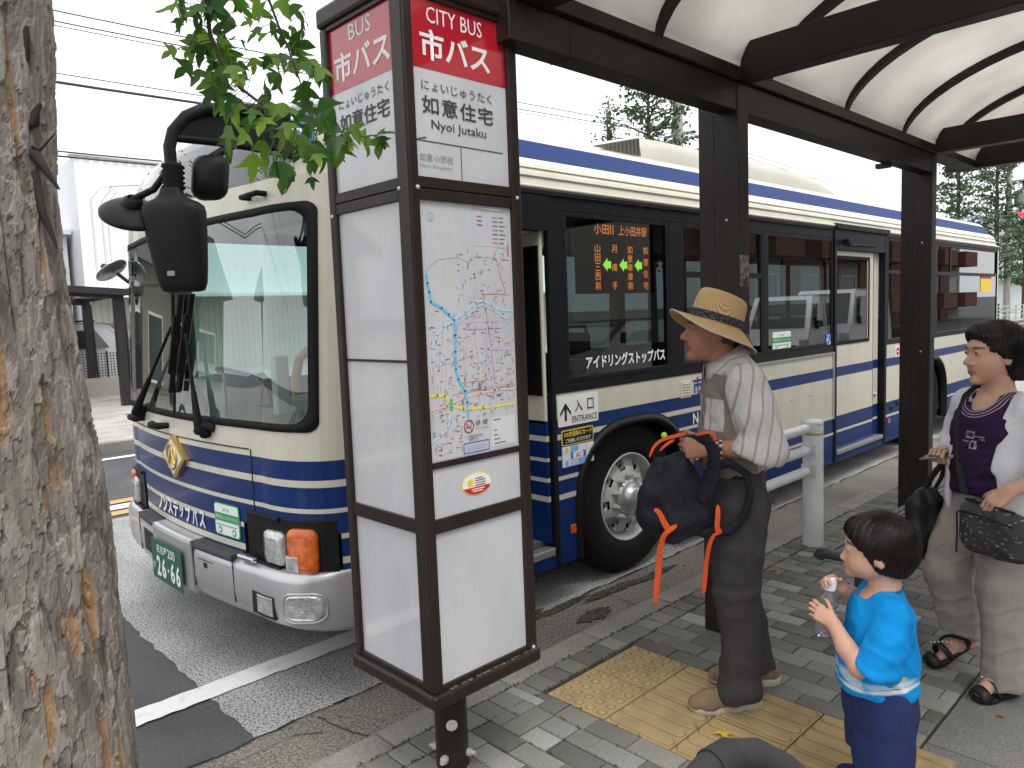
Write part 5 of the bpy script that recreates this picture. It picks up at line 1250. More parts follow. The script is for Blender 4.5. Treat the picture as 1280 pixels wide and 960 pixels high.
# ================================================================== PUSHCHAIR at the photographer's hand
st_ = thing('pushchair', 'folding pushchair whose dark foam handle shows at the bottom edge', 'pushchair', (-1.05, -1.45, 0))
foam = mat('grey_foam', (0.026, 0.027, 0.030), 0.85, bump=0.25, bscale=400)
H = [(-1.56, -1.645, 1.015), (-1.515, -1.64, 1.048), (-1.471, -1.640, 1.061), (-1.424, -1.637, 1.064), (-1.378, -1.641, 1.062), (-1.340, -1.651, 1.050), (-1.309, -1.670, 1.026), (-1.285, -1.70, 0.99), (-1.27, -1.74, 0.95)]
HV = [Vector(p) + Vector((0, 0, -0.010)) for p in H]
MB().tube(HV, 0.0185, 16).build('handle', foam, st_)
k = MB(); P = [HV[3].lerp(HV[4], t) for t in (0.1, 0.5, 0.95)]
k.tube(P, 0.0212, 16); k.tube([P[1] + Vector((0.004, -0.012, -0.015)), P[1] + Vector((0.012, -0.02, -0.06))], [0.014, 0.018], 10)
k.build('handle_strap', mat('strap_black', (0.02, 0.02, 0.022), 0.8), st_, bevel=0)
MB().ball(P[1] + Vector((-0.02, -0.035, -0.045)), 0.022, 10).build('release_button', blackt, st_)
for sx in (-1.545, -1.275):
    MB().tube([(sx, -1.66, 1.0), (sx + 0.05, -1.55, 0.75), (sx + 0.2, -1.30, 0.35), (sx + 0.3, -1.1, 0.12)], 0.011, 10).tube([(sx + 0.22, -1.27, 0.42), (sx + 0.1, -1.6, 0.12)], 0.011, 10).build('frame', alu, st_)
    for wx, wy in ((sx + 0.3, -1.1), (sx + 0.1, -1.62)): MB().lathe([(0.02, -0.015), (0.07, -0.015), (0.085, -0.008), (0.085, 0.008), (0.07, 0.015), (0.02, 0.015)], (wx, wy, 0.086), (1, 0, 0), 24).build('wheel', rubber, st_)
rows = []
for t in range(7):
    q = t / 6; rows.append([(-1.535 + 0.09 + 0.16 * q, -1.50 + 0.24 * q, 0.72 - 0.34 * q - 0.03 * math.sin(PI * q)), (-1.275 + 0.09 + 0.16 * q, -1.50 + 0.24 * q, 0.72 - 0.34 * q - 0.03 * math.sin(PI * q))])
MB().grid(rows).build('seat', foam, st_, solid=0.02)
TWIG_A = [(-1.345, -0.279, 2.335), (-1.339, -0.261, 2.301), (-1.331, -0.245, 2.271), (-1.305, -0.252, 2.2), (-1.276, -0.257, 2.157), (-1.237, -0.27, 2.127), (-1.182, -0.302, 2.085), (-1.137, -0.319, 2.064), (-1.091, -0.337, 2.057), (-1.039, -0.358, 2.059), (-0.988, -0.381, 2.047)]
TWIG_B = [(-1.242, -0.379, 2.33), (-1.217, -0.367, 2.285), (-1.189, -0.358, 2.238), (-1.165, -0.346, 2.194), (-1.139, -0.336, 2.138), (-1.119, -0.32, 2.086)]
LEAF_SPOTS = [(-1.41, -0.218, 2.324, 0.046), (-1.383, -0.195, 2.331, 0.048), (-1.377, -0.273, 2.302, 0.054), (-1.334, -0.104, 2.349, 0.063), (-1.301, -0.153, 2.366, 0.049), (-1.3, -0.204, 2.356, 0.046), (-1.334, -0.271, 2.306, 0.042), (-1.314, -0.27, 2.318, 0.06), (-1.256, -0.166, 2.33, 0.058), (-1.255, -0.176, 2.293, 0.044), (-1.358, -0.231, 2.278, 0.054), (-1.34, -0.149, 2.265, 0.059), (-1.289, -0.143, 2.268, 0.042), (-1.282, -0.207, 2.254, 0.055), (-1.376, -0.187, 2.196, 0.044), (-1.352, -0.207, 2.181, 0.042), (-1.295, -0.125, 2.298, 0.059), (-1.337, -0.194, 2.237, 0.047), (-1.263, -0.147, 2.302, 0.053), (-1.247, -0.166, 2.248, 0.059), (-1.326, -0.214, 2.168, 0.049), (-1.297, -0.209, 2.164, 0.049), (-1.303, -0.3, 2.169, 0.047), (-1.238, -0.191, 2.189, 0.041), (-1.354, -0.305, 2.109, 0.054), (-1.315, -0.269, 2.168, 0.052), (-1.322, -0.221, 2.2, 0.048), (-1.265, -0.131, 2.254, 0.044), (-1.261, -0.265, 2.196, 0.044), (-1.305, -0.202, 2.121, 0.046), (-1.298, -0.266, 2.108, 0.056), (-1.295, -0.278, 2.085, 0.052), (-1.272, -0.16, 2.116, 0.042), (-1.282, -0.341, 2.071, 0.045), (-1.195, -0.228, 2.148, 0.054), (-1.227, -0.33, 2.087, 0.047), (-1.264, -0.323, 2.097, 0.05), (-1.268, -0.354, 2.047, 0.055), (-1.225, -0.19, 2.077, 0.061), (-1.285, -0.197, 2.043, 0.061), (-1.313, -0.34, 2.012, 0.046), (-1.262, -0.159, 2.033, 0.057), (-1.264, -0.285, 1.959, 0.061), (-1.22, -0.259, 2.005, 0.058), (-1.227, -0.322, 2.043, 0.044), (-1.194, -0.308, 2.033, 0.043), (-1.189, -0.318, 2.095, 0.061), (-1.171, -0.341, 2.069, 0.04), (-1.215, -0.381, 2.04, 0.044), (-1.153, -0.258, 2.023, 0.048), (-1.211, -0.335, 1.992, 0.042), (-1.114, -0.237, 2.016, 0.049), (-1.162, -0.381, 1.961, 0.041), (-1.189, -0.396, 2.003, 0.044), (-1.101, -0.309, 2.02, 0.043), (-1.139, -0.42, 2.057, 0.051), (-1.108, -0.393, 2.048, 0.062), (-1.111, -0.422, 2.008, 0.052), (-1.052, -0.317, 1.999, 0.049), (-1.063, -0.259, 2.076, 0.051), (-1.15, -0.371, 2.061, 0.049), (-1.242, -0.378, 1.934, 0.049), (-1.214, -0.348, 1.927, 0.06), (-1.15, -0.257, 1.937, 0.051), (-1.249, -0.374, 1.953, 0.046), (-1.076, -0.413, 2.029, 0.04), (-1.053, -0.426, 2.044, 0.053), (-1.078, -0.435, 2.01, 0.037), (-0.96, -0.33, 2.06, 0.047), (-0.952, -0.324, 2.033, 0.044), (-0.935, -0.352, 2.036, 0.049), (-0.932, -0.374, 2.069, 0.051), (-1.141, -0.323, 2.052, 0.042), (-1.152, -0.384, 1.981, 0.059), (-1.121, -0.247, 2.06, 0.06), (-1.082, -0.393, 1.998, 0.054), (-1.074, -0.3, 1.995, 0.054), (-1.224, -0.18, 2.389, 0.052), (-1.226, -0.216, 2.368, 0.055), (-1.234, -0.297, 2.341, 0.06), (-1.162, -0.183, 2.381, 0.042), (-1.11, -0.206, 2.402, 0.061), (-1.113, -0.272, 2.366, 0.041), (-1.071, -0.246, 2.369, 0.043), (-1.075, -0.23, 2.353, 0.055), (-1.262, -0.334, 2.263, 0.044), (-1.192, -0.244, 2.297, 0.053), (-1.159, -0.236, 2.317, 0.06), (-1.191, -0.336, 2.269, 0.04), (-1.105, -0.228, 2.308, 0.04), (-1.105, -0.236, 2.326, 0.043), (-1.099, -0.257, 2.292, 0.057), (-1.093, -0.248, 2.268, 0.052), (-1.118, -0.237, 2.233, 0.044), (-1.177, -0.25, 2.235, 0.047), (-1.172, -0.205, 2.233, 0.057), (-1.186, -0.293, 2.181, 0.052), (-1.21, -0.373, 2.201, 0.041), (-1.184, -0.267, 2.18, 0.051), (-1.107, -0.245, 2.248, 0.053), (-1.151, -0.38, 2.195, 0.048), (-1.079, -0.284, 2.216, 0.052), (-1.139, -0.415, 2.181, 0.058), (-1.052, -0.286, 2.21, 0.042), (-1.129, -0.312, 2.135, 0.048), (-1.112, -0.265, 2.174, 0.047), (-1.143, -0.369, 2.144, 0.051), (-1.057, -0.259, 2.159, 0.042), (-1.12, -0.411, 2.096, 0.054), (-1.037, -0.291, 2.117, 0.051), (-1.141, -0.331, 2.105, 0.059), (-1.083, -0.289, 2.118, 0.041), (-1.029, -0.297, 2.104, 0.044)]
# ================================================================== STREET TREE (trident maple) AND ITS HANGING BRANCH
tree = thing('maple_tree', 'large maple with flaking grey and orange bark and a leafy branch hanging before the bus', 'tree', (-1.84, -0.12, 0))
bark, n_, l_, p_ = nodemat('flaking_bark')
p_.inputs['Roughness'].default_value = 0.9; p_.inputs['Specular IOR Level'].default_value = 0.2
tc = n_.new('ShaderNodeTexCoord'); mp1 = n_.new('ShaderNodeMapping'); mp1.inputs['Scale'].default_value = (9, 9, 2.6); l_.new(tc.outputs['Object'], mp1.inputs[0])
nA = n_.new('ShaderNodeTexNoise'); nA.inputs['Scale'].default_value = 2.2; nA.inputs['Detail'].default_value = 9; nA.inputs['Roughness'].default_value = 0.65; l_.new(mp1.outputs[0], nA.inputs['Vector'])
rA = n_.new('ShaderNodeValToRGB'); cr = rA.color_ramp
cr.elements[0].position = 0.30; cr.elements[0].color = (0.10, 0.085, 0.075, 1); cr.elements[1].position = 0.74; cr.elements[1].color = (0.34, 0.30, 0.265, 1)
e_ = cr.elements.new(0.44); e_.color = (0.18, 0.152, 0.13, 1); e_ = cr.elements.new(0.57); e_.color = (0.245, 0.212, 0.185, 1)
att = n_.new('ShaderNodeAttribute'); att.attribute_name = 'tone'; mt = n_.new('ShaderNodeMath'); mt.operation = 'MULTIPLY_ADD'; mt.inputs[1].default_value = 0.42; l_.new(att.outputs['Fac'], mt.inputs[0]); ms0 = n_.new('ShaderNodeMath'); ms0.operation = 'MULTIPLY'; ms0.inputs[1].default_value = 0.62; l_.new(nA.outputs['Fac'], ms0.inputs[0]); l_.new(ms0.outputs[0], mt.inputs[2]); l_.new(mt.outputs[0], rA.inputs[0])
# patches where the outer bark has come away show orange (vertex group baked from the plate mask)
at = n_.new('ShaderNodeAttribute'); at.attribute_name = 'bare'; mxb = n_.new('ShaderNodeMix'); mxb.data_type = 'RGBA'
nB = n_.new('ShaderNodeTexNoise'); nB.inputs['Scale'].default_value = 5; nB.inputs['Detail'].default_value = 5; l_.new(mp1.outputs[0], nB.inputs['Vector'])
rB = n_.new('ShaderNodeValToRGB'); rB.color_ramp.elements[0].position = 0.35; rB.color_ramp.elements[1].position = 0.68; rB.color_ramp.elements[0].color = (0.22, 0.14, 0.085, 1); rB.color_ramp.elements[1].color = (0.38, 0.235, 0.125, 1)
l_.new(nB.outputs['Fac'], rB.inputs[0]); l_.new(at.outputs['Fac'], mxb.inputs['Factor']); l_.new(rA.outputs[0], mxb.inputs[6]); l_.new(rB.outputs[0], mxb.inputs[7])
# moss tint by height noise
nC = n_.new('ShaderNodeTexNoise'); nC.inputs['Scale'].default_value = 3.1; nC.inputs['Detail'].default_value = 6; l_.new(tc.outputs['Object'], nC.inputs['Vector'])
rC = n_.new('ShaderNodeMapRange'); rC.inputs['From Min'].default_value = 0.58; rC.inputs['From Max'].default_value = 0.75; rC.inputs['To Max'].default_value = 0.45; l_.new(nC.outputs['Fac'], rC.inputs[0])
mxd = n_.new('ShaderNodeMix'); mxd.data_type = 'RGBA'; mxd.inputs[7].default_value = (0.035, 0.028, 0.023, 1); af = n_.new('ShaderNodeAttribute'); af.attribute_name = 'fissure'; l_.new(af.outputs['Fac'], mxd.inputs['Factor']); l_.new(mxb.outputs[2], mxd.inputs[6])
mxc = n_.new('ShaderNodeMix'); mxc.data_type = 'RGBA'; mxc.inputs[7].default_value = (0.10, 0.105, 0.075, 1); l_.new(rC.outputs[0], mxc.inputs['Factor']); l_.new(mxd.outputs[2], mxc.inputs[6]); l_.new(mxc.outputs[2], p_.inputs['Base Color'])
bmp = n_.new('ShaderNodeBump'); bmp.inputs['Strength'].default_value = 0.8; bmp.inputs['Distance'].default_value = 0.012; l_.new(nA.outputs['Fac'], bmp.inputs['Height']); l_.new(bmp.outputs[0], p_.inputs['Normal'])
# value noise in numpy, periodic round the trunk
def vnoise(nu, nv, fu, fv, rs):
    g = rs.rand(fv + 2, fu); u = np.linspace(0, fu, nu, endpoint=False); v = np.linspace(0, fv, nv)
    iu, iv = u.astype(int), np.minimum(v.astype(int), fv); du, dv = u - iu, v - iv; du = du * du * (3 - 2 * du); dv = dv * dv * (3 - 2 * dv)
    a = g[iv][:, iu % fu]; b = g[iv][:, (iu + 1) % fu]; c = g[np.minimum(iv + 1, fv + 1)][:, iu % fu]; d = g[np.minimum(iv + 1, fv + 1)][:, (iu + 1) % fu]
    return (a * (1 - du) + b * du) * (1 - dv[:, None]) + (c * (1 - du) + d * du) * dv[:, None]
rs = np.random.RandomState(12); NU, NV, H0, H1 = 440, 620, -0.05, 3.6
base = vnoise(NU, NV, 34, 12, rs) * 0.42 + vnoise(NU, NV, 76, 30, rs) * 0.33 + vnoise(NU, NV, 150, 80, rs) * 0.25
ridge = np.abs(vnoise(NU, NV, 44, 9, rs) - 0.5) * 2                       # long vertical fissures
def plates(cu, cv, seed):                                                  # ragged plates, each at its own height
    r2 = np.random.RandomState(seed); uu = np.linspace(0, 1, NU, endpoint=False)[None, :] + (vnoise(NU, NV, 30, 40, r2) - 0.5) * 1.5 / cu + (vnoise(NU, NV, 90, 110, r2) - 0.5) * 0.8 / cu
    vv = np.linspace(0, 1, NV)[:, None] + (vnoise(NU, NV, 30, 40, r2) - 0.5) * 1.6 / cv + (vnoise(NU, NV, 110, 120, r2) - 0.5) * 0.9 / cv
    a = np.floor(uu * cu).astype(int) % cu; b = np.clip(np.floor(vv * cv + r2.rand(cu)[a]).astype(int), 0, cv); return r2.rand(cu, cv + 1)[a, b]
p1, p2, p3 = plates(30, 26, 1), plates(54, 44, 2), plates(90, 100, 3)
pl = p1 * 0.40 + p2 * 0.30 + p3 * 0.15 + base * 0.25; tone = p2 * 0.5 + p1 * 0.3 + p3 * 0.2
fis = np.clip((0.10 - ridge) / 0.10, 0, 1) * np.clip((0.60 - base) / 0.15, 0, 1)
bm_ = vnoise(NU, NV, 40, 14, rs) * 0.6 + vnoise(NU, NV, 90, 40, rs) * 0.4
ang = np.linspace(0, 2 * PI, NU, endpoint=False)
zz = np.linspace(H0, H1, NV)
bare = np.clip((bm_ - 0.80) / 0.02, 0, 1)
# the bare orange strips the photograph shows on this side: (angle off the camera's line of sight, z, half width, half height)
TC = Vector((-1.84, -0.12, 0)); tocam = math.atan2(CAM_POS[1] - TC.y, CAM_POS[0] - TC.x)
for da, z0, wa, hz in ((0.60, 1.40, 0.055, 0.075), (0.68, 1.29, 0.055, 0.075), (0.58, 1.27, 0.05, 0.07), (0.13, 1.40, 0.05, 0.06), (0.82, 0.985, 0.055, 0.10), (0.58, 0.93, 0.045, 0.075), (0.24, 0.79, 0.045, 0.08), (0.72, 0.60, 0.065, 0.13), (0.90, 0.55, 0.045, 0.11), (0.78, 0.42, 0.06, 0.1), (0.62, 1.98, 0.03, 0.16), (0.80, 1.72, 0.025, 0.10)):
    a0 = tocam + da
    dd = (np.angle(np.exp(1j * (ang - a0)))[None, :] / wa + 1.6 * (bm_ - 0.5)) ** 2 + ((zz[:, None] - z0) / hz) ** 2 + (base - 0.5) * 2.2 + (ridge - 0.5) * 0.8
    bare = np.maximum(bare, np.clip((1 - dd) / 0.25, 0, 1))
rad = np.interp(zz, [-0.05, 0.15, 0.5, 1.0, 1.6, 1.94, 2.2, 2.6, 3.6], [0.31, 0.245, 0.216, 0.200, 0.184, 0.188, 0.198, 0.200, 0.190])
R_ = rad[:, None] + (pl - 0.5) * 0.017 - fis * 0.007 + (vnoise(NU, NV, 5, 6, rs) - 0.5) * 0.03 - bare * 0.006
cx = TC.x + 0.012 * np.sin(zz * 1.7); cy = TC.y + 0.010 * np.cos(zz * 2.1)
V = np.stack([cx[:, None] + R_ * np.cos(ang), cy[:, None] + R_ * np.sin(ang), np.repeat(zz[:, None], NU, 1)], -1).reshape(-1, 3) - np.array([TC.x, TC.y, 0])
I = np.arange(NV - 1)[:, None] * NU; J = np.arange(NU)[None, :]; J2 = (J + 1) % NU
Fq = np.stack([I + J, I + J2, I + NU + J2, I + NU + J], -1).reshape(-1, 4)
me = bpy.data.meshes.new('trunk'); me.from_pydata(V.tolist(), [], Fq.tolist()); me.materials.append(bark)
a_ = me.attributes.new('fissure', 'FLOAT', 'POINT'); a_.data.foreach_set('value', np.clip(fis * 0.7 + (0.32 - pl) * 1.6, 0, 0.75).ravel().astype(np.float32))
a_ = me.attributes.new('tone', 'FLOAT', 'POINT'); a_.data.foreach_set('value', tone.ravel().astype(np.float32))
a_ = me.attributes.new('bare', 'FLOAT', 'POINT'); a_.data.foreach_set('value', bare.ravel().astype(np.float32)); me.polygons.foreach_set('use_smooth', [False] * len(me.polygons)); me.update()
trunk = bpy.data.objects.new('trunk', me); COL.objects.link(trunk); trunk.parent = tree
# dead spurs on the right of the trunk
deadm = mat('dead_wood', (0.028, 0.022, 0.02), 0.9)
ed = Vector((_r.x, _r.y, 0)).normalized()
def spur(z, pts, r):
    o = TC + ed * 0.188 - Vector((_f.x, _f.y, 0)).normalized() * 0.03
    MB().tube([o + ed * a + Vector((0, 0, z + b)) for a, b in pts], r, 6).build('dead_spur', deadm, tree)
spur(1.915, [(-0.03, 0.03), (0.0, 0.02), (0.02, -0.015), (0.042, -0.05)], [0.012, 0.013, 0.008, 0.002])
spur(1.86, [(-0.03, 0.06), (-0.005, 0.03), (0.002, -0.04), (0.018, -0.085), (0.026, -0.115)], [0.010, 0.010, 0.009, 0.006, 0.002])
spur(2.02, [(-0.03, -0.03), (0.004, -0.02), (0.010, 0.005), (0.020, 0.018)], [0.012, 0.011, 0.007, 0.004])
spur(1.97, [(-0.02, -0.01), (0.01, -0.025), (0.044, 0.008)], [0.004, 0.003, 0.0015])
spur(2.16, [(-0.03, -0.06), (0.0, -0.03), (0.004, 0.02), (0.008, 0.03)], [0.009, 0.008, 0.006, 0.004])
# limbs above the picture that carry the hanging branch
limb = MB().tube([(-1.84, -0.12, 3.2), (-1.75, -0.02, 3.8), (-1.5, 0.15, 4.3), (-1.2, 0.3, 4.9)], [0.19, 0.13, 0.09, 0.05], 14).tube([(-1.84, -0.12, 3.3), (-2.0, -0.4, 3.9), (-2.1, -0.9, 4.5), (-2.0, -1.3, 5.0)], [0.17, 0.11, 0.07, 0.04], 14).tube([(-1.80, -0.1, 3.0), (-1.6, -0.18, 3.15), (-1.42, -0.27, 3.0), (-1.36, -0.28, 2.7), TWIG_A[0]], [0.10, 0.05, 0.025, 0.014, 0.008], 10)
limb.tube([(-1.42, -0.27, 3.0), (-1.30, -0.36, 2.75), TWIG_B[0]], [0.02, 0.010, 0.004], 8).build('limb', bark, tree)
twigm = mat('twig', (0.06, 0.045, 0.03), 0.8)
br = MB(); NA = len(TWIG_A)
br.tube(TWIG_A, [0.0058 - 0.0045 * i / (NA - 1) for i in range(NA)], 7).tube(TWIG_B, [0.0032 - 0.002 * i / (len(TWIG_B) - 1) for i in range(len(TWIG_B))], 7)
PT = [Vector(p) for p in TWIG_A] + [Vector(p) for p in TWIG_B]
DN = []
for S in (TWIG_A, TWIG_B):
    for a, b in zip(S, S[1:]):
        for q in range(6): DN.append(Vector(a).lerp(Vector(b), q / 6))
# leaf: three pointed lobes, folded along the midrib
leafm, n_, l_, p_ = nodemat('maple_leaf')
p_.inputs['Roughness'].default_value = 0.5; p_.inputs['Specular IOR Level'].default_value = 0.35
tl = n_.new('ShaderNodeBsdfTranslucent'); ms_ = n_.new('ShaderNodeMixShader'); ms_.inputs[0].default_value = 0.50
oi = n_.new('ShaderNodeObjectInfo'); rr_ = n_.new('ShaderNodeValToRGB'); rr_.color_ramp.elements[0].color = (0.022, 0.070, 0.016, 1); rr_.color_ramp.elements[1].color = (0.17, 0.28, 0.04, 1)
e_ = rr_.color_ramp.elements.new(0.55); e_.color = (0.065, 0.15, 0.026, 1)
l_.new(oi.outputs['Random'], rr_.inputs[0]); l_.new(rr_.outputs[0], p_.inputs['Base Color'])
br2 = n_.new('ShaderNodeMix'); br2.data_type = 'RGBA'; br2.blend_type = 'MULTIPLY'; br2.inputs['Factor'].default_value = 1; br2.inputs[7].default_value = (1.5, 1.6, 0.9, 1); l_.new(rr_.outputs[0], br2.inputs[6]); l_.new(br2.outputs[2], tl.inputs[0])
l_.new(p_.outputs[0], ms_.inputs[1]); l_.new(tl.outputs[0], ms_.inputs[2]); l_.new(ms_.outputs[0], n_['Material Output'].inputs['Surface'])
def leaf_mesh(seed):
    r = random.Random(seed); j = lambda s: r.gauss(0, s)
    # half outline, y along the leaf from stalk (0) to tip (1)
    L = [(0.0, 0.0), (0.14, 0.0), (0.26, 0.09), (0.40 + j(.03), 0.27), (0.66 + j(.06), 0.50 + j(.06)), (0.40 + j(.02), 0.44), (0.19 + j(.02), 0.43), (0.21, 0.58), (0.17 + j(.02), 0.75), (0.08, 0.93), (0.0, 1.12)]
    mb = MB(); vs = []; fold = r.uniform(0.15, 0.5); droop = r.uniform(0.05, 0.5)
    def pt(x, y): return (x, y, abs(x) * fold - droop * y * y * 0.6 - (0.35 * max(0, abs(x) - 0.25)) + 0.03 * math.sin(9 * y + 5 * x))
    mid = [pt(0, y) for y in (0, 0.22, 0.43, 0.66, 1.05)]
    for s in (1, -1):
        V_ = [pt(s * x * (1 + j(.04)), y) for x, y in L]
        o = len(vs); vs = vs + V_
    n = len(L); v = vs + mid; m0 = 2 * n; fs = []
    for q, s in ((0, 1), (n, -1)):
        T = [(q + 1, q + 2, q + 3, m0 + 1), (m0, q + 1, m0 + 1), (m0 + 1, q + 3, q + 5, q + 6), (q + 3, q + 4, q + 5), (m0 + 1, q + 6, m0 + 2), (m0 + 2, q + 6, q + 7, m0 + 3), (m0 + 3, q + 7, q + 8), (m0 + 3, q + 8, q + 9, m0 + 4)]
        fs += [t if s > 0 else t[::-1] for t in T]
    mb.add(v, fs, 0, True)
    mb.add([(0.012, 0, 0), (-0.012, 0, 0), (0, -0.55 + j(.1), 0.10 + j(.08))], [(0, 1, 2)])
    return mb.mesh('leaf', leafm)
LM = [leaf_mesh(s) for s in range(8)]
branch = br.build('branch', twigm, tree)
rl = random.Random(17); pet = MB()
tcv = Vector(CAM_POS)
EXTRA = [(a[0] + rl.gauss(0, .03), a[1] + rl.gauss(0, .03), a[2] + rl.gauss(0, .028), a[3] * rl.uniform(.55, .8)) for a in LEAF_SPOTS if (a[2] > 2.13 and a[0] < -1.25) or rl.random() < 0.22]
for (x, y, z, s) in LEAF_SPOTS + EXTRA:
    if x > -1.075 and 2.07 < z < 2.2: continue
    P = Vector((x, y, z))
    q = min(DN, key=lambda d: (d - P).length); away = (P - q)
    if away.length < 1e-3: away = Vector((rl.gauss(0, 1), rl.gauss(0, 1), 0))
    ydir = (away.normalized() * 0.6 + Vector((rl.gauss(0, .35), rl.gauss(0, .35), -0.75 + rl.gauss(0, .35)))).normalized()
    nrm = ((tcv - P).normalized() * 0.55 + Vector((rl.gauss(0, .5), rl.gauss(0, .5), 0.55 + rl.gauss(0, .3)))).normalized()
    xd = ydir.cross(nrm).normalized(); nrm = xd.cross(ydir)
    o = bpy.data.objects.new('leaf', rl.choice(LM)); COL.objects.link(o); o.parent = branch
    M_ = Matrix((xd, ydir, nrm)).transposed().to_4x4(); sc = s * rl.uniform(1.05, 1.30)
    base_ = P - ydir * s * 0.5
    o.matrix_local = Matrix.Translation(base_ - TC) @ M_ @ Matrix.Diagonal((sc * rl.uniform(0.85, 1.1), sc, sc, 1))
    pet.tube([q, q.lerp(base_, 0.5) + Vector((0, 0, 0.004)), base_], 0.0009, 4)
po = pet.build('leaf_stalks', twigm, branch); po['kind'] = 'stuff'
# the crown over the pavement, above the picture
cw = MB(); rc = random.Random(31)
for k in range(2600):
    a, b = rc.uniform(0, 2 * PI), rc.random() ** 0.5; h = rc.uniform(3.6, 6.2); r = 1.9 * b * math.sin(PI * min(1, (h - 3.0) / 3.6)) + 0.1
    c = Vector((-1.75 + r * math.cos(a), 0.0 + r * math.sin(a) * 0.8, h)); s = rc.uniform(0.04, 0.07)
    u = Vector((rc.gauss(0, 1), rc.gauss(0, 1), rc.gauss(0, .5))).normalized(); v = u.cross(Vector((rc.gauss(0, 1), rc.gauss(0, 1), rc.gauss(0, 1)))).normalized()
    cw.add([c - u * s, c + v * s * 0.6, c + u * s, c - v * s * 0.6], [(0, 1, 2, 3)])
co = cw.build('crown', leafm, tree, recalc=False); co['kind'] = 'stuff'
# ================================================================== PEOPLE: implicit bodies meshed as one surface
class Sdf:
    """a signed distance field on a grid; shapes are blended in, then meshed by surface nets"""
    def __init__(s, lo, hi, h):
        s.lo = np.array(lo, np.float32); s.h = h; s.n = np.ceil((np.array(hi) - np.array(lo)) / h).astype(int) + 1
        s.d = np.full(s.n, 1.0, np.float32); s.ax = [s.lo[i] + h * np.arange(s.n[i], dtype=np.float32) for i in range(3)]
    def _sub(s, lo, hi):
        a = np.clip(np.floor((np.array(lo) - s.lo) / s.h).astype(int), 0, s.n - 1); b = np.clip(np.ceil((np.array(hi) - s.lo) / s.h).astype(int) + 1, 1, s.n)
        sl = tuple(slice(a[i], b[i]) for i in range(3))
        return sl, s.ax[0][sl[0]][:, None, None], s.ax[1][sl[1]][None, :, None], s.ax[2][sl[2]][None, None, :]
    def _mix(s, sl, d, k, op='add'):
        e = s.d[sl]
        if op == 'add':
            if k > 0: hh = np.clip(0.5 + 0.5 * (e - d) / k, 0, 1); s.d[sl] = e * (1 - hh) + d * hh - k * hh * (1 - hh)
            else: s.d[sl] = np.minimum(e, d)
        else:
            d = -d
            if k > 0: hh = np.clip(0.5 - 0.5 * (e - d) / k, 0, 1); s.d[sl] = e * (1 - hh) + d * hh + k * hh * (1 - hh)
            else: s.d[sl] = np.maximum(e, d)
    def rc(s, a, b, ra, rb=None, k=0.01, flat=None, op='add'):
        """round cone from a to b; flat = (axis, factor) squashes it along an axis"""
        rb = ra if rb is None else rb; a, b = np.array(a, np.float32), np.array(b, np.float32); m = k + 3 * s.h; R = max(ra, rb)
        f = flat[1] if flat else 1.0
        ext = R * max(1.0, f) + m
        sl, X, Y, Z = s._sub(np.minimum(a, b) - ext, np.maximum(a, b) + ext)
        ba = b - a; L = float(ba @ ba) + 1e-12
        x, y, z = X - a[0], Y - a[1], Z - a[2]
        t = np.clip((x * ba[0] + y * ba[1] + z * ba[2]) / L, 0, 1)
        x, y, z = x - t * ba[0], y - t * ba[1], z - t * ba[2]
        if flat:
            v = np.array(flat[0], np.float32); v /= np.linalg.norm(v); q = (x * v[0] + y * v[1] + z * v[2]) * (1 / f - 1)
            x, y, z = x + q * v[0], y + q * v[1], z + q * v[2]
            d = (np.sqrt(x * x + y * y + z * z) - (ra + (rb - ra) * t)) * min(1.0, f)
        else: d = np.sqrt(x * x + y * y + z * z) - (ra + (rb - ra) * t)
        s._mix(sl, d, k, op); return s
    def chain(s, pts, rs, k=0.01, **kw):
        for i in range(len(pts) - 1): s.rc(pts[i], pts[i + 1], rs[i], rs[i + 1], k, **kw)
        return s
    def ell(s, c, r, k=0.01, R=None, op='add'):
        c, r = np.array(c, np.float32), np.array(r, np.float32); m = k + 3 * s.h; e = float(r.max()) + m if R is not None else r + m
        sl, X, Y, Z = s._sub(c - e, c + e); x, y, z = X - c[0], Y - c[1], Z - c[2]
        if R is not None:
            R = np.array(R, np.float32); x, y, z = (R[0][0] * x + R[0][1] * y + R[0][2] * z), (R[1][0] * x + R[1][1] * y + R[1][2] * z), (R[2][0] * x + R[2][1] * y + R[2][2] * z)
        k0 = np.sqrt((x / r[0]) ** 2 + (y / r[1]) ** 2 + (z / r[2]) ** 2); k1 = np.sqrt((x / r[0] ** 2) ** 2 + (y / r[1] ** 2) ** 2 + (z / r[2] ** 2) ** 2)
        s._mix(sl, np.where(k1 > 1e-9, k0 * (k0 - 1) / np.maximum(k1, 1e-9), -float(r.min())), k, op); return s
    def box(s, c, hf, rd, k=0.01, op='add'):
        c, hf = np.array(c, np.float32), np.array(hf, np.float32); m = k + 3 * s.h
        sl, X, Y, Z = s._sub(c - hf - m, c + hf + m)
        qx, qy, qz = np.abs(X - c[0]) - hf[0] + rd, np.abs(Y - c[1]) - hf[1] + rd, np.abs(Z - c[2]) - hf[2] + rd
        d = np.sqrt(np.maximum(qx, 0) ** 2 + np.maximum(qy, 0) ** 2 + np.maximum(qz, 0) ** 2) + np.minimum(np.maximum(qx, np.maximum(qy, qz)), 0) - rd
        s._mix(sl, d, k, op); return s
    def cut(s, p, n, k=0.0):
        """remove what lies on the n side of the plane through p"""
        n = np.array(n, np.float32); n /= np.linalg.norm(n); d = (s.ax[0][:, None, None] - p[0]) * n[0] + (s.ax[1][None, :, None] - p[1]) * n[1] + (s.ax[2][None, None, :] - p[2]) * n[2]
        s.d = np.maximum(s.d, d.astype(np.float32)); return s
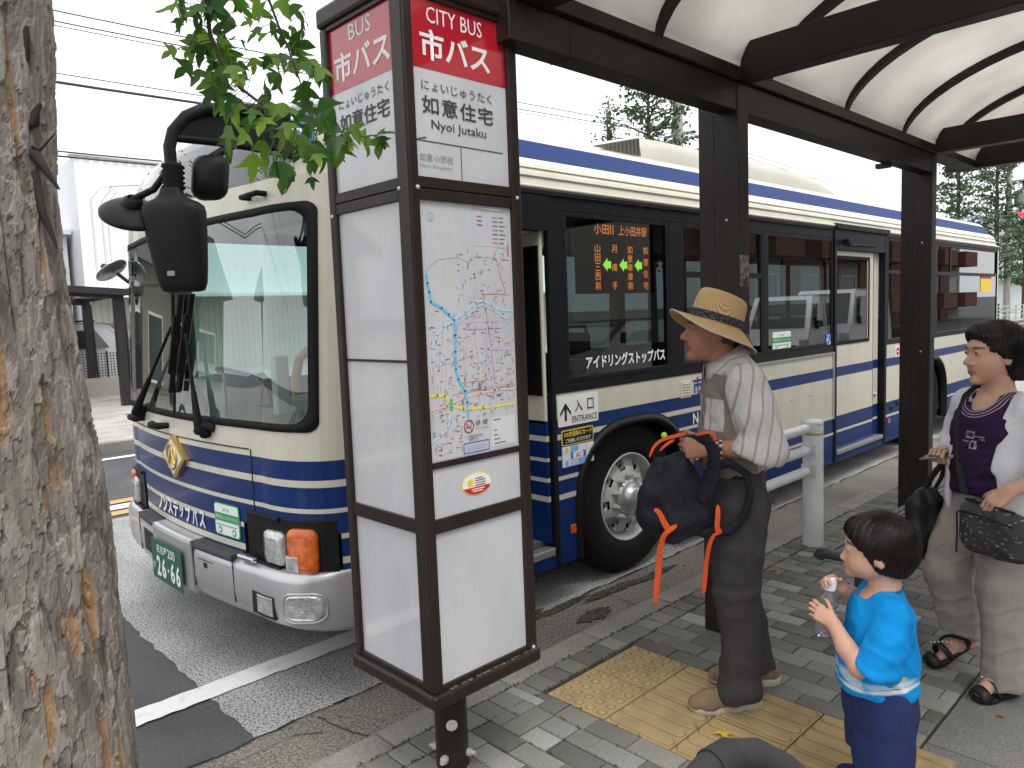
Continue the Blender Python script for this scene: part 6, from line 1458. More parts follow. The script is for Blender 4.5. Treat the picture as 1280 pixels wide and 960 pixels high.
    def mesh(s):
        d = s.d; d = np.pad(d, 1, constant_values=1.0); neg = d < 0
        c = [neg[i:neg.shape[0] - 1 + i, j:neg.shape[1] - 1 + j, k:neg.shape[2] - 1 + k] for i in (0, 1) for j in (0, 1) for k in (0, 1)]
        cnt = sum(q.astype(np.int8) for q in c); act = (cnt > 0) & (cnt < 8); I = np.argwhere(act); nv = len(I)
        idm = np.full(act.shape, -1, np.int32); idm[act] = np.arange(nv)
        val = lambda o: d[I[:, 0] + o[0], I[:, 1] + o[1], I[:, 2] + o[2]]
        corner = {o: val(o) for o in [(i, j, k) for i in (0, 1) for j in (0, 1) for k in (0, 1)]}
        acc = np.zeros((nv, 3)); w = np.zeros(nv)
        for o, v0 in corner.items():
            for ax in range(3):
                if o[ax]: continue
                o2 = list(o); o2[ax] = 1; v1 = corner[tuple(o2)]; cr = (v0 < 0) != (v1 < 0)
                t = np.where(cr, v0 / np.where(cr, v0 - v1, 1), 0); p = np.array(o, float)[None, :].repeat(nv, 0); p[:, ax] += t
                acc += p * cr[:, None]; w += cr
        V = (I + acc / np.maximum(w, 1)[:, None] - 1) * s.h + s.lo
        F = []
        for ax in range(3):
            u, v = (ax + 1) % 3, (ax + 2) % 3
            a = [slice(1, -1)] * 3; a[ax] = slice(0, -1); b = list(a); b[ax] = slice(1, None)
            A_, B_ = neg[tuple(a)], neg[tuple(b)]; E_ = np.argwhere(A_ != B_); flip = A_[tuple(E_.T)]
            E_ = E_ + 1; E_[:, ax] -= 1
            q = []
            for du, dv in ((1, 1), (0, 1), (0, 0), (1, 0)):
                c_ = E_.copy(); c_[:, u] -= du; c_[:, v] -= dv; q.append(idm[tuple(c_.T)])
            Q = np.stack(q, 1); Q[~flip] = Q[~flip][:, ::-1]; F.append(Q)
        F = np.concatenate(F); F = F[(F >= 0).all(1)]
        return V, F
def smooth_v(V, F, it=2, lam=0.5):
    E_ = np.concatenate([F[:, [0, 1]], F[:, [1, 2]], F[:, [2, 3]], F[:, [3, 0]]]); n = len(V); deg = np.bincount(E_[:, 0], minlength=n) + np.bincount(E_[:, 1], minlength=n)
    for _ in range(it):
        S = np.zeros_like(V)
        for a in range(3): S[:, a] = np.bincount(E_[:, 0], V[E_[:, 1], a], n) + np.bincount(E_[:, 1], V[E_[:, 0], a], n)
        V = V + lam * (S / np.maximum(deg, 1)[:, None] - V)
    return V
def normals(V, F):
    n = np.cross(V[F[:, 2]] - V[F[:, 0]], V[F[:, 3]] - V[F[:, 1]]); N = np.zeros_like(V)
    for q in range(4): 
        for a in range(3): N[:, a] += np.bincount(F[:, q], n[:, a], len(V))
    return N / np.maximum(np.linalg.norm(N, axis=1), 1e-12)[:, None]
def waves(P, f, seed, n=7, st=(1, 1, 1)):
    r = np.random.RandomState(seed); out = np.zeros(len(P))
    for i in range(n):
        v = r.normal(size=3) * np.array(st); v /= np.linalg.norm(v) + 1e-9; out += np.sin((P * np.array(st)) @ v * f * r.uniform(0.6, 1.7) + r.uniform(0, 6.28))
    return out / n ** 0.5
def crease(P, f, seed, st=(1, 1, 1), n=3): return 0.45 - np.minimum(np.abs(waves(P, f, seed, n, st)), 0.9)      # soft hills with sharp valleys, as cloth folds
def skinned(name, S, mats, parent, it=2, disp=None, mi=None, attrs=None, lam=0.5):
    V, F = S.mesh(); V = smooth_v(V, F, it, lam)
    if disp is not None: V = V + normals(V, F) * disp(V)[:, None]
    me = bpy.data.meshes.new(name); me.from_pydata(V.tolist(), [], F.tolist())
    for m in (mats if isinstance(mats, (list, tuple)) else [mats]): me.materials.append(m)
    if mi is not None: me.polygons.foreach_set('material_index', mi(V[F].mean(1)).astype(np.int32))
    for k, fn in (attrs or {}).items():
        a = me.attributes.new(k, 'FLOAT', 'POINT'); a.data.foreach_set('value', fn(V).astype(np.float32))
    me.polygons.foreach_set('use_smooth', [True] * len(me.polygons)); me.update()
    o = bpy.data.objects.new(name, me); COL.objects.link(o); o.parent = parent
    return o
def maskmat(name, base, layers, rough=0.8, col2=None, scale=40, bump=0.15, bscale=300, sub=0.0, spec=0.25, soft=0.02):
    """cloth or skin: base colour, then flat printed areas whose outline is a signed field stored on the mesh"""
    m = mat(name, base, rough, col2=col2, scale=scale, bump=bump, bscale=bscale, spec=spec, detail=8, ramp=(0.32, 0.7)); n, l = m.node_tree.nodes, m.node_tree.links; p = n['Principled BSDF']
    p.inputs['Subsurface Weight'].default_value = sub; p.inputs['Subsurface Radius'].default_value = (0.01, 0.004, 0.002); p.inputs['Subsurface Scale'].default_value = 0.6
    src = p.inputs['Base Color'].links[0].from_socket if p.inputs['Base Color'].links else None
    for attr, col in layers:
        a = n.new('ShaderNodeAttribute'); a.attribute_name = attr; mr = n.new('ShaderNodeMapRange'); mr.inputs['From Min'].default_value = -soft; mr.inputs['From Max'].default_value = soft
        mx = n.new('ShaderNodeMix'); mx.data_type = 'RGBA'; mx.inputs[7].default_value = (*col, 1)
        if src: l.new(src, mx.inputs[6])
        else: mx.inputs[6].default_value = (*base, 1)
        l.new(a.outputs['Fac'], mr.inputs[0]); l.new(mr.outputs[0], mx.inputs['Factor']); src = mx.outputs[2]
    l.new(src, p.inputs['Base Color']); return m
def head(S, c, yaw, s=1.0, child=False, k=0.012, pitch=0.0):
    """a head looking along yaw from +x; returns the function that places head-space points"""
    cy, sy = math.cos(yaw), math.sin(yaw); cp, sp = math.cos(pitch), math.sin(pitch); c = np.array(c)
    def T(x, y, z):
        x, z = x * s, z * s; y = y * s; x, z = x * cp + z * sp, -x * sp + z * cp
        return c + np.array([x * cy - y * sy, x * sy + y * cy, z])
    R = np.array([[cp * cy, cp * sy, -sp], [-sy, cy, 0], [sp * cy, sp * sy, cp]])
    E = lambda p, r, kk=k, op='add': S.ell(T(*p), np.array(r) * s, kk * s, R, op)
    if child:
        E((-0.008, 0, 0.012), (0.100, 0.083, 0.098)); E((0.030, 0, -0.050), (0.062, 0.066, 0.058), 0.03); E((0.045, 0.030, -0.048), (0.036, 0.032, 0.034), 0.02); E((0.045, -0.030, -0.048), (0.036, 0.032, 0.034), 0.02)
        S.rc(T(0.078, 0, -0.086), T(0.07, 0, -0.09), 0.016 * s, 0.014 * s, 0.02 * s)
        S.rc(T(0.086, 0, -0.018), T(0.100, 0, -0.040), 0.006 * s, 0.011 * s, 0.014 * s)
        for q in (-1, 1): E((0.093, q * 0.010, -0.043), (0.008, 0.008, 0.007), 0.006)
        ny, mz, er, lz = -0.043, -0.066, 0.030, -0.002
    else:
        E((-0.006, 0, 0.012), (0.098, 0.077, 0.105)); E((0.028, 0, -0.058), (0.064, 0.058, 0.066), 0.03); E((0.045, 0.032, -0.042), (0.034, 0.026, 0.032), 0.02); E((0.045, -0.032, -0.042), (0.034, 0.026, 0.032), 0.02)
        S.rc(T(0.076, 0, -0.106), T(0.066, 0, -0.108), 0.018 * s, 0.016 * s, 0.018 * s)
        S.rc(T(0.090, 0, 0.0), T(0.111, 0, -0.034), 0.007 * s, 0.012 * s, 0.012 * s); S.rc(T(0.085, -0.03, 0.022), T(0.085, 0.03, 0.022), 0.008 * s, 0.008 * s, 0.02 * s)
        for q in (-1, 1): E((0.100, q * 0.012, -0.040), (0.010, 0.009, 0.008), 0.006)
        ny, mz, er, lz = -0.04, -0.072, 0.030, 0.004
    for q in (-1, 1):
        E((0.096, q * er, lz), (0.014, 0.020, 0.010), 0.012, 'sub')
        E((0.083, q * er, lz), (0.012, 0.013, 0.0105), 0.003)
        E((-0.006, q * (0.079 if child else 0.075), -0.020), (0.018, 0.009, 0.030), 0.006); E((-0.002, q * (0.088 if child else 0.084), -0.018), (0.009, 0.006, 0.018), 0.004, 'sub')
        E((0.004, q * (0.074 if child else 0.070), -0.026), (0.010, 0.010, 0.012), 0.006)
    E((0.093, 0, mz + 0.004), (0.009, 0.020, 0.0055), 0.005); E((0.091, 0, mz - 0.006), (0.009, 0.017, 0.006), 0.005); E((0.103, 0, mz - 0.001), (0.008, 0.022, 0.0016), 0.002, 'sub')
    def inv(V):
        d = (V - c); x = d[:, 0] * cy + d[:, 1] * sy; y = -d[:, 0] * sy + d[:, 1] * cy; z = d[:, 2]; x, z = x * cp - z * sp, x * sp + z * cp
        return x / s, y / s, z / s
    lips = lambda V: (lambda x, y, z: np.where(x > 0.078, 1 - np.sqrt((y / 0.022) ** 2 + ((z - mz) / 0.0135) ** 2), -1))(*inv(V))
    brows = lambda V: (lambda x, y, z: np.where(x > 0.05, 1 - np.sqrt(((np.abs(y) - er - 0.002) / 0.021) ** 2 + ((z - lz - 0.021 + 0.15 * np.abs(np.abs(y) - er)) / 0.0048) ** 2), -1))(*inv(V))
    eyes = lambda V: (lambda x, y, z: np.where(x > 0.06, 1 - np.sqrt(((np.abs(y) - er) / 0.0135) ** 2 + ((z - lz) / 0.0034) ** 2), -1))(*inv(V))
    pup = lambda V: (lambda x, y, z: np.where(x > 0.06, 1 - np.sqrt(((np.abs(y) - er) / 0.0070) ** 2 + ((z - lz) / 0.0040) ** 2), -1))(*inv(V))
    return T, dict(lips=lips, brows=brows, eyes=eyes, pupils=pup), inv
def hand(S, W, d, n, thumb, s=1.0, curl=(60, 60, 60, 60), spread=0.05, tcurl=25, tout=0.9, k=0.006):
    """wrist W, d = along the hand, n = way the palm faces, thumb = side the thumb is on; fingers bend towards n"""
    W, d, n = map(lambda v: np.array(v, float), (W, d, n)); d /= np.linalg.norm(d); n -= d * (n @ d); n /= np.linalg.norm(n)
    t = np.cross(d, n); t = t if t @ np.array(thumb, float) > 0 else -t
    L = 0.088 * s; pw = 0.040 * s
    S.rc(W, W + d * L * 0.3, 0.024 * s, 0.026 * s, 0.015 * s, flat=(n, 0.75))
    for q, ww in ((0.75, 1.0), (0.25, 1.05), (-0.25, 1.0), (-0.75, 0.9)):
        S.rc(W + d * L * 0.15 + t * q * pw * 0.55, W + d * L * ww * 0.94 + t * q * pw * 0.98, 0.014 * s, 0.0125 * s, 0.010 * s)
    tips = []
    for i, (q, ln, rr) in enumerate(((0.75, 0.92, 0.0088), (0.25, 1.0, 0.0090), (-0.25, 0.94, 0.0086), (-0.75, 0.76, 0.0076))):
        p = W + d * L * (1.0, 1.05, 1.0, 0.9)[i] + t * q * pw * 0.98; a = 0.0; dd = d + t * q * spread; dd /= np.linalg.norm(dd)
        seg = [0.043 * s * ln, 0.028 * s * ln, 0.021 * s * ln]; r0 = rr * s
        for j, sg in enumerate(seg):
            a += math.radians(curl[i]) * (0.9, 1.15, 0.75)[j]; v = dd * math.cos(a) + n * math.sin(a); p2 = p + v * sg
            S.rc(p, p2, r0 * (1.0, 0.95, 0.88)[j], r0 * (0.95, 0.88, 0.78)[j], 0.0035 * s); p = p2
        tips.append(p)
    b = W + d * L * 0.28 + t * pw * 0.62; v1 = d * 0.75 + t * tout + n * 0.35; v1 /= np.linalg.norm(v1); a = math.radians(tcurl)
    p1 = b + v1 * 0.040 * s; v2 = v1 * math.cos(a) + (n * 0.7 + d * 0.5) * math.sin(a); v2 /= np.linalg.norm(v2); p2 = p1 + v2 * 0.030 * s; v3 = v2 * math.cos(a) + (n * 0.8 + d * 0.3) * math.sin(a); v3 /= np.linalg.norm(v3)
    S.rc(W + d * L * 0.1 + t * pw * 0.25, b, 0.016 * s, 0.014 * s, 0.012 * s); S.rc(b, p1, 0.0135 * s, 0.0105 * s, 0.006 * s); S.rc(p1, p2, 0.0102 * s, 0.0095 * s, 0.004 * s); S.rc(p2, p2 + v3 * 0.022 * s, 0.0095 * s, 0.0082 * s, 0.004 * s)
    return tips
def strands(mb, c, rad, crown, count, keep, seed, a0=(0.1, 1.6), ln=(0.25, 0.6), w=0.0016, lift=0.05, mi=0, part=None):
    """hair lying over an ellipsoid, combed away from the crown point; keep(point) says where it may end"""
    r = random.Random(seed); c, rad = np.array(c), np.array(rad); cr = np.array(crown, float); cr /= np.linalg.norm(cr)
    u = np.cross(cr, [0.3, 1, 0.2]); u /= np.linalg.norm(u); v = np.cross(cr, u)
    for k in range(count):
        az = r.uniform(0, 2 * PI); s0 = r.uniform(*a0); L = r.uniform(*ln); bend = r.gauss(0, 0.25); off = 1.0 + r.uniform(-0.01, lift); P = []
        for j in range(6):
            q = j / 5; a = s0 + L * q; z = az + bend * q * q; dr = cr * math.cos(a) + (u * math.cos(z) + v * math.sin(z)) * math.sin(a)
            P.append(c + rad * dr * (off + 0.012 * math.sin(3 * q + k)))
        if not keep(P[-1]) or not keep(P[2]): continue
        rows = []
        for j, p in enumerate(P):
            tan = P[min(5, j + 1)] - P[max(0, j - 1)]; nn = (p - c) / rad ** 2; sd = np.cross(tan, nn); sd /= np.linalg.norm(sd) + 1e-9; ww = w * (1 - 0.75 * j / 5)
            rows.append([tuple(p - sd * ww), tuple(p + sd * ww)])
        mb.grid(rows, mi, True)
def skinmat(name, col, col2, lips=(0.42, 0.12, 0.10), brow=(0.02, 0.015, 0.012), rough=0.5):
    return maskmat(name, col, [('lips', lips), ('brows', brow), ('eyes', (0.36, 0.31, 0.28)), ('pupils', (0.012, 0.009, 0.008))], rough, col2, 14, 0.12, 260, 0.12, 0.35, soft=0.15)
hairm = mat('black_hair', (0.006, 0.004, 0.0035), 0.42, col2=(0.012, 0.008, 0.006), scale=60, spec=0.35)
hairb = mat('dark_brown_hair', (0.008, 0.0045, 0.0035), 0.42, col2=(0.015, 0.009, 0.006), scale=60, spec=0.35)

# ------------------------------------------------------------------ MAN in the straw hat
MANF = math.atan2(0.73, -0.68)
man = thing('person', 'person in a straw hat and striped short-sleeved shirt holding a dark rucksack by the bus', 'person', (0.52, -0.60, 0), None, MANF)
mskin = skinmat('tanned_skin', (0.41, 0.20, 0.125), (0.31, 0.14, 0.085), (0.22, 0.085, 0.06))
S = Sdf((-0.30, -0.34, 0.0), (0.40, 0.36, 1.66), 0.005)
TH, HA, HI = head(S, (0.105, 0, 1.487), 0.10, 1.0, pitch=-0.05)
S.chain([(0.088, 0, 1.43), (0.062, 0, 1.37), (0.025, 0, 1.28)], [0.056, 0.058, 0.075], 0.02)
S.rc((0.015, -0.13, 1.27), (0.015, 0.13, 1.27), 0.06, 0.06, 0.04); S.chain([(0.02, 0, 1.2), (0.02, 0, 1.0), (0.015, 0, 0.9)], [0.095, 0.092, 0.085], 0.03, flat=((0, 1, 0), 1.3))
for q, el, wr in ((1, (-0.050, 0.235, 1.058), (0.150, 0.185, 1.050)), (-1, (-0.03, -0.22, 1.04), (0.14, -0.04, 1.00))):
    S.chain([(0.015, q * 0.165, 1.275), (-0.02, q * 0.205, 1.16), el], [0.052, 0.046, 0.040], 0.02)
    m_ = tuple(np.array(el) * 0.62 + np.array(wr) * 0.38); S.chain([el, m_, wr], [0.040, 0.038, 0.026], 0.012)
hand(S, (0.155, 0.184, 1.049), (1, -0.12, 0.06), (-0.1, -1, -0.15), (0, 0, 1), 1.0, (78, 80, 82, 84), 0.0, 40, 0.55)
hand(S, (0.145, -0.035, 1.00), (0.9, 0.3, -0.2), (0, 0.4, -1), (0, 1, 0), 1.0, (60, 62, 64, 66), 0.0, 30, 0.6)
for q, f in ((1, 0.045), (-1, -0.085)):
    S.chain([(0.005, q * 0.072, 0.88), (0.03 + f * 0.4, q * 0.090, 0.48), (f, q * 0.098, 0.09)], [0.068, 0.052, 0.040], 0.02); S.chain([(f - 0.03, q * 0.1, 0.05), (f + 0.10, q * 0.102, 0.035)], [0.035, 0.028], 0.02)
skinned('body', S, mskin, man, 2, attrs=HA)
# trousers
gtrous = mat('charcoal_trousers', (0.050, 0.044, 0.046), 0.85, col2=(0.060, 0.053, 0.055), scale=40, stretch=(6, 6, 1.2), bump=0.15, bscale=240, spec=0.2)
S = Sdf((-0.26, -0.26, 0.03), (0.26, 0.26, 0.98), 0.005)
S.chain([(0.020, 0, 0.955), (0.018, 0, 0.90), (0.008, 0, 0.80)], [0.108, 0.110, 0.112], 0.03, flat=((0, 1, 0), 1.42))
for q, f, kx in ((1, 0.043, 0.048), (-1, -0.080, 0.0)):
    S.chain([(0.012, q * 0.080, 0.80), (0.030, q * 0.090, 0.66), (kx, q * 0.092, 0.47), ((kx + f) / 2 - 0.015, q * 0.098, 0.27), (f, q * 0.102, 0.05)], [0.113, 0.100, 0.085, 0.076, 0.086], 0.016)
S.cut((0, 0, 0.945), (0, 0, 1)); S.cut((0, 0, 0.055), (-0.12, 0, -1))
def tro(V):
    z = V[:, 2]; low = np.clip((0.24 - z) / 0.2, 0, 1); return 0.003 * waves(V, 30, 3, 8, (1, 1, 0.22)) + 0.008 * crease(V, 26, 51, (1, 1, 0.16)) + 0.006 * crease(V, 40, 52, (0.7, 0.7, 0.9)) + low * 0.006 * waves(V, 30, 4, 6, (0.5, 0.5, 1.3)) + 0.003 * np.clip(1 - np.abs(z - 0.5) / 0.12, 0, 1) * waves(V, 60, 5, 5, (0.6, 0.6, 1.2)) + 0.004 * np.clip((z - 0.72) / 0.1, 0, 1) * waves(V, 45, 8, 6, (1, 1, 0.5))
trs = skinned('trousers', S, gtrous, man, 2, tro)
MB().grid([[(0.02 + 0.112 * math.cos(t), 0.158 * math.sin(t), z) for t in [2 * PI * k / 40 for k in range(40)]] for z in (0.925, 0.957)], 0, True, True).build('belt', blackp, man, world=False, solid=0.004)
pk = MB().box(-0.075, -0.01, 0.146, 0.154, 0.855, 0.858); pk.obox((-0.045, 0.148, 0.845), (0.045, 0, 0.0), (0, 0.004, 0), (0, 0, 0.016)); pk.lathe([(0.007, 0), (0.006, 0.004), (0, 0.005)], (-0.035, 0.152, 0.845), (0, 1, 0), 10)
pk.build('pocket_flap', gtrous, trs, world=False, bevel=0.003)
# shirt: taupe body, white striped sleeves, yoke and pocket
S = Sdf((-0.26, -0.34, 0.88), (0.28, 0.36, 1.46), 0.005)
S.ell((0.028, 0, 1.19), (0.118, 0.180, 0.200), 0.03); S.ell((0.034, 0, 1.045), (0.132, 0.168, 0.170), 0.04); S.ell((0.022, 0, 0.955), (0.118, 0.160, 0.09), 0.03)
S.rc((0.012, -0.150, 1.285), (0.012, 0.150, 1.285), 0.070, 0.070, 0.05); S.chain([(0.02, 0, 1.30), (0.045, 0, 1.352)], [0.085, 0.068], 0.035)
for q, e2, sc in ((1, (-0.045, 0.235, 1.040), 0.072), (-1, (-0.02, -0.23, 1.05), 0.075)):
    S.chain([(0.012, q * 0.160, 1.275), (-0.012, q * 0.205, 1.17), e2], [0.074, 0.074, sc], 0.03)
S.rc((0.0, 0.232, 1.045), (0.035, 0.225, 1.05), 0.066, 0.058, 0.03)
# sleeve openings, hem and neck
sl_, X, Y, Z = S._sub((-0.26, 0.15, 0.88), (0.28, 0.36, 1.06)); pl_ = (X * 0.42 + (Z - 1.012) * -1.0 + 0 * Y); msk = (Y > 0.168)
S.d[sl_] = np.where(msk, np.maximum(S.d[sl_], pl_), S.d[sl_])
sl_, X, Y, Z = S._sub((-0.26, -0.34, 0.88), (0.28, -0.16, 1.04)); S.d[sl_] = np.where(Y < -0.165, np.maximum(S.d[sl_], 1.03 - Z + 0 * X), S.d[sl_])
S.cut((0, 0, 0.915), (0.10, 0, -1)); S.rc((0.058, 0, 1.36), (0.085, 0, 1.48), 0.060, 0.062, 0.004, op='sub'); S.ell((0.125, 0, 1.352), (0.055, 0.030, 0.06), 0.01, op='sub')
def shf(V):
    z = V[:, 2]; sl = np.clip((np.abs(V[:, 1]) - 0.16) / 0.03, 0, 1); return 0.002 * waves(V, 32, 11, 8, (1, 1, 0.5)) + 0.008 * crease(V, 30, 53, (1, 1, 0.5)) + 0.005 * crease(V, 58, 54) + 0.004 * np.clip((1.1 - z) / 0.15, 0, 1) * waves(V, 48, 12, 6, (1, 1, 0.35)) + 0.0025 * sl * waves(V, 75, 13, 6)
def stripe(V):
    x, y, z = V.T; u = np.where(np.abs(y) > 0.12, x + 0.22 * (z - 1.15), y); return np.cos(u * 2 * PI / 0.042) - 0.80
def taupe(V):
    x, y, z = V.T; sleeve = np.abs(y) > 0.172; yoke = (z > 1.235) & (x < 0.030); pocket = (x > 0.075) & (np.abs(np.abs(y) - 0.095) < 0.052) & (np.abs(z - 1.165) < 0.062); back = (x < -0.035) & (z > 1.02); collar = z > 1.315
    f = np.minimum(np.minimum(0.172 - np.abs(y), np.maximum(1.240 - z, x - 0.030)), np.maximum(0.031 + x, 0) + 0.0)
    f = np.minimum(f, np.maximum(np.maximum(0.075 - x, np.abs(np.abs(y) - 0.095) - 0.05), np.abs(z - 1.165) - 0.06)); f = np.minimum(f, 1.318 - z); return f * 60
EMB = [[(0.10, 1.275), (0.09, 1.21), (0.085, 1.15), (0.080, 1.10)], [(0.125, 1.245), (0.105, 1.215), (0.09, 1.19)], [(0.115, 1.285), (0.098, 1.245)], [(0.068, 1.25), (0.088, 1.20)], [(0.145, 1.25), (0.112, 1.222)], [(0.135, 1.20), (0.10, 1.18)], [(0.075, 1.285), (0.09, 1.235)]]
def ink(V):
    d = np.full(len(V), 9.0)
    for L in EMB:
        for (a, b), (c, e) in zip(L, L[1:]):
            t = np.clip(((V[:, 1] - a) * (c - a) + (V[:, 2] - b) * (e - b)) / ((c - a) ** 2 + (e - b) ** 2), 0, 1); d = np.minimum(d, np.hypot(V[:, 1] - a - t * (c - a), V[:, 2] - b - t * (e - b)))
    return np.where(V[:, 0] < -0.01, 1 - d / 0.0032, -1)
shirtm = maskmat('striped_linen_shirt', (0.56, 0.54, 0.52), [('stripe', (0.36, 0.295, 0.255)), ('taupe', (0.235, 0.19, 0.165)), ('ink', (0.05, 0.05, 0.06))], 0.85, (0.50, 0.48, 0.465), 55, 0.25, 320, soft=0.12)
shirt = skinned('shirt', S, shirtm, man, 2, shf, attrs=dict(stripe=stripe, taupe=taupe, ink=ink))
col_ = MB(); rows = []
for sgn in (1,):
    ring0, ring1, ring2 = [], [], []
    for k in range(25):
        t = 0.30 + (2 * PI - 0.60) * k / 24; ct, st2 = math.cos(t), math.sin(t)
        ring0.append((0.052 + 0.066 * ct, 0.066 * st2, 1.352 - 0.035 * ct)); ring1.append((0.064 + 0.071 * ct, 0.071 * st2, 1.392 - 0.040 * ct)); ring2.append((0.050 + 0.090 * ct, 0.092 * st2, 1.340 - 0.052 * ct))
    col_.grid([ring0, ring1, ring2])
lin = mat('plain_linen', (0.52, 0.50, 0.485), 0.85, col2=(0.45, 0.43, 0.42), scale=50, bump=0.2, bscale=300)
co_ = col_.build('collar', lin, shirt, world=False, solid=0.004)
# straw hat: woven crown with a pinch, dark patterned band, wide brim with pale binding
straw, n_, l_, p_ = nodemat('woven_straw'); p_.inputs['Roughness'].default_value = 0.75; p_.inputs['Specular IOR Level'].default_value = 0.25
tc = n_.new('ShaderNodeTexCoord'); wv = n_.new('ShaderNodeTexWave'); wv.wave_type = 'RINGS'; wv.rings_direction = 'Z'; wv.inputs['Scale'].default_value = 210; wv.inputs['Distortion'].default_value = 0.8; wv.inputs['Detail'].default_value = 3; wv.inputs['Detail Scale'].default_value = 6
l_.new(tc.outputs['Object'], wv.inputs['Vector']); r_ = n_.new('ShaderNodeValToRGB'); r_.color_ramp.elements[0].color = (0.42, 0.25, 0.10, 1); r_.color_ramp.elements[1].color = (0.66, 0.47, 0.24, 1); l_.new(wv.outputs['Fac'], r_.inputs[0]); l_.new(r_.outputs[0], p_.inputs['Base Color'])
nz = n_.new('ShaderNodeTexNoise'); nz.inputs['Scale'].default_value = 350; l_.new(tc.outputs['Object'], nz.inputs['Vector']); b_ = n_.new('ShaderNodeBump'); b_.inputs['Strength'].default_value = 0.5; b_.inputs['Distance'].default_value = 0.004; l_.new(nz.outputs['Fac'], b_.inputs['Height']); l_.new(b_.outputs[0], p_.inputs['Normal'])
hat = bpy.data.objects.new('hat', None); COL.objects.link(hat); hat.parent = man; hat.location = (0.090, 0, 1.508); hat.rotation_euler = (0.03, math.radians(-19), 0.0)
def hatring(z, a, b, fn=None, n=48, x0=0.0):
    out = []
    for k in range(n):
        t = 2 * PI * k / n; x, y = x0 + a * math.cos(t), b * math.sin(t); out.append((x, y, z + (fn(t, x, y) if fn else 0)))
    return out
def pinch(t, x, y): return 0
rows = [hatring(0.0, 0.104, 0.090), hatring(0.03, 0.103, 0.088), hatring(0.07, 0.101, 0.086), hatring(0.098, 0.097, 0.081, lambda t, x, y: 0.004 * math.cos(t)), hatring(0.114, 0.088, 0.071, lambda t, x, y: 0.005 * math.cos(t)), hatring(0.121, 0.070, 0.054, lambda t, x, y: -0.002 + 0.006 * math.cos(t) + 0.012 * abs(math.sin(t)) * 0.5), hatring(0.104, 0.032, 0.020), hatring(0.098, 0.004, 0.003)]
hc_ = MB().grid(rows, 0, True, True); hc_.add(rows[-1], [tuple(range(48))]); crown_ = hc_.build('crown', straw, hat, world=False); crown_.modifiers.new('sub', 'SUBSURF').levels = 1; crown_.modifiers['sub'].render_levels = 2
bfn = lambda w_: (lambda t, x, y: -0.026 * w_ ** 1.3 + 0.020 * w_ * math.cos(t) - 0.020 * w_ * math.sin(t) ** 2 + 0.006 * w_ * math.sin(3 * t + 1) - 0.018 * w_ * max(0, -math.cos(t)))
rows = [hatring(0.002, 0.103 + 0.076 * w_, 0.089 + 0.080 * w_, bfn(w_)) for w_ in (0, 0.2, 0.4, 0.6, 0.8, 1.0)]
brim = MB().grid(rows, 0, True, True).build('brim', straw, hat, world=False, solid=0.003); brim.modifiers.new('sub', 'SUBSURF').render_levels = 2
MB().tube(rows[-1], 0.0032, 8, closed=True).build('brim_binding', mat('binding', (0.50, 0.47, 0.40), 0.8), hat, world=False)
bandm, n_, l_, p_ = nodemat('hat_band'); tc = n_.new('ShaderNodeTexCoord'); vo = n_.new('ShaderNodeTexVoronoi'); vo.inputs['Scale'].default_value = 210; l_.new(tc.outputs['Object'], vo.inputs['Vector']); r_ = n_.new('ShaderNodeValToRGB'); r_.color_ramp.elements[0].position = 0.18; r_.color_ramp.elements[1].position = 0.30; r_.color_ramp.elements[0].color = (0.45, 0.44, 0.46, 1); r_.color_ramp.elements[1].color = (0.014, 0.014, 0.022, 1); l_.new(vo.outputs['Distance'], r_.inputs[0]); l_.new(r_.outputs[0], p_.inputs['Base Color']); p_.inputs['Roughness'].default_value = 0.8
MB().grid([hatring(0.003, 0.1065, 0.0925), hatring(0.034, 0.1055, 0.0905)], 0, True, True).build('hat_band', bandm, hat, world=False)
# back hair under the brim
S = Sdf((-0.05, -0.1, 1.38), (0.16, 0.1, 1.56), 0.005); S.ell((0.080, 0, 1.492), (0.090, 0.082, 0.092), 0.01); S.cut((0.085, 0, 1.45), (1, 0, -0.35)); S.cut((0, 0, 1.425), (0, 0, -1))
skinned('hair', S, mat('grey_black_hair', (0.03, 0.028, 0.028), 0.6, col2=(0.08, 0.075, 0.075), scale=70), man, 1, lambda V: 0.002 * waves(V, 200, 4, 6))
# bead bracelets, walking shoes
bb = MB()
for r_, off, nb in ((0.031, 0.0, 15), (0.031, 0.014, 15)):
    c_ = Vector((0.132 - off, 0.189 + off * 0.2, 1.048)); ax_ = Vector((1, -0.2, 0.02)).normalized(); u_, v_ = ax_.cross(Vector((0, 0, 1))).normalized(), None; v_ = ax_.cross(u_)
    for k in range(nb): bb.ball(c_ + u_ * r_ * math.cos(2 * PI * k / nb) + v_ * r_ * math.sin(2 * PI * k / nb), 0.0068, 8, mi=(k + (0 if off else 1)) % 2)
bb.build('bracelet', [mat('bead_black', (0.015, 0.015, 0.015), 0.2), mat('bead_white', (0.6, 0.6, 0.58), 0.3)], man, world=False)
tan_ = mat('tan_suede', (0.25, 0.165, 0.095), 0.9, col2=(0.19, 0.125, 0.075), scale=30, bump=0.2, bscale=300); sole = mat('pale_sole', (0.50, 0.45, 0.36), 0.7, col2=(0.40, 0.35, 0.28), scale=20)
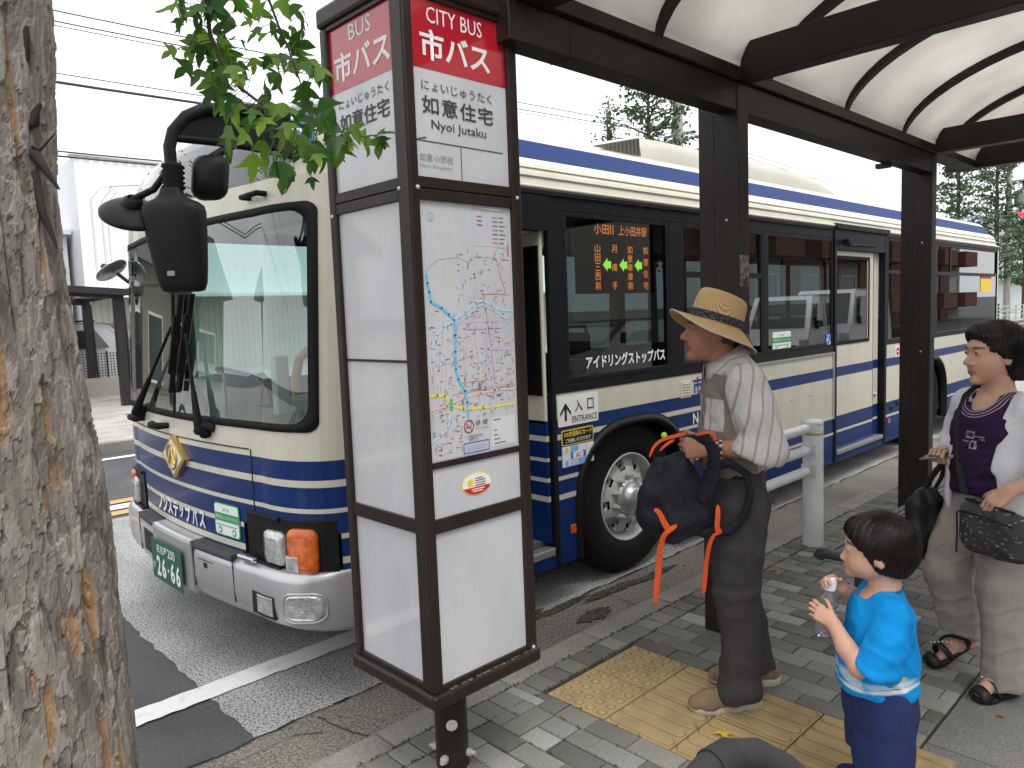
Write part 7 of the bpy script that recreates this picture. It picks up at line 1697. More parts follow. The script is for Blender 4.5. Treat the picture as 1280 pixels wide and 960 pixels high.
def shoe(x, y, ang, parent, L=0.262, m1=tan_, m2=sole, W=0.046):
    ca, sa = math.cos(ang), math.sin(ang); P = lambda a, b, z: (x + a * ca - b * sa, y + a * sa + b * ca, z)
    S = Sdf((x - 0.2, y - 0.14, 0.0), (x + 0.24, y + 0.14, 0.16), 0.0045)
    S.chain([P(-0.075, 0, 0.050), P(0.0, 0, 0.048), P(0.10, 0.004, 0.036), P(0.145, 0.004, 0.030)], [0.040, 0.043, 0.044, 0.034], 0.02); S.rc(P(-0.055, 0, 0.075), P(0.02, 0, 0.078), 0.038, 0.035, 0.03)
    S.cut((0, 0, 0.016), (0, 0, -1)); sh = skinned('shoe', S, m1, parent, 2, lambda V: 0.0012 * waves(V, 120, 3))
    out = [(-0.122, 0), (-0.112, 0.026), (-0.08, 0.040), (-0.02, 0.040), (0.05, 0.046), (0.10, 0.049), (0.145, 0.042), (0.175, 0.024), (0.182, 0.0), (0.172, -0.026), (0.14, -0.042), (0.09, -0.046), (0.03, -0.039), (-0.03, -0.037), (-0.08, -0.038), (-0.112, -0.026)]
    rows = [[P(a * f, b * f, z + (0.010 if a > 0.15 else 0) + (0.006 if a < -0.05 else 0) * (z > 0.01)) for a, b in out] for z, f in ((0.0, 0.95), (0.004, 1.0), (0.024, 1.0), (0.027, 0.95))]
    so_ = MB().grid(rows, 0, True, True); so_.add(rows[0], [tuple(range(16))]); so_.add(rows[-1], [tuple(range(16))]); so_.build('sole', m2, sh, world=False).modifiers.new('sub', 'SUBSURF').render_levels = 1
    la = MB(); 
    for q in range(5):
        a = 0.025 + 0.018 * q; z = 0.098 - 0.0075 * q; la.tube([P(a, 0.022, z - 0.006), P(a + 0.004, 0.0, z + 0.002), P(a, -0.022, z - 0.006)], 0.0028, 6)
    for sgn in (1, -1): la.tube([P(0.02, 0, 0.102), P(0.015, 0.025 * sgn, 0.118), P(0.0, 0.038 * sgn, 0.108), P(0.005, 0.022 * sgn, 0.100)], 0.0026, 6)
    la.build('laces', mat('orange_laces', (0.36, 0.17, 0.06), 0.8), sh, world=False)
    return sh
shoe(0.062, 0.100, 0.12, man); shoe(-0.065, -0.100, -0.05, man)

# rucksack hanging from the man's hand (its own thing)
ruck = thing('rucksack', 'dark navy rucksack with orange strap ends hanging from the hatted person\'s hand', 'rucksack', (0.52, -0.60, 0), None, MANF)
navyc = mat('navy_nylon', (0.010, 0.011, 0.016), 0.75, col2=(0.016, 0.017, 0.024), scale=30, bump=0.3, bscale=260, spec=0.3)
S = Sdf((-0.06, -0.02, 0.66), (0.46, 0.34, 1.12), 0.005)
S.chain([(0.275, 0.135, 0.955), (0.285, 0.145, 0.88), (0.295, 0.15, 0.80)], [0.070, 0.098, 0.106], 0.04, flat=((0, 1, 0), 0.62))
S.chain([(0.20, 0.17, 0.80), (0.30, 0.165, 0.765), (0.37, 0.165, 0.79)], [0.055, 0.062, 0.05], 0.03); S.chain([(0.235, 0.150, 1.045), (0.265, 0.145, 0.97)], [0.022, 0.05], 0.03); S.chain([(0.33, 0.17, 1.0), (0.375, 0.17, 0.88), (0.40, 0.17, 0.80)], [0.03, 0.04, 0.035], 0.03)
rbody = skinned('rucksack_body', S, navyc, ruck, 2, lambda V: 0.005 * waves(V, 22, 31, 7) + 0.016 * crease(V, 24, 58, (1, 1, 0.6)) + 0.008 * crease(V, 46, 59))
MB().tube([(0.215, 0.160, 1.072), (0.172, 0.205, 1.090), (0.150, 0.232, 1.05), (0.150, 0.226, 0.98), (0.17, 0.21, 0.92), (0.20, 0.20, 0.87)], [0.03, 0.034, 0.034, 0.034, 0.036, 0.034], 12, flat=0.28, up=(0, 1, 0)).build('shoulder_strap', navyc, ruck, world=False)
MB().tube([(0.165, 0.19, 0.98), (0.09, 0.215, 1.0), (0.035, 0.225, 0.965), (0.018, 0.222, 0.89), (0.035, 0.215, 0.81), (0.09, 0.205, 0.745), (0.17, 0.195, 0.735), (0.22, 0.19, 0.755)], [0.02, 0.016, 0.014, 0.014, 0.016, 0.018, 0.022, 0.025], 12, flat=0.55, up=(0, 1, 0)).build('shoulder_strap', navyc, ruck, world=False)
orange = mat('orange_webbing', (0.72, 0.085, 0.012), 0.7, bump=0.3, bscale=350)
def ribbon(pts, w_=0.011, name='strap_end'):
    P = [Vector(p) for p in pts]; rows = []; w0 = w_
    for i, p in enumerate(P):
        d = (P[min(i + 1, len(P) - 1)] - P[max(i - 1, 0)]).normalized(); q_ = i / (len(P) - 1); w_ = w0 * (0.75 + 0.45 * q_); sd = d.cross(Vector((0.7 * math.sin(2.6 * i + w0 * 900), 1, 0.15))).normalized(); rows.append([p - sd * w_, p + sd * w_])
    o_ = MB().grid(rows).build(name, orange, ruck, world=False, solid=0.002); m_ = o_.modifiers.new('sub', 'SUBSURF'); m_.render_levels = 2; return o_
RB = lambda px_, py_, y=0.25: (0.232 + (857 - px_) / 311, y, 1.056 - (py_ - 556) / 313)
ribbon([RB(813, 622, .245), RB(819, 624, .255), RB(825, 640, .258), RB(832, 650, .252)], 0.013); ribbon([RB(840, 641, .245), RB(832, 644, .262), RB(822, 652, .258), RB(819, 672, .245), RB(817, 700, .235), RB(813, 741, .232)], 0.012)
ribbon([RB(886, 618, .235), RB(885, 632, .25), RB(883, 648, .25), RB(889, 653, .245)], 0.013); ribbon([RB(887, 653, .245), RB(879, 651, .26), RB(874, 668, .245), RB(872, 690, .235), RB(868, 730, .232)], 0.010)
ribbon([RB(811, 566, .20), RB(815, 553, .205), RB(824, 545, .20), RB(838, 542, .19), RB(858, 539, .17)], 0.007); ribbon([RB(822, 558, .21), RB(830, 550, .20), RB(842, 545, .19)], 0.006)
ribbon([RB(862, 541, .20), RB(874, 536, .225), RB(882, 536, .235), RB(885, 543, .235), RB(880, 548, .23)], 0.007)
MB().ball(RB(829, 540, .19), 0.012, 10).build('toggle', mat('lime_toggle', (0.45, 0.62, 0.02), 0.5), ruck, world=False)

# ------------------------------------------------------------------ BOY with a bottle
BOYF = math.atan2(0.82, -0.57)
boy = thing('person', 'small child in a bright blue T-shirt and navy shorts holding a bottle', 'person', (0.22, -1.22, 0), None, BOYF)
bskin = skinmat('child_skin', (0.68, 0.40, 0.28), (0.60, 0.325, 0.22), (0.50, 0.20, 0.155), (0.16, 0.085, 0.055))
S = Sdf((-0.24, -0.24, 0.0), (0.27, 0.24, 0.98), 0.004)
TB_, HB_, HBI = head(S, (-0.003, 0, 0.818), -0.16, 0.94, True, pitch=0.02)
S.chain([(-0.022, 0, 0.75), (-0.030, 0, 0.70), (-0.025, 0, 0.64)], [0.044, 0.043, 0.055], 0.015); S.rc((-0.02, -0.075, 0.63), (-0.02, 0.075, 0.63), 0.042, 0.042, 0.03)
S.chain([(-0.01, 0, 0.60), (0.0, 0, 0.45), (-0.01, 0, 0.36)], [0.075, 0.080, 0.078], 0.03, flat=((0, 1, 0), 1.25))
S.chain([(-0.02, 0.095, 0.625), (0.02, 0.125, 0.55), (0.075, 0.128, 0.488)], [0.036, 0.033, 0.030], 0.015); S.chain([(0.075, 0.128, 0.488), (0.105, 0.10, 0.535), (0.132, 0.066, 0.590)], [0.030, 0.028, 0.021], 0.012)
S.chain([(-0.02, -0.095, 0.625), (-0.02, -0.125, 0.56), (0.01, -0.12, 0.60)], [0.036, 0.033, 0.030], 0.015); S.chain([(0.01, -0.12, 0.595), (0.05, -0.085, 0.632), (0.088, -0.045, 0.668)], [0.030, 0.026, 0.020], 0.012)
hand(S, (0.132, 0.064, 0.592), (0.75, -0.25, 0.55), (0.15, -1, -0.2), (-0.3, 0, 1), 0.66, (38, 42, 46, 50), 0.12, 30, 0.7, k=0.004)
hand(S, (0.090, -0.043, 0.670), (0.65, 0.25, 0.55), (0.25, 0.9, -0.5), (-0.3, 0.2, 1), 0.64, (46, 50, 54, 58), 0.10, 25, 0.7, k=0.004)
for q, f in ((1, 0.0), (-1, -0.02)):
    S.chain([(-0.01, q * 0.055, 0.34), (0.0 + f, q * 0.06, 0.19), (f - 0.015, q * 0.062, 0.05)], [0.066, 0.046, 0.034], 0.02); S.chain([(f - 0.025, q * 0.062, 0.03), (f + 0.075, q * 0.066, 0.022)], [0.03, 0.024], 0.02)
skinned('body', S, bskin, boy, 2, attrs=HB_)
# T-shirt
S = Sdf((-0.22, -0.24, 0.33), (0.20, 0.24, 0.74), 0.004)
S.ell((-0.018, 0, 0.575), (0.098, 0.118, 0.125), 0.03); S.ell((-0.008, 0, 0.46), (0.118, 0.128, 0.14), 0.04); S.ell((-0.008, 0, 0.38), (0.117, 0.126, 0.08), 0.03); S.rc((-0.026, -0.078, 0.638), (-0.026, 0.078, 0.638), 0.047, 0.047, 0.03); S.rc((-0.03, 0, 0.64), (-0.03, 0, 0.67), 0.060, 0.052, 0.02)
S.chain([(-0.028, 0.095, 0.628), (0.0, 0.130, 0.555), (0.028, 0.142, 0.500)], [0.050, 0.056, 0.066], 0.02); S.chain([(-0.028, -0.095, 0.628), (-0.02, -0.13, 0.57)], [0.050, 0.056], 0.02)
sl_, X, Y, Z = S._sub((-0.1, 0.10, 0.40), (0.20, 0.24, 0.56)); d_ = (X - 0.036) * 0.52 + (Z - 0.468) * -0.85 + 0 * Y; S.d[sl_] = np.where(Y > 0.122, np.maximum(S.d[sl_], d_), S.d[sl_])
S.cut((0, 0, 0.372), (0.06, 0, -1)); S.rc((-0.024, 0, 0.690), (-0.014, 0, 0.78), 0.050, 0.062, 0.003, op='sub'); S.ell((0.028, 0, 0.69), (0.05, 0.05, 0.035), 0.006, op='sub')
def tsf(V):
    z = V[:, 2]; sl = np.clip((V[:, 1] - 0.10) / 0.03, 0, 1); return 0.0015 * waves(V, 42, 21, 8) + 0.006 * crease(V, 34, 55, (1, 1, 0.6)) + 0.004 * crease(V, 62, 56) + 0.003 * np.clip((0.52 - z) / 0.1, 0, 1) * waves(V, 60, 22, 7, (1, 1, 0.45)) + 0.003 * sl * waves(V, 75, 23, 7, (0.6, 0.6, 1.2))
def band(z0, z1, tilt=0.0): return lambda V: (0.5 * (z1 - z0) - np.abs(V[:, 2] + tilt * V[:, 0] - 0.5 * (z0 + z1))) * 150
front_ = lambda f: (lambda V: np.where((V[:, 1] < 0.125) | (V[:, 2] < 0.445), f(V), -1))
blob = lambda x0, y0, z0, a, b, sl: (lambda V: np.where(V[:, 1] > y0, 1 - np.sqrt(((V[:, 0] - x0) / a) ** 2 + ((V[:, 2] - z0 - sl * (V[:, 0] - x0)) / b) ** 2), -1))
tee = maskmat('bright_blue_jersey', (0.003, 0.28, 0.70), [('y1', (0.70, 0.52, 0.06)), ('w1', (0.70, 0.68, 0.60)), ('n1', (0.03, 0.05, 0.12)), ('g1', (0.45, 0.62, 0.72)), ('w2', (0.72, 0.72, 0.70)), ('n2', (0.03, 0.05, 0.12))], 0.85, (0.003, 0.25, 0.64), 40, 0.12, 420, soft=0.25)
st1 = front_(band(0.452, 0.462, -0.42)); n1 = front_(band(0.440, 0.445, -0.42)); y1 = front_(band(0.478, 0.486, -0.42))
tee_o = skinned('t_shirt', S, tee, boy, 2, tsf, attrs=dict(y1=lambda V: np.maximum(np.where(V[:, 0] > 0.045, y1(V), -1), blob(-0.035, 0.05, 0.452, 0.030, 0.010, 0.2)(V)), w1=lambda V: np.where(V[:, 0] > 0.015, st1(V), -1), n1=lambda V: np.where(V[:, 0] > 0.015, n1(V), -1), g1=lambda V: np.maximum(blob(-0.020, 0.04, 0.427, 0.075, 0.014, -0.10)(V), blob(0.085, -0.2, 0.428, 0.028, 0.020, 0.5)(V)), w2=lambda V: np.maximum(blob(-0.030, 0.04, 0.412, 0.085, 0.007, -0.10)(V), blob(0.080, -0.2, 0.402, 0.03, 0.006, 0.1)(V)), n2=lambda V: blob(-0.024, 0.04, 0.4195, 0.050, 0.002, -0.10)(V)))
MB().tube([(-0.026 + 0.053 * math.cos(t), 0.055 * math.sin(t), 0.690 - 0.033 * max(0, math.cos(t)) - 0.004 * math.cos(t)) for t in [2 * PI * k / 36 for k in range(36)]], 0.0035, 8, closed=True).build('neckband', mat('navy_rib', (0.010, 0.10, 0.26), 0.8), tee_o, world=False)
# shorts
S = Sdf((-0.20, -0.2, 0.08), (0.16, 0.2, 0.42), 0.004)
S.rc((-0.012, 0, 0.40), (-0.014, 0, 0.31), 0.100, 0.108, 0.03, flat=((0, 1, 0), 1.2))
for q, f in ((1, -0.012), (-1, -0.022)): S.chain([(-0.016, q * 0.055, 0.32), (f, q * 0.062, 0.20), (f, q * 0.064, 0.13)], [0.088, 0.086, 0.088], 0.02)
S.cut((0, 0, 0.398), (0, 0, 1)); S.cut((0, 0, 0.142), (0, 0, -1))
nav = mat('navy_jersey', (0.010, 0.020, 0.085), 0.9, col2=(0.014, 0.027, 0.105), scale=26, bump=0.2, bscale=350)
skinned('shorts', S, nav, boy, 2, lambda V: 0.002 * waves(V, 38, 41, 8, (1, 1, 0.4)) + 0.007 * crease(V, 36, 57, (1, 1, 0.3)))
for q, f in ((1, 0.03), (-1, 0.01)): 
    S = Sdf((f - 0.12, q * 0.064 - 0.06, 0.0), (f + 0.12, q * 0.064 + 0.06, 0.09), 0.004); S.chain([(f - 0.055, q * 0.063, 0.03), (f + 0.055, q * 0.066, 0.026)], [0.033, 0.034], 0.02); S.cut((0, 0, 0.0), (0, 0, -1)); skinned('shoe', S, nav, boy)
# hair: bowl cut with its parting at the crown
HC, HR = np.array([-0.019, 0, 0.831]), np.array([0.101, 0.086, 0.094])
S = Sdf((-0.16, -0.13, 0.70), (0.14, 0.13, 0.97), 0.004); S.ell(HC, HR, 0.01); S.ell((-0.050, 0, 0.800), (0.066, 0.073, 0.080), 0.03); S.ell((0.034, 0, 0.868), (0.048, 0.066, 0.046), 0.03)
S.ell((0.115, 0, 0.796), (0.078, 0.090, 0.068), 0.008, op='sub'); S.ell((0.010, 0.095, 0.770), (0.034, 0.03, 0.040), 0.006, op='sub'); S.ell((0.010, -0.095, 0.770), (0.034, 0.03, 0.040), 0.006, op='sub'); S.ell((0.062, 0.08, 0.775), (0.040, 0.05, 0.052), 0.008, op='sub'); S.ell((0.062, -0.08, 0.775), (0.040, 0.05, 0.052), 0.008, op='sub'); S.cut((-0.06, 0, 0.738), (0.25, 0, -1))
def hairf(c): 
    def f(V):
        d = V - c; az = np.arctan2(d[:, 1], d[:, 0]); return 0.0014 * np.sin(az * 46 + 3 * np.sin(d[:, 2] * 40)) + 0.0012 * np.sin(az * 97 + 5 * np.sin(d[:, 2] * 60)) + 0.002 * waves(V, 60, 7, 6)
    return f
bh = skinned('hair', S, hairb, boy, 1, hairf(np.array([-0.075, 0, 0.9]))); bh.rotation_euler = (0, 0, -0.16)
mb = MB(); cr = np.array([-0.62, 0.12, 0.80])
def bkeep(p):
    x, y, z = p; 
    if x > 0.035 and z < 0.856 + 0.010 * math.sin(y * 170): return False
    if abs(y) > 0.05 and -0.03 < x < 0.06 and z < 0.81: return False
    if x > 0.0 and z < 0.80: return False
    return z > 0.742 - (x < -0.05) * 0.004
strands(mb, HC, HR * 1.005, cr, 4200, bkeep, 3, (0.05, 1.8), (0.25, 0.7), 0.0011, 0.075)
strands(mb, HC + np.array([-0.012, 0, -0.012]), HR * 1.0, cr, 1600, bkeep, 5, (1.0, 2.0), (0.2, 0.5), 0.0013, 0.03)
mb.build('hair_strands', hairb, bh, world=False, recalc=False)
# the bottle in his hands (its own thing)
bot = thing('drink_bottle', 'small clear drink bottle with white cap and green label held by the child', 'bottle', (0.22, -1.22, 0), None, BOYF)
bo, bt = Vector((0.150, 0.004, 0.530)), Vector((0.126, -0.004, 0.715)); bax = (bt - bo).normalized(); H_ = (bt - bo).length
pet_, n_, l_, p_ = nodemat('clear_plastic'); p_.inputs['Base Color'].default_value = (0.95, 0.93, 0.95, 1); p_.inputs['Roughness'].default_value = 0.05; p_.inputs['Transmission Weight'].default_value = 0.92; p_.inputs['IOR'].default_value = 1.2
MB().lathe([(0.0, 0.003), (0.026, 0.0), (0.030, 0.006), (0.0305, 0.05), (0.029, 0.055), (0.0305, 0.06), (0.0305, 0.098), (0.029, 0.108), (0.020, 0.128), (0.0135, 0.142), (0.013, 0.150)], bo, bax, 28).build('bottle_body', pet_, bot, world=False)
MB().lathe([(0.0, 0.005), (0.0275, 0.006), (0.0275, 0.058), (0.0, 0.058)], bo, bax, 24).build('drink', mat('pale_drink', (0.55, 0.48, 0.56), 0.15, trans=0.55, ior=1.33), bot, world=False)
lb = MB(); 
for z0, z1, k in ((0.060, 0.067, 0), (0.067, 0.078, 1), (0.078, 0.086, 2), (0.086, 0.097, 0), (0.097, 0.1005, 3)): lb.lathe([(0.0312, z0), (0.0312, z1)], bo, bax, 32, mi=k)
for a in (0.6, 2.4, 4.2): lb.lathe([(0.0316, 0.088), (0.0316, 0.096)], bo, bax, 6, mi=1, a0=a, a1=a + 0.9)
lb.build('label', [greenp, whitem, mat('magenta_print', (0.55, 0.04, 0.22), 0.5), mat('darkred_print', (0.25, 0.03, 0.04), 0.5)], bot, world=False, recalc=False)
cp = MB().lathe([(0.0, 0.188), (0.0145, 0.187), (0.016, 0.183), (0.0165, 0.150), (0.0165, 0.147)], bo, bax, 28)
for k in range(28): 
    t = 2 * PI * k / 28; u_ = bax.cross(Vector((0, 1, 0))).normalized(); v_ = bax.cross(u_); c_ = bo + bax * 0.166 + (u_ * math.cos(t) + v_ * math.sin(t)) * 0.0168; cp.obox(c_, bax * 0.014, u_ * 0.0008, v_ * 0.0008)
cp.build('cap', mat('cap_white', (0.78, 0.78, 0.80), 0.4), bot, world=False)
# ------------------------------------------------------------------ WOMAN walking up behind the bench
WF = math.atan2(0.52, -0.85)
wom = thing('person', 'person with short black hair in a purple top and white cardigan carrying bags', 'person', (1.355, -1.262, 0), None, WF)
wskin = skinmat('light_tan_skin', (0.62, 0.375, 0.26), (0.53, 0.295, 0.20), (0.38, 0.145, 0.115), (0.14, 0.075, 0.055))
S = Sdf((-0.26, -0.32, 0.0), (0.34, 0.36, 1.50), 0.0042)
TW, HW, HWI = head(S, (0.005, 0, 1.348), -0.16, 1.02, pitch=0.03)
S.chain([(-0.008, 0, 1.29), (-0.02, 0, 1.23), (-0.03, 0, 1.15)], [0.052, 0.052, 0.068], 0.02); S.rc((-0.02, -0.12, 1.135), (-0.02, 0.12, 1.135), 0.052, 0.052, 0.04)
S.chain([(-0.01, 0, 1.08), (0, 0, 0.90), (-0.01, 0, 0.78)], [0.092, 0.10, 0.10], 0.03, flat=((0, 1, 0), 1.3))
RE, RW = (-0.015, -0.205, 0.945), (0.095, -0.145, 0.905)
S.chain([(-0.01, -0.150, 1.125), (-0.02, -0.185, 1.03), RE], [0.046, 0.042, 0.036], 0.02); S.chain([RE, (0.05, -0.175, 0.925), RW], [0.036, 0.032, 0.024], 0.012)
LE, LW_ = (-0.01, 0.275, 0.93), (0.15, 0.235, 0.845)
S.chain([(-0.02, 0.155, 1.125), (-0.03, 0.225, 1.03), LE], [0.046, 0.042, 0.036], 0.02); S.chain([LE, (0.075, 0.265, 0.885), LW_], [0.036, 0.032, 0.024], 0.012)
hand(S, RW, (0.85, 0.42, -0.10), (0.15, 0.25, 1), (-0.2, 1, 0), 0.88, (58, 62, 64, 60), 0.03, 20, 0.5)
hand(S, LW_, (0.62, -0.42, -0.66), (-0.75, -0.25, -0.55), (0.3, -0.7, 0.6), 0.90, (34, 38, 42, 46), 0.04, 18, 0.6)
for q, kn, an, ft in ((1, (0.085, 0.125, 0.42), (0.085, 0.165, 0.10), (0.20, 0.172, 0.03)), (-1, (0.115, -0.105, 0.42), (0.005, -0.110, 0.125), (0.130, -0.108, 0.032))):
    S.chain([(0.0, q * 0.085, 0.78), kn, an], [0.070, 0.052, 0.034], 0.02); S.chain([tuple(np.array(an) + (-0.02, 0, -0.045)), (an[0] + 0.05, an[1], (an[2] - 0.03 + ft[2]) / 2 + 0.012), ft], [0.028, 0.032, 0.024], 0.015)
skinned('body', S, wskin, wom, 2, attrs=HW)
# hair: short, full at the crown, tucked behind the ear
cw_, sw_ = math.cos(-0.16), math.sin(-0.16)
S = Sdf((-0.17, -0.14, 1.18), (0.15, 0.14, 1.49), 0.0042)
HH = lambda x, y, z: (0.005 + 1.02 * (x * cw_ - y * sw_), 1.02 * (x * sw_ + y * cw_), 1.348 + 1.02 * z)
S.ell(HH(-0.022, 0, 0.020), (0.108, 0.096, 0.102), 0.01); S.ell(HH(-0.062, 0, -0.030), (0.072, 0.088, 0.100), 0.03); S.ell(HH(0.036, 0, 0.072), (0.052, 0.074, 0.042), 0.03); S.ell(HH(-0.075, 0, -0.095), (0.040, 0.060, 0.050), 0.03)
S.ell(HH(0.112, 0, -0.035), (0.078, 0.092, 0.090), 0.012, op='sub'); S.ell(HH(0.052, 0.092, -0.055), (0.050, 0.05, 0.066), 0.010, op='sub'); S.ell(HH(0.052, -0.092, -0.055), (0.050, 0.05, 0.066), 0.010, op='sub'); S.ell(HH(-0.004, 0.098, -0.045), (0.026, 0.03, 0.034), 0.008, op='sub'); S.ell(HH(-0.004, -0.098, -0.045), (0.026, 0.03, 0.034), 0.008, op='sub'); S.cut((0, 0, 1.228), (-0.1, 0, -1))
wh = skinned('hair', S, hairm, wom, 1, hairf(np.array([-0.03, 0.02, 1.44])))
mb = MB()
def wkeep(p):
    x, y, z = HWI(np.array([p])); x, y, z = x[0], y[0], z[0]
    if x > 0.045 and z < 0.046 + 0.15 * abs(y) + 0.012 * math.sin(y * 140): return False
    if x > -0.02 and abs(y) > 0.06 and z < -0.01: return False
    if x > 0.02 and z < 0.02: return False
    return z > -0.125
HWC = np.array(HH(-0.022, 0, 0.012)); strands(mb, HWC, np.array([0.113, 0.100, 0.110]), (-0.35, 0.25, 0.9), 4200, wkeep, 8, (0.05, 1.95), (0.25, 0.8), 0.0011, 0.10)
mb.build('hair_strands', hairm, wh, world=False, recalc=False)
# purple top with a small print, striped neckline
S = Sdf((-0.24, -0.24, 0.72), (0.24, 0.26, 1.22), 0.0045)
S.ell((0.0, 0, 1.04), (0.112, 0.158, 0.155), 0.03); S.ell((0.045, 0.065, 1.03), (0.070, 0.075, 0.070), 0.04); S.ell((0.045, -0.065, 1.03), (0.070, 0.075, 0.070), 0.04); S.ell((0.012, 0, 0.89), (0.132, 0.165, 0.17), 0.04); S.ell((0.005, 0, 0.79), (0.132, 0.172, 0.09), 0.03); S.rc((-0.022, -0.12, 1.130), (-0.022, 0.12, 1.130), 0.058, 0.058, 0.03)
S.cut((0, 0, 0.770), (0, 0, -1)); S.rc((-0.012, 0, 1.175), (0.010, 0, 1.30), 0.070, 0.08, 0.004, op='sub'); S.ell((0.055, 0, 1.160), (0.06, 0.062, 0.050), 0.01, op='sub')
wf = lambda V: 0.002 * waves(V, 34, 61, 8, (1, 1, 1.2)) + 0.006 * crease(V, 34, 63, (0.8, 0.8, 1.2)) + 0.003 * np.clip((0.98 - V[:, 2]) / 0.15, 0, 1) * waves(V, 45, 62, 7, (0.7, 0.7, 1.4))
def prt(V):
    y, z = V[:, 1], V[:, 2]; f = np.full(len(V), -1.0); fr = V[:, 0] > 0.03
    for (y0, z0, a, b) in ((0.012, 1.022, 0.018, 0.012), (0.035, 0.985, 0.013, 0.014)):
        bx = np.maximum(np.abs(y - y0) - a, np.abs(z - z0) - b); f = np.maximum(f, np.where(fr, 1 - np.abs(bx) / 0.0022, -1)); f = np.maximum(f, np.where(fr & (bx < 0), 1 - np.abs(np.sin((y - y0) * 500)) / 0.25, -1))
    for (y0, z0, a) in ((0.058, 1.018, 0.022), (-0.005, 0.995, 0.016), (0.070, 1.008, 0.012)): f = np.maximum(f, np.where(fr & (np.abs(y - y0) < a), 1 - np.abs(z - z0 - 0.002 * np.sin(y * 900)) / 0.0018, -1))
    return f
def nst(V):
    d = np.sqrt((V[:, 1] / 1.15) ** 2 + (V[:, 2] - 1.178) ** 2); return np.where((V[:, 0] > -0.01) & (d < 0.095), np.cos((d - 0.066) * 2 * PI / 0.0105) - 0.35, -1)
topm = maskmat('purple_knit', (0.026, 0.010, 0.040), [('print', (0.42, 0.36, 0.46)), ('neck', (0.36, 0.31, 0.36))], 0.9, (0.034, 0.013, 0.050), 36, 0.15, 420, soft=0.3)
skinned('top', S, topm, wom, 2, wf, attrs=dict(print=prt, neck=nst))
# white cardigan, open in front, lace pattern
S = Sdf((-0.26, -0.30, 0.60), (0.22, 0.36, 1.24), 0.0045)
S.ell((-0.012, 0, 1.03), (0.128, 0.178, 0.165), 0.03); S.ell((0.000, 0, 0.87), (0.148, 0.190, 0.20), 0.04); S.ell((-0.005, 0, 0.74), (0.150, 0.200, 0.16), 0.04); S.rc((-0.025, -0.135, 1.130), (-0.025, 0.135, 1.130), 0.066, 0.066, 0.03)
S.chain([(-0.018, -0.150, 1.118), (-0.025, -0.188, 1.03), (-0.012, -0.206, 0.955)], [0.064, 0.058, 0.056], 0.02); S.chain([(-0.012, -0.206, 0.955), (0.035, -0.182, 0.932)], [0.054, 0.046], 0.015)
S.chain([(-0.025, 0.155, 1.118), (-0.035, 0.228, 1.03), (-0.010, 0.276, 0.94)], [0.064, 0.060, 0.056], 0.02); S.chain([(-0.010, 0.276, 0.94), (0.06, 0.268, 0.90)], [0.054, 0.050], 0.015)
S.box((0.20, 0.020, 0.95), (0.22, 0.088, 0.60), 0.01, 0.01, op='sub'); S.box((0.14, 0.015, 0.68), (0.16, 0.105, 0.20), 0.02, 0.02, op='sub'); S.cut((0, -0.2, 0.655), (0, -0.35, -1)); S.rc((-0.018, 0, 1.165), (0.0, 0, 1.30), 0.074, 0.085, 0.004, op='sub'); S.ell((-0.005, 0, 0.70), (0.128, 0.176, 0.30), 0.01, op='sub')
lace, n_, l_, p_ = nodemat('white_lace'); p_.inputs['Roughness'].default_value = 0.9
tc = n_.new('ShaderNodeTexCoord'); vo = n_.new('ShaderNodeTexVoronoi'); vo.inputs['Scale'].default_value = 30; l_.new(tc.outputs['Object'], vo.inputs['Vector']); r_ = n_.new('ShaderNodeValToRGB'); r_.color_ramp.elements[0].position = 0.12; r_.color_ramp.elements[1].position = 0.24; r_.color_ramp.elements[0].color = (0.62, 0.45, 0.40, 1); r_.color_ramp.elements[1].color = (0.66, 0.65, 0.68, 1)
nz = n_.new('ShaderNodeTexNoise'); nz.inputs['Scale'].default_value = 9; l_.new(tc.outputs['Object'], nz.inputs['Vector']); mr_ = n_.new('ShaderNodeMapRange'); mr_.inputs['From Min'].default_value = 0.56; mr_.inputs['From Max'].default_value = 0.62; l_.new(nz.outputs['Fac'], mr_.inputs[0]); mx_ = n_.new('ShaderNodeMix'); mx_.data_type = 'RGBA'; mx_.inputs[6].default_value = (0.66, 0.65, 0.68, 1); l_.new(mr_.outputs[0], mx_.inputs['Factor']); l_.new(vo.outputs['Distance'], r_.inputs[0]); l_.new(r_.outputs[0], mx_.inputs[7]); l_.new(mx_.outputs[2], p_.inputs['Base Color'])
b_ = n_.new('ShaderNodeBump'); b_.inputs['Strength'].default_value = 0.35; b_.inputs['Distance'].default_value = 0.004; vb = n_.new('ShaderNodeTexVoronoi'); vb.inputs['Scale'].default_value = 120; l_.new(tc.outputs['Object'], vb.inputs['Vector']); l_.new(vb.outputs['Distance'], b_.inputs['Height']); l_.new(b_.outputs[0], p_.inputs['Normal'])
skinned('cardigan', S, lace, wom, 2, lambda V: 0.002 * waves(V, 38, 71, 8, (1, 1, 0.6)) + 0.008 * crease(V, 34, 73, (1, 1, 0.35)) + 0.003 * np.clip((0.85 - V[:, 2]) / 0.2, 0, 1) * waves(V, 45, 72, 6, (1, 1, 0.3)))
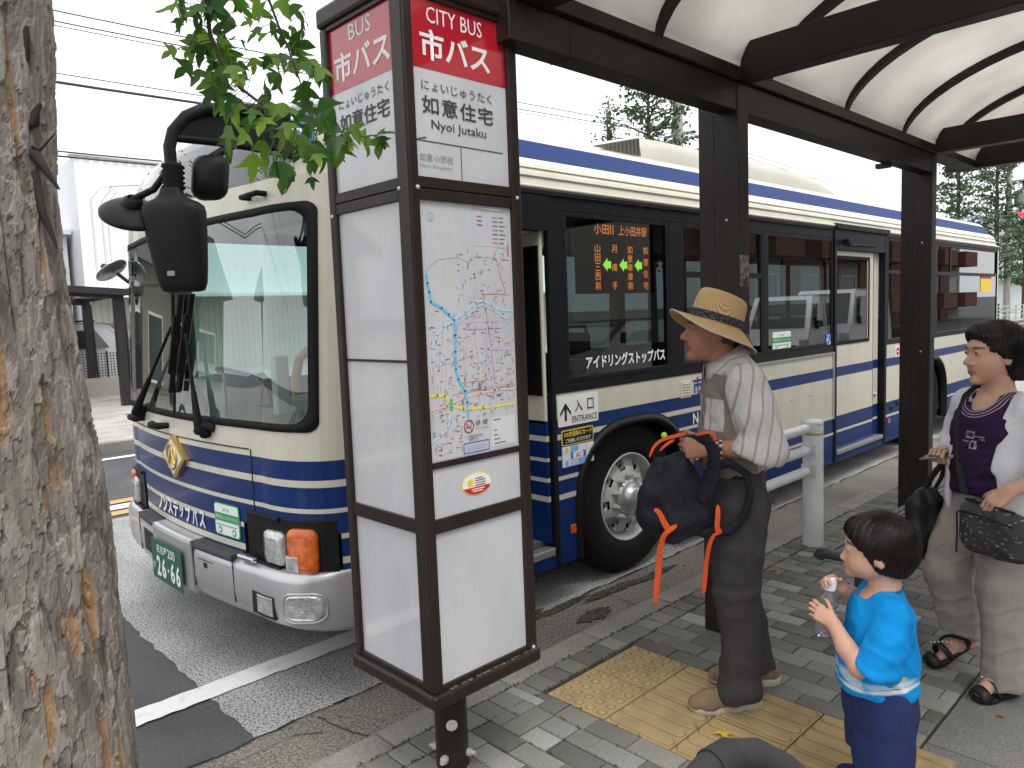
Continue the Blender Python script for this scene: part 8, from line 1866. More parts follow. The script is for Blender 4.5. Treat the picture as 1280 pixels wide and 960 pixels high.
# trousers
greige = mat('greige_trousers', (0.33, 0.28, 0.25), 0.85, col2=(0.30, 0.255, 0.225), scale=12, stretch=(3, 3, 1.5), bump=0.1, bscale=320)
S = Sdf((-0.22, -0.26, 0.02), (0.28, 0.32, 0.82), 0.0048)
S.chain([(-0.005, 0, 0.79), (-0.012, 0, 0.68)], [0.125, 0.132], 0.03, flat=((0, 1, 0), 1.28))
S.chain([(0.0, 0.085, 0.68), (0.045, 0.110, 0.54), (0.080, 0.130, 0.42), (0.072, 0.150, 0.24), (0.080, 0.168, 0.055)], [0.113, 0.098, 0.083, 0.080, 0.088], 0.022)
S.chain([(0.0, -0.085, 0.68), (0.070, -0.100, 0.54), (0.108, -0.108, 0.42), (0.060, -0.112, 0.27), (0.020, -0.112, 0.135)], [0.113, 0.100, 0.085, 0.078, 0.084], 0.022)
S.cut((0, 0, 0.81), (0, 0, 1)); S.cut((0.08, 0.16, 0.045), (-0.08, 0.0, -1))
sl_, X, Y, Z = S._sub((-0.22, -0.26, 0.02), (0.28, 0.0, 0.30)); S.d[sl_] = np.where(Y < 0.02, np.maximum(S.d[sl_], (0.128 + 0.30 * (X - 0.02)) - Z + 0 * Y), S.d[sl_])
skinned('trousers', S, greige, wom, 2, lambda V: 0.002 * waves(V, 30, 81, 8, (1, 1, 0.35)) + 0.009 * crease(V, 24, 83, (1, 1, 0.2)) + 0.005 * crease(V, 42, 84, (0.7, 0.7, 0.9)) + 0.003 * np.clip(1 - np.abs(V[:, 2] - 0.30) / 0.14, 0, 1) * waves(V, 48, 82, 6, (0.6, 0.6, 1.2)))
# open black sandals with beaded straps
blk = mat('sandal_black', (0.014, 0.013, 0.013), 0.5); bead = mat('bead_silver', (0.75, 0.74, 0.72), 0.2, 0.7)
def sandal(x, y, ang, z0, pit):
    ca, sa, cp, sp = math.cos(ang), math.sin(ang), math.cos(pit), math.sin(pit)
    def P(a, b, c): a2, c2 = a * cp + c * sp, -a * sp + c * cp; return (x + a2 * ca - b * sa, y + a2 * sa + b * ca, z0 + c2)
    out = [(-0.115, 0), (-0.105, 0.024), (-0.06, 0.034), (0.0, 0.034), (0.06, 0.042), (0.095, 0.040), (0.118, 0.022), (0.122, 0), (0.115, -0.022), (0.09, -0.036), (0.05, -0.038), (0.0, -0.031), (-0.06, -0.032), (-0.105, -0.024)]
    rows = [[P(a * f, b * f, c) for a, b in out] for c, f in ((0, 0.95), (0.004, 1), (0.018, 1), (0.020, 0.96))]
    so = MB().grid(rows, 0, True, True); so.add(rows[0], [tuple(range(14))]); so.add(rows[-1], [tuple(range(14))]); s_ = so.build('sandal', blk, wom, world=False)
    st = MB()
    st.grid([[P(a, 0.046 * math.cos(t) * w_, 0.014 + 0.052 * math.sin(t) * h) for t in [PI * k / 12 for k in range(13)]] for a, w_, h in ((0.122, 0.5, 0.5), (0.112, 0.85, 0.75), (0.085, 1.0, 0.92))])
    st.grid([[P(a + 0.012 * math.sin(t), 0.043 * math.cos(t), 0.014 + (0.070 + hh) * math.sin(t)) for t in [PI * k / 12 for k in range(13)]] for a, hh in ((0.02, 0.0), (0.045, -0.006))])
    st.grid([[P(-0.075 + a * 0.10, 0.038 * (1 - 2 * (k > 0)) if False else 0.040 * math.cos(PI * a), 0.03 + hh + 0.05 * math.sin(PI * a) * 0.9) for a in [q / 12 for q in range(13)]] for k, hh in ((0, 0.0), (1, 0.016))])
    st.grid([[P(-0.06 - 0.055 * math.sin(t), 0.034 * math.cos(t), c) for t in [PI * k / 10 for k in range(11)]] for c in (0.016, 0.062)])
    st.build('strap', blk, s_, world=False, solid=0.003)
    bd = MB()
    for q in range(6): bd.ball(P(0.030 + 0.009 * q - 0.02, 0.018 - 0.013 * q + 0.02, 0.088 - 0.003 * abs(q - 2)), 0.0052, 8)
    for q in range(5): bd.ball(P(-0.03 + 0.012 * q, 0.043, 0.058 - 0.004 * q), 0.0045, 8)
    b_ = bd.build('beads', bead, s_, world=False); b_['kind'] = 'stuff'
sandal(0.115, 0.168, 0.10, 0.0, 0.0); sandal(0.075, -0.110, 0.02, 0.040, 0.36)
# strap across the chest
MB().tube([(-0.075, -0.085, 1.195), (-0.02, -0.092, 1.205), (0.055, -0.078, 1.165), (0.118, -0.055, 1.07), (0.135, -0.030, 0.97), (0.150, 0.0, 0.87), (0.165, 0.04, 0.79)], [0.016] * 7, 10, flat=0.25, up=(1, 0, 0.3)).build('shoulder_strap', mat('strap_webbing', (0.012, 0.012, 0.013), 0.85), wom, world=False)
# shoulder bag: grey cloth with small print (its own thing)
bag = thing('shoulder_bag', 'grey shoulder bag with fine pale lettering pattern and black zip held at the hip', 'bag', (1.355, -1.262, 0), None, WF)
bagm, n_, l_, p_ = nodemat('printed_canvas'); p_.inputs['Roughness'].default_value = 0.8
tc = n_.new('ShaderNodeTexCoord'); mp_n = n_.new('ShaderNodeMapping'); mp_n.inputs['Scale'].default_value = (1, 28, 62); l_.new(tc.outputs['Object'], mp_n.inputs[0]); vo = n_.new('ShaderNodeTexVoronoi'); vo.feature = 'F1'; vo.inputs['Scale'].default_value = 1.0; vo.inputs['Randomness'].default_value = 0.75; l_.new(mp_n.outputs[0], vo.inputs['Vector'])
nz = n_.new('ShaderNodeTexNoise'); nz.inputs['Scale'].default_value = 260; nz.inputs['Detail'].default_value = 1; l_.new(tc.outputs['Object'], nz.inputs['Vector'])
lt_ = n_.new('ShaderNodeMath'); lt_.operation = 'LESS_THAN'; lt_.inputs[1].default_value = 0.26; l_.new(vo.outputs['Distance'], lt_.inputs[0]); gt_ = n_.new('ShaderNodeMath'); gt_.operation = 'GREATER_THAN'; gt_.inputs[1].default_value = 0.50; l_.new(nz.outputs['Fac'], gt_.inputs[0]); mu = n_.new('ShaderNodeMath'); mu.operation = 'MULTIPLY'; l_.new(lt_.outputs[0], mu.inputs[0]); l_.new(gt_.outputs[0], mu.inputs[1])
mx_ = n_.new('ShaderNodeMix'); mx_.data_type = 'RGBA'; mx_.inputs[6].default_value = (0.040, 0.041, 0.046, 1); mx_.inputs[7].default_value = (0.30, 0.29, 0.30, 1); l_.new(mu.outputs[0], mx_.inputs['Factor']); l_.new(mx_.outputs[2], p_.inputs['Base Color'])
S = Sdf((0.06, 0.02, 0.54), (0.30, 0.42, 0.86), 0.0045)
S.box((0.185, 0.205, 0.690), (0.045, 0.150, 0.085), 0.04, 0.02); S.box((0.190, 0.215, 0.650), (0.050, 0.130, 0.065), 0.045, 0.03)
bb_ = skinned('bag_body', S, bagm, bag, 2, lambda V: 0.004 * waves(V, 26, 91, 7) + 0.008 * crease(V, 30, 93))
MB().tube([(0.232, 0.075, 0.735), (0.238, 0.14, 0.748), (0.238, 0.23, 0.745), (0.232, 0.32, 0.735)], 0.004, 6).build('zip', blackp, bag, world=False); MB().tube([(0.150, 0.075, 0.772), (0.190, 0.072, 0.778), (0.20, 0.18, 0.785), (0.20, 0.30, 0.780)], 0.005, 6).build('top_zip', blackp, bag, world=False)
MB().tube([(0.245, 0.085, 0.575), (0.247, 0.09, 0.66), (0.243, 0.082, 0.735)], 0.004, 6).build('piping', blackp, bag, world=False)
# phone and tote
ph = thing('smartphone', 'thin grey smartphone seen edge-on in the raised hand above the black tote', 'phone', (1.355, -1.262, 0), None, WF)
MB().obox((0.145, -0.125, 0.923), Vector((0.075, 0.025, -0.012)), Vector((-0.010, 0.034, 0.008)), Vector((0.0005, 0, 0.0042))).build('phone_body', mat('phone_grey', (0.20, 0.24, 0.24), 0.3, 0.4), ph, world=False, bevel=0.003)
MB().obox((0.1455, -0.125, 0.9275), Vector((0.070, 0.0235, -0.0112)), Vector((-0.0094, 0.032, 0.0075)), Vector((0, 0, 0.0004))).build('screen', mat('phone_screen', (0.02, 0.02, 0.022), 0.08), ph, world=False)
tote = thing('tote_bag', 'black nylon tote bag with a small cream and pink label hanging from the wrist', 'tote bag', (1.355, -1.262, 0), None, WF)
S = Sdf((0.0, -0.36, 0.42), (0.30, -0.10, 0.82), 0.005)
S.box((0.125, -0.215, 0.590), (0.085, 0.042, 0.130), 0.035, 0.02); S.box((0.120, -0.215, 0.535), (0.098, 0.060, 0.080), 0.05, 0.04); S.ell((0.125, -0.215, 0.73), (0.060, 0.025, 0.03), 0.03)
skinned('tote_body', S, mat('black_nylon', (0.011, 0.011, 0.012), 0.45, bump=0.3, bscale=200, spec=0.5), tote, 2, lambda V: 0.005 * waves(V, 30, 95, 8, (1, 1, 0.6)) + 0.018 * crease(V, 26, 97, (1, 1, 0.35)) + 0.006 * crease(V, 60, 98))
MB().tube([(0.075, -0.235, 0.71), (0.065, -0.19, 0.80), (0.075, -0.160, 0.862), (0.085, -0.150, 0.878), (0.095, -0.165, 0.86), (0.11, -0.20, 0.80), (0.13, -0.225, 0.72)], [0.016] * 7, 10, flat=0.4).build('handle', MATS['black_nylon'], tote, world=False)
tl = MB().obox((0.085, -0.268, 0.632), (0.030, 0.004, 0), (0, 0.0012, 0), (0, 0, 0.028)).build('label', MATS['black_nylon'], tote, world=False)
lbm = MB(); n0 = -0.158
for z in (0.652, 0.612): lbm.obox((0.040, n0, z), (0.028, 0.002, 0), (0, 0.0008, 0), (0, 0, 0.0035))
for k, (a, b) in enumerate(((0.02, 0.634), (0.035, 0.640), (0.05, 0.634), (0.04, 0.625), (0.026, 0.624))): lbm.ball((a, n0, b), (0.010, 0.0025, 0.008), 8, mi=1)
lbm.build('label_print', [mat('label_cream', (0.55, 0.48, 0.22), 0.6), mat('label_pink', (0.58, 0.42, 0.38), 0.6)], tote, world=False)
# fallen leaf by the tactile tiles, crumbs of leaf litter
def fallen(name, label, x, y, z, s, rz, m):
    o = bpy.data.objects.new(name, LM[1].copy()); o.data.materials.clear(); o.data.materials.append(m); COL.objects.link(o); o.location = (x, y, z); o.rotation_euler = (0.12, -0.1, rz); o.scale = (s, s, s * 0.4); return tag(o, label, 'leaf')
fallen('fallen_leaf', 'yellow fallen maple leaf lying on the ridged yellow tactile tiles', 0.215, -0.685, 0.012, 0.062, 2.4, mat('leaf_yellow', (0.60, 0.42, 0.04), 0.6))
drym = mat('leaf_dry', (0.30, 0.13, 0.06), 0.8)
fallen('fallen_leaf', 'small rusty dry leaf lying on the grey concrete walkway near the right edge', 1.02, -1.40, 0.004, 0.03, 0.7, drym)
fallen('fallen_leaf', 'reddish dry leaf on the blocks between the bollard and the tall dark shelter post', 1.95, -0.02, 0.006, 0.045, 1.7, drym)
# ================================================================== ACROSS THE STREET, LEFT
ribm = mat('white_cladding', (0.78, 0.79, 0.80), 0.5); ribg = mat('grey_cladding', (0.60, 0.62, 0.65), 0.5)
def corrugated(name, x0, x1, y, z0, z1, pitch, dep, m, parent):
    pts = []; x = x0
    while x < x1: pts += [(x, y), (x + pitch * 0.45, y), (x + pitch * 0.5, y - dep), (x + pitch * 0.95, y - dep)]; x += pitch
    return MB().grid([[(a, b, z0) for a, b in pts], [(a, b, z1) for a, b in pts]], smooth=False).build(name, m, parent)
wb = thing('white_building', 'tall white ribbed metal building across the street behind the dark carport', 'building', (8, 30, 0))
corrugated('wall', 4.65, 26, 24.0, 2.62, 6.93, 0.28, 0.03, ribm, wb); corrugated('lower_wall', 4.65, 26, 24.25, -0.02, 2.6, 0.20, 0.03, mat('pale_beige_cladding', (0.46, 0.46, 0.42), 0.6), wb)
MB().add([(4.65, 24.0, 2.6), (4.65, 44, 2.6), (4.65, 44, 5.6), (4.65, 24.0, 6.93)], [(0, 1, 2, 3)]).box(4.66, 4.8, 24.3, 44, -0.02, 2.6).build('side_wall', ribg, wb)
MB().box(4.55, 26, 23.9, 24.3, 6.93, 7.0).build('parapet', ribg, wb); MB().box(4.6, 26, 23.2, 24.24, 2.55, 2.66).build('canopy', ribm, wb)
wf_ = MB(); frame(wf_, 6.12, 7.4, 4.40, 4.78, 0.05, 23.92, 24.0); wo_ = wf_.build('window', ribm, wb); MB().box(6.17, 7.35, 23.955, 23.965, 4.45, 4.73).build('pane', mat('pale_pane', (0.36, 0.46, 0.55), 0.15), wo_)
MB().box(6.0, 6.45, 24.12, 24.2, 2.30, 2.55).build('red_lamp', mat('red_lamp', (0.65, 0.04, 0.02), 0.4), wb)
MB().box(5.4, 7.6, 24.1, 24.2, 1.62, 1.78).build('timber_board', mat('timber', (0.42, 0.32, 0.20), 0.8), wb)
sv = MB()
for dx in (0, 0.28, 0.45): sv.tube([(5.0 + dx, 23.93, 2.7), (5.0 + dx, 23.93, 5.6 - dx * 0.3), (5.25 + dx, 23.7, 5.95 - dx * 0.2), (5.5, 23.6, 6.0)], 0.012, 6)
sv.build('service_conduit', mat('conduit', (0.55, 0.56, 0.57), 0.6), wb)
g2 = thing('grey_building', 'low pale grey wing at the far left beside the ribbed building', 'building', (1, 26, 0))
MB().box(-14, 4.5, 25.0, 36, -0.02, 4.6).build('wall', mat('grey_render', (0.52, 0.53, 0.55), 0.8, col2=(0.46, 0.47, 0.49), scale=0.6), g2); MB().box(-14.2, 4.6, 24.8, 36.2, 4.6, 4.75).build('roof', ribg, g2)
for k in range(5):
    w_ = frame(MB(), -12 + k * 3.2, -10 + k * 3.2, 1.2, 2.6, 0.06, 24.95, 25.03).build('window', ribm, g2); MB().box(-11.95 + k * 3.2, -10.05 + k * 3.2, 24.98, 24.99, 1.25, 2.55).build('pane', mat('dark_pane', (0.05, 0.06, 0.07), 0.08), w_)
# dark carport
cpt = thing('carport', 'dark steel carport with a thin slatted roof across the street beside the silver van', 'carport', (3.2, 16.5, 0))
blk2 = mat('carport_black', (0.022, 0.020, 0.022), 0.4)
for x, y in ((2.78, 14.6), (3.30, 18.9), (-1.5, 14.6), (-1.0, 18.9)):
    MB().box(x - 0.08, x + 0.08, y - 0.08, y + 0.08, -0.02, 2.25).build('post', blk2, cpt)
    MB().cyl((x + 0.16, y + 0.05, 0), (x + 0.10, y, 2.2), 0.035, n=8).build('downpipe', blk2, cpt)
for a, b in (((2.95, 14.3, 2.30), (-1.8, 14.3, 2.62)), ((3.45, 19.2, 2.30), (-1.3, 19.2, 2.62)), ((2.86, 14.5, 2.24), (-1.6, 14.5, 2.55)), ((3.36, 18.9, 2.24), (-1.1, 18.9, 2.55))): MB().bar(a, b, 0.10, 0.13).build('beam', blk2, cpt)
MB().bar((2.98, 14.25, 2.33), (3.48, 19.25, 2.33), 0.12, 0.12).build('gutter', blk2, cpt)
sla = mat('carport_slat', (0.30, 0.27, 0.30), 0.6); so_ = None
for k in range(13):
    t = (k + 0.5) / 13; a, b = Vector((2.9, 14.35, 2.345)).lerp(Vector((-1.8, 14.35, 2.665)), t), Vector((3.4, 19.15, 2.345)).lerp(Vector((-1.3, 19.15, 2.665)), t)
    if so_ is None: so_ = MB().bar(a, b, 0.28, 0.02).build('slat', sla, cpt); a0 = a
    else: inst(so_, 'slat', cpt, a - a0)
lw = thing('low_wall', 'low beige concrete wall under the wire fence beside the carport', 'wall', (2.0, 17.6, 0)); MB().box(-6, 4.4, 17.45, 17.6, -0.03, 0.42).build('wall_body', mat('wall_beige', (0.38, 0.35, 0.30), 0.85, col2=(0.32, 0.29, 0.25), scale=2), lw)
wfn = thing('wire_fence', 'dark mesh fence standing on the low concrete wall in front of the silver van', 'fence', (2.0, 17.52, 0)); fm = MB()
meshm = mat('fence_black', (0.02, 0.02, 0.02), 0.6)
for k in range(12): MB().cyl((-5.5 + 0.88 * k, 17.525, 0.38), (-5.5 + 0.88 * k, 17.525, 1.05), 0.022, n=8).build('post', meshm, wfn)
for k in range(9): fm.box(-5.6, 4.3, 17.52, 17.53, 0.46 + 0.066 * k, 0.472 + 0.066 * k)
for k in range(150): fm.box(-5.6 + k * 0.066, -5.588 + k * 0.066, 17.521, 17.529, 0.44, 1.02)
fo_ = fm.build('mesh', meshm, wfn); fo_['kind'] = 'stuff'
MB().lathe([(0.11, -0.02), (0.11, 0.9), (0.0, 0.92)], (3.18, 13.9, 0), Z_, 16).build('grey_bollard', mat('bollard_grey', (0.16, 0.17, 0.18), 0.6)); tag(bpy.data.objects['grey_bollard'], 'dark grey bollard at the foot of the carport close to the bus front', 'bollard')
# vehicles
tyrem = rubber; gdark = mat('car_glass', (0.03, 0.035, 0.04), 0.05, spec=0.8)
def van(name, label, loc, rz, body, L=4.4, W=1.7, H=1.95, hood=0.55, group=None, roofbars=False):
    v = thing(name, label, 'van', loc, group, rz); hl = L / 2
    prof = [(-hl, 0.32), (-hl - 0.02, 0.75), (-hl + 0.06, 1.05), (-hl + 0.18, H - 0.12), (-hl + 0.32, H), (hl - hood - 0.75, H), (hl - hood - 0.55, H - 0.05), (hl - hood + 0.05, 1.12), (hl - 0.10, 0.98), (hl, 0.72), (hl + 0.02, 0.35), (hl - 0.1, 0.25), (-hl + 0.1, 0.25)]
    rows = []
    for yy, sc in ((-W / 2 + 0.10, 0.90), (-W / 2 + 0.02, 0.985), (-W / 2, 1.0), (W / 2, 1.0), (W / 2 - 0.02, 0.985), (W / 2 - 0.10, 0.90)):
        rows.append([(x * (0.985 if sc < 0.95 else 1), yy * (1 - 0.10 * max(0, (z - 1.0) / (H - 1.0))), 0.9 + (z - 0.9) * (0.97 if sc < 0.95 else 1)) for x, z in prof])
    bm_ = MB().grid(rows, 0, True, True); bm_ = MB()
    bm_.grid([r + [r[0]] for r in rows], 0, True); bm_.add(rows[0], [tuple(range(len(prof)))]); bm_.add(rows[-1], [tuple(range(len(prof)))[::-1]])
    bo_ = bm_.build('body', body, v, world=False)
    yv = lambda z: W / 2 * (1 - 0.10 * max(0, (z - 1.0) / (H - 1.0)))
    for s in (1, -1):
        for x0, x1 in ((-hl + 0.28, -0.62), (-0.52, hl - hood - 0.95)): 
            g = [(x0 + 0.05, H - 0.20), (x1, H - 0.20), (x1 + (0.30 if x1 > 0 else 0), 1.14), (x0, 1.14)]; P = [(x, s * (yv(z) + 0.006), z) for x, z in g]; Q = [(x, s * (yv(z) - 0.02), z) for x, z in g]
            MB().grid([Q, P], 0, False, True).add(P, [(0, 1, 2, 3)]).build('window', gdark, v, world=False)
        for wx in (-hl + 0.75, hl - 0.72):
            MB().lathe([(0.0, -0.01), (0.20, -0.005), (0.31, 0.0), (0.31, -0.2)], (wx, s * (W / 2 + 0.01), 0.31), (0, s, 0), 22).lathe([(0.0, 0.012), (0.18, 0.006), (0.20, -0.004)], (wx, s * (W / 2 + 0.01), 0.31), (0, s, 0), 18, mi=1).build('wheel', [tyrem, alu], v, world=False)
        MB().box(hl - 0.16, hl + 0.025, s * (W / 2 - 0.02) - 0.18 * (s > 0), s * (W / 2 - 0.02) + 0.18 * (s < 0), 0.70, 0.92).build('headlight', lensm, v, world=False, bevel=0.02)
        MB().box(hl - hood - 0.42, hl - hood - 0.28, s * (W / 2 + 0.02) - 0.08 * (s < 0) , s * (W / 2 + 0.02) + 0.08 * (s > 0), 1.12, 1.32).build('mirror', blackt, v, world=False, bevel=0.02)
        MB().box(-0.58, -0.565, s * W / 2 - 0.004, s * W / 2 + 0.004, 0.4, 1.1).build('door_seam', blackp, v, world=False)
    f = lambda y, z: (hl - hood - 0.55 + 0.60 * ((H - 0.05) - z) / (H - 0.05 - 1.12) + 0.012, y, z + 0.008)
    MB().add([f(-W / 2 + 0.14, 1.16), f(W / 2 - 0.14, 1.16), f(W / 2 - 0.2, H - 0.12), f(-W / 2 + 0.2, H - 0.12)], [(0, 1, 2, 3)]).build('windscreen', gdark, v, world=False)
    MB().box(hl - 0.05, hl + 0.06, -W / 2 + 0.02, W / 2 - 0.02, 0.28, 0.52).build('bumper', body, v, world=False, bevel=0.04); MB().box(hl - 0.02, hl + 0.03, -0.5, 0.5, 0.62, 0.78).build('grille', blackt, v, world=False, bevel=0.02)
    if roofbars:
        for s in (1, -1): MB().cyl((-hl + 0.5, s * (W / 2 - 0.2), H + 0.05), (hl - hood - 0.9, s * (W / 2 - 0.2), H + 0.05), 0.02, n=8).build('roof_rail', blackt, v, world=False)
    return v
silv = mat('van_silver', (0.50, 0.50, 0.52), 0.3, 0.4, coat=0.5); vwhite = mat('van_white', (0.72, 0.73, 0.73), 0.3, coat=0.6)
van('silver_van', 'silver van with roof rails parked behind the mesh fence and the carport posts', (2.95, 20.2, -0.05), 0.0, silv, 4.6, 1.7, 1.80, 0.7, None, True)
van('parked_van', 'blue-grey van parked at the far left beyond the carport', (0.2, 23.0, -0.05), 0.4, mat('van_blue', (0.05, 0.09, 0.20), 0.3, coat=0.5), 4.2, 1.6, 1.7, 0.6)
van('white_van', 'small white delivery van parked on the forecourt mirrored in the rear door glass', (15.6, -4.7, RZ), PI * 0.93, vwhite, 3.4, 1.48, 1.90, 0.30)
van('white_van', 'larger white van standing behind the small one on the forecourt', (19.5, -5.1, RZ), PI * 0.96, vwhite, 4.6, 1.70, 2.05, 0.45)
van('silver_car', 'silver estate car parked on the forecourt opposite the front of the bus', (9.6, -5.4, RZ), PI * 1.02, silv, 4.3, 1.68, 1.52, 0.95)
van('white_car', 'white hatchback parked across the street, seen only as a reflection in the windscreen', (-6.2, 12.6, -0.01), 0.15, vwhite, 3.9, 1.65, 1.5, 0.9)
oh = thing('dark_house', 'dark tiled house across the street, seen only as a reflection in the windscreen', 'house', (-7, 20, 0))
MB().box(-12, -1.8, 17.5, 23, -0.02, 3.6).build('wall', mat('house_ochre', (0.22, 0.19, 0.15), 0.8), oh); MB().prism([(16.8, 3.5), (23.6, 3.5), (20.2, 5.6)], (-12.6, 0, 0), Y_, Z_, 11.4).build('roof', mat('roof_dark_tile', (0.05, 0.05, 0.055), 0.6), oh)
for k in range(3): w_ = frame(MB(), -11 + 3.1 * k, -9 + 3.1 * k, 0.7, 2.4, 0.07, 17.42, 17.5).build('window', ribm, oh); MB().box(-10.94 + 3.1 * k, -9.06 + 3.1 * k, 17.45, 17.46, 0.76, 2.34).build('pane', gdark, w_)
# overhead wires along the far side of the road
wirem = mat('wire_black', (0.05, 0.05, 0.055), 0.6)
def wire(z0, zs, y, r, n, x0=-30, xs=(17.3, 64)):
    mb = MB(); P = []
    for a, b in zip((x0,) + xs, xs): 
        for k in range(13):
            t = k / 12; P.append((a + (b - a) * t, y, z0 - zs * 4 * t * (1 - t)))
    o = mb.tube(P, r, 5).build('overhead_wire', wirem, loc=(P[0][0], y, z0)); return tag(o, n, 'wire', 'overhead wires along the far side of the street')
WLS = ['uppermost thin overhead wire crossing the white sky left of the sign', 'second thin overhead wire just below the uppermost one', 'third and faintest overhead wire of the top group', 'thin overhead wire just above the thick black cable', 'thick black overhead cable crossing the sky above the bus mirror', 'upper of the two low wires passing the white building roof', 'lower and thicker of the two wires passing the white building roof']
for WL, (z0, zs, y, r) in zip(WLS, ((6.75, 0.62, 10.5, 0.010), (6.60, 0.62, 10.5, 0.010), (6.52, 0.60, 10.5, 0.007), (5.80, 0.55, 10.5, 0.008), (5.70, 0.58, 10.5, 0.022), (4.62, 0.48, 10.5, 0.012), (4.55, 0.48, 10.5, 0.014))): wire(z0, zs, y, r, WL)
dr = MB().tube([(5.5, 23.6, 6.0), (6.2, 20, 5.6), (7.4, 16, 5.7), (9.0, 10.5, 6.6)], 0.010, 5).build('service_wire', wirem, loc=(5.5, 23.6, 6.0)); tag(dr, 'sagging service wire running from the white building to the street wires', 'wire')
# ================================================================== POLES, TREES, SIGNAL DOWN THE STREET
conc = mat('pole_concrete', (0.33, 0.32, 0.30), 0.85, col2=(0.27, 0.26, 0.245), scale=4)
def upole(x, y, h, r, label, xf=False):
    p = thing('utility_pole', label, 'utility pole', (x, y, 0)); MB().lathe([(r, -0.1), (r * 0.62, h), (0, h)], (x, y, 0), Z_, 16).build('pole', conc, p)
    for z in (4.6, 5.75, 6.65): MB().bar((x - 0.0, y - 0.5, z), (x, y + 0.5, z), 0.07, 0.07).build('crossarm', steel, p); MB().lathe([(r * 1.02, z - 0.16), (r * 1.02, z - 0.10)], (x, y, 0), Z_, 16).build('clamp', steel, p)
    if xf: MB().lathe([(0, 6.9), (0.24, 6.9), (0.26, 7.0), (0.26, 7.7), (0.22, 7.8), (0, 7.8)], (x + 0.1, y - 0.5, 0), Z_, 16).build('transformer', mat('transformer_grey', (0.22, 0.23, 0.23), 0.5), p); MB().bar((x, y - 0.9, 8.4), (x, y + 0.9, 8.4), 0.09, 0.09).build('crossarm', steel, p)
    return p
upole(17.3, 10.62, 11, 0.19, 'concrete utility pole rising behind the bus roof next to the round tree')
upole(51.8, 9.85, 12, 0.20, 'concrete utility pole with a transformer can beyond the rear of the bus', True)
leafc = [mat('street_leaf_dark', (0.035, 0.075, 0.028), 0.6), mat('street_leaf', (0.065, 0.125, 0.04), 0.6), mat('street_leaf_light', (0.11, 0.185, 0.055), 0.6)]
trunkm = mat('trunk_brown', (0.085, 0.07, 0.055), 0.9, col2=(0.06, 0.05, 0.04), scale=8, stretch=(3, 3, 0.5))
def street_tree(x, y, h, zb, R, seed, label, power=1.0, n=62, per=42, ls=0.11, round_=False):
    t = thing('street_tree', label, 'tree', (x, y, 0), None); r = random.Random(seed)
    MB().tube([(x, y, -0.1), (x + r.gauss(0, .05), y + r.gauss(0, .05), h * 0.4), (x + r.gauss(0, .08), y, h * 0.95)], [0.17, 0.12, 0.02], 10).build('trunk', trunkm, t)
    lm, cr_ = MB(), MB()
    for k in range(n):
        f = (k + r.random()) / n; z = zb + (h - zb) * f; prof = (math.sin(PI * min(1, 0.18 + 0.82 * f)) ** 0.7 if round_ else (1 - f) ** power * min(1, 0.45 + f * 4)); L = R * max(0.12, prof) * r.uniform(0.65, 1.15); a = k * 2.4 + r.uniform(-.4, .4)
        up = r.uniform(0.15, 0.55); d = Vector((math.cos(a), math.sin(a), up)); base_ = Vector((x, y, z - 0.25 * L)); tip = base_ + d * L; lm.tube([base_, base_.lerp(tip, 0.5) + Vector((0, 0, 0.05)), tip], [0.03, 0.018, 0.006], 4)
        tone = r.choice((0, 0, 1, 1, 1, 2))
        for q in range(per):
            s_ = r.random() ** 0.6; c = base_.lerp(tip, 0.12 + 0.95 * s_) + Vector((r.gauss(0, .10 + .05 * L), r.gauss(0, .10 + .05 * L), r.gauss(0, .09))); sz = ls * r.uniform(0.6, 1.25)
            u = (d * 0.6 + Vector((r.gauss(0, .7), r.gauss(0, .7), r.gauss(0, .7)))).normalized(); v = u.cross(Vector((r.gauss(0, 1), r.gauss(0, 1), r.gauss(0, 1)))).normalized()
            cr_.add([c - u * sz, c + v * sz * 0.55, c + u * sz, c - v * sz * 0.55], [(0, 1, 2, 3)], tone if r.random() < 0.75 else r.choice((0, 1, 2)))
    lm.build('limbs', trunkm, t); o = cr_.build('crown', leafc, t, recalc=False); return t
street_tree(16.6, 11.15, 8.9, 3.0, 1.75, 4, 'leafy green tree showing above the bus roof beside the concrete pole', 0.75, 90, 60, 0.075, True)
street_tree(15.3, 11.6, 7.5, 3.0, 0.6, 14, 'thin young tree with sparse twigs just left of the leafy tree behind the bus', 0.8, 26, 26, 0.06)
street_tree(41.8, 9.9, 11.5, 2.4, 1.9, 5, 'conical green street tree partly hidden by the far dark shelter post', 0.7, 90, 60, 0.10)
street_tree(51.0, 10.35, 13.2, 2.6, 2.2, 6, 'tall conical street tree with open branches right behind the rear of the bus', 0.8, 110, 64, 0.10)
street_tree(58.0, 10.2, 9.0, 2.2, 2.0, 7, 'lower bushy street tree farthest down the street by the house', 0.7, 80, 56, 0.11)
sg = thing('traffic_signal', 'horizontal traffic signal showing red on an arm beyond the bus', 'traffic signal', (49.6, 12.2, 0))
sgm = mat('signal_grey', (0.50, 0.52, 0.52), 0.4); sp = MB().lathe([(0.10, -0.1), (0.07, 10.0), (0, 10.0)], (49.6, 12.35, 0), Z_, 12).build('pole', sgm, sg)
MB().tube([(49.6, 12.35, 6.15), (50.4, 11.2, 6.25), (51.2, 10.2, 6.32), (51.4, 9.1, 6.34)], 0.05, 8).build('arm', sgm, sg); MB().box(49.35, 49.6, 11.9, 12.8, 8.15, 8.35).box(49.35, 49.6, 12.0, 12.9, 7.6, 7.72).build('camera_box', sgm, sg)
hs_ = MB().box(51.35, 51.55, 8.88, 10.12, 6.16, 6.52).build('housing', sgm, sg, bevel=0.05)
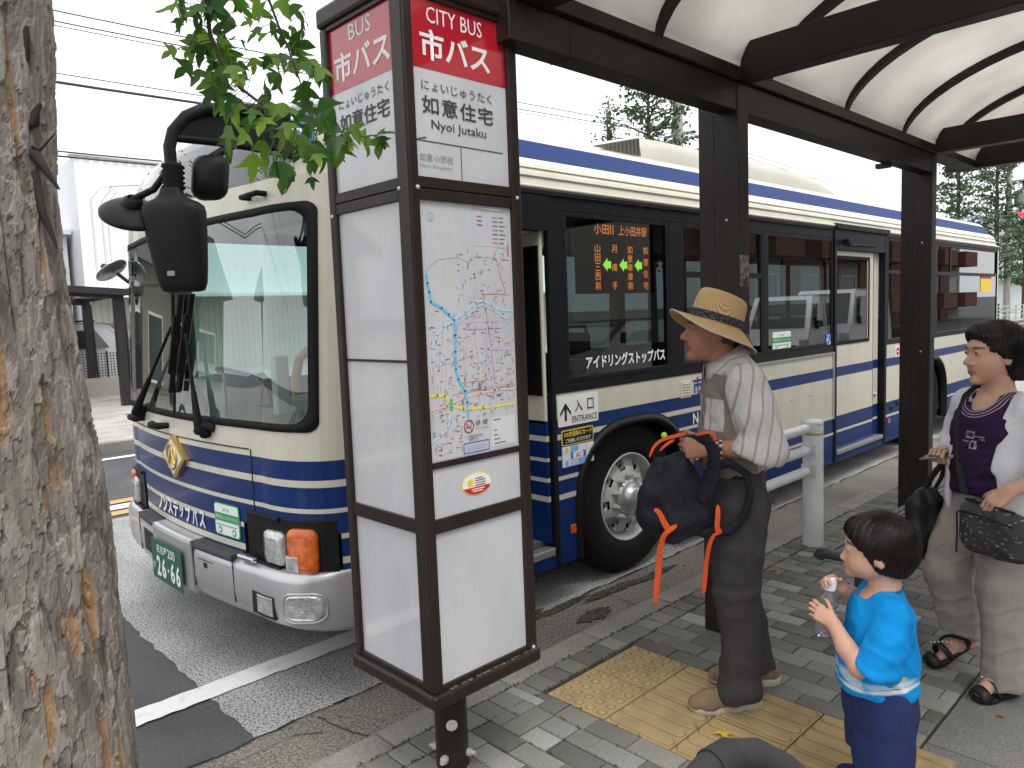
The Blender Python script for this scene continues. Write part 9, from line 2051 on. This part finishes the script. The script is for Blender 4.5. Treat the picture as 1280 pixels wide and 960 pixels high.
for y, m_ in ((9.90, mat('lens_off', (0.06, 0.07, 0.08), 0.2)), (9.50, MATS['lens_off']), (9.10, mat('lens_red', (0.6, 0.02, 0.04), 0.3, emit=(1.0, 0.05, 0.10), estr=1.6))):
    MB().lathe([(0.0, 0.02), (0.14, 0.012), (0.15, 0.0)], (51.34, y, 6.34), (-1, 0, 0), 20).build('lens', m_, hs_); MB().lathe([(0.16, 0.0), (0.165, 0.16)], (51.34, y, 6.34), (-1, 0, 0), 16, a0=-0.6 + PI, a1=PI * 2 + 0.6, ref=(0, 1, 0)).build('hood', sgm, hs_)
MB().box(49.45, 49.50, 10.6, 12.1, 5.9, 6.35).build('street_name_board', mat('board_blue_grey', (0.34, 0.42, 0.58), 0.5), sg)
for k in range(4): MB().box(49.44, 49.452, 10.85 + 0.3 * k, 11.02 + 0.3 * k, 6.0, 6.22).build('board_print', whitem, sg)
hse = thing('house', 'white gabled house with grey roof and pale green awning down the street', 'house', (78, 16, 0))
MB().prism([(13.6, 0), (19.5, 0), (19.5, 5.2), (16.4, 8.4), (13.6, 5.4)], (76, 0, 0), Y_, Z_, 10).build('wall', mat('house_white', (0.70, 0.69, 0.66), 0.8), hse)
for s in ((13.2, 5.0, 16.4, 8.5), (19.9, 4.85, 16.4, 8.5)): MB().prism([(s[0], s[1]), (s[2], s[3]), (s[2], s[3] + 0.2), (s[0], s[1] + 0.2)], (75.6, 0, 0), Y_, Z_, 10.8).build('roof', mat('house_roof', (0.16, 0.17, 0.19), 0.7), hse)
MB().box(74.6, 76, 13.6, 19.5, 2.9, 4.0).build('awning', mat('awning_green', (0.30, 0.50, 0.42), 0.7), hse)
for y in (14.4, 16.2): 
    w_ = MB().box(75.95, 76.02, y, y + 1.2, 4.5, 5.6).build('window', mat('house_pane', (0.25, 0.32, 0.36), 0.1), hse); frame(MB(), 0, 0, 0, 0, 0, 0, 0) if False else None
MB().box(75.9, 76.0, 14.2, 16.0, 0.3, 2.6).build('shopfront', mat('shop_pale', (0.62, 0.66, 0.68), 0.2), hse)
hf2 = thing('street_fence', 'pale green railing along the far pavement beyond the bus', 'fence', (60, 9.6, 0)); fg = mat('fence_pale_green', (0.42, 0.52, 0.47), 0.5)
for k in range(22): MB().box(45 + 2 * k - 0.04, 45 + 2 * k + 0.04, 9.56, 9.64, -0.02, 0.95).build('post', fg, hf2)
for z in (0.35, 0.62, 0.9): MB().box(45, 87, 9.58, 9.62, z - 0.03, z + 0.03).build('rail', fg, hf2)
# ================================================================== BEHIND THE CAMERA: what the bus windows mirror
brick = mat('red_brown_tile', (0.17, 0.058, 0.036), 0.7, col2=(0.13, 0.045, 0.03), scale=3); rend = mat('pale_render', (0.36, 0.34, 0.30), 0.8)
dpane = mat('window_dark', (0.04, 0.05, 0.06), 0.06); wfr = mat('window_frame_pale', (0.55, 0.56, 0.56), 0.5)
apt = thing('apartment_block', 'red-brown tiled apartment block with balconies, seen only as a reflection in the bus windows', 'building', (44, -17, 0))
MB().box(24, 66, -26, -14.6, -0.2, 14).build('wall', rend, apt)
for k in range(8):
    x = 25 + 5.1 * k; MB().box(x, x + 2.0, -14.6, -14.45, -0.1, 13.6).build('tile_pier', brick, apt)
    for j in range(4):
        z = 0.9 + 3.1 * j
        MB().box(x + 2.0, x + 5.1, -14.6, -13.3, z + 1.0 - 1.1, z + 1.0).build('balcony', brick, apt)
        w_ = frame(MB(), x + 2.5, x + 4.6, z + 0.2, z + 2.2, 0.07, -14.59, -14.52).build('window', wfr, apt); MB().box(x + 2.56, x + 4.54, -14.57, -14.56, z + 0.26, z + 2.14).build('pane', dpane, w_)
hs2 = thing('grey_house', 'dark roofed grey house across the forecourt, seen only as a reflection in the bus', 'house', (14, -14, 0))
MB().box(7, 16.3, -20, -12.4, -0.2, 5.6).build('wall', mat('house_grey', (0.24, 0.24, 0.24), 0.8), hs2); MB().prism([(-12.0, 5.5), (-16.2, 7.6), (-20.4, 5.5), (-20.4, 5.3), (-12.0, 5.3)], (6.5, 0, 0), Y_, Z_, 10.3).build('roof', mat('roof_dark', (0.05, 0.05, 0.055), 0.7), hs2)
for k in range(3):
    w_ = frame(MB(), 8 + 3 * k, 9.8 + 3 * k, 1.0, 2.8, 0.07, -12.42, -12.34).build('window', wfr, hs2); MB().box(8.06 + 3 * k, 9.74 + 3 * k, -12.40, -12.39, 1.06, 2.74).build('pane', mat('pane_teal', (0.12, 0.22, 0.22), 0.08), w_)
shp = thing('shop_building', 'low brown shop behind the photographer, seen only as a reflection', 'building', (-4, -13, 0))
MB().box(-14, 5, -20, -11.5, -0.2, 4.2).build('wall', mat('shop_brown', (0.14, 0.09, 0.07), 0.8), shp); MB().box(-14.2, 5.2, -20, -10.6, 3.2, 3.5).build('awning', mat('shop_awning', (0.10, 0.09, 0.09), 0.7), shp)
for k in range(5): w_ = frame(MB(), -13 + 3.5 * k, -10.2 + 3.5 * k, 0.3, 2.7, 0.08, -11.52, -11.42).build('window', wfr, shp); MB().box(-12.93 + 3.5 * k, -10.27 + 3.5 * k, -11.5, -11.49, 0.36, 2.64).build('pane', dpane, w_)
hdg = thing('hedge', 'clipped dark green hedge along the edge of the forecourt', 'hedge', (14, -6.2, 0)); hm_ = MB(); rh = random.Random(77)
MB().box(6, 13, -6.6, -6.2, -0.15, 0.55).box(20.5, 30, -6.6, -6.2, -0.15, 0.55).build('stems', mat('hedge_core', (0.02, 0.03, 0.012), 0.9), hdg)
for k in range(5000):
    x = rh.uniform(6, 13) if rh.random() < 0.45 else rh.uniform(20.5, 30); c = Vector((x, rh.uniform(-6.75, -6.05), rh.uniform(-0.1, 0.68))); u = Vector((rh.gauss(0, 1), rh.gauss(0, 1), rh.gauss(0, 1))).normalized(); v = u.cross(Vector((rh.gauss(0, 1), rh.gauss(0, 1), rh.gauss(0, 1)))).normalized(); s = rh.uniform(0.03, 0.06)
    hm_.add([c - u * s, c + v * s * .6, c + u * s, c - v * s * .6], [(0, 1, 2, 3)], rh.choice((0, 1)))
ho = hm_.build('foliage', leafc, hdg, recalc=False); ho['kind'] = 'stuff'
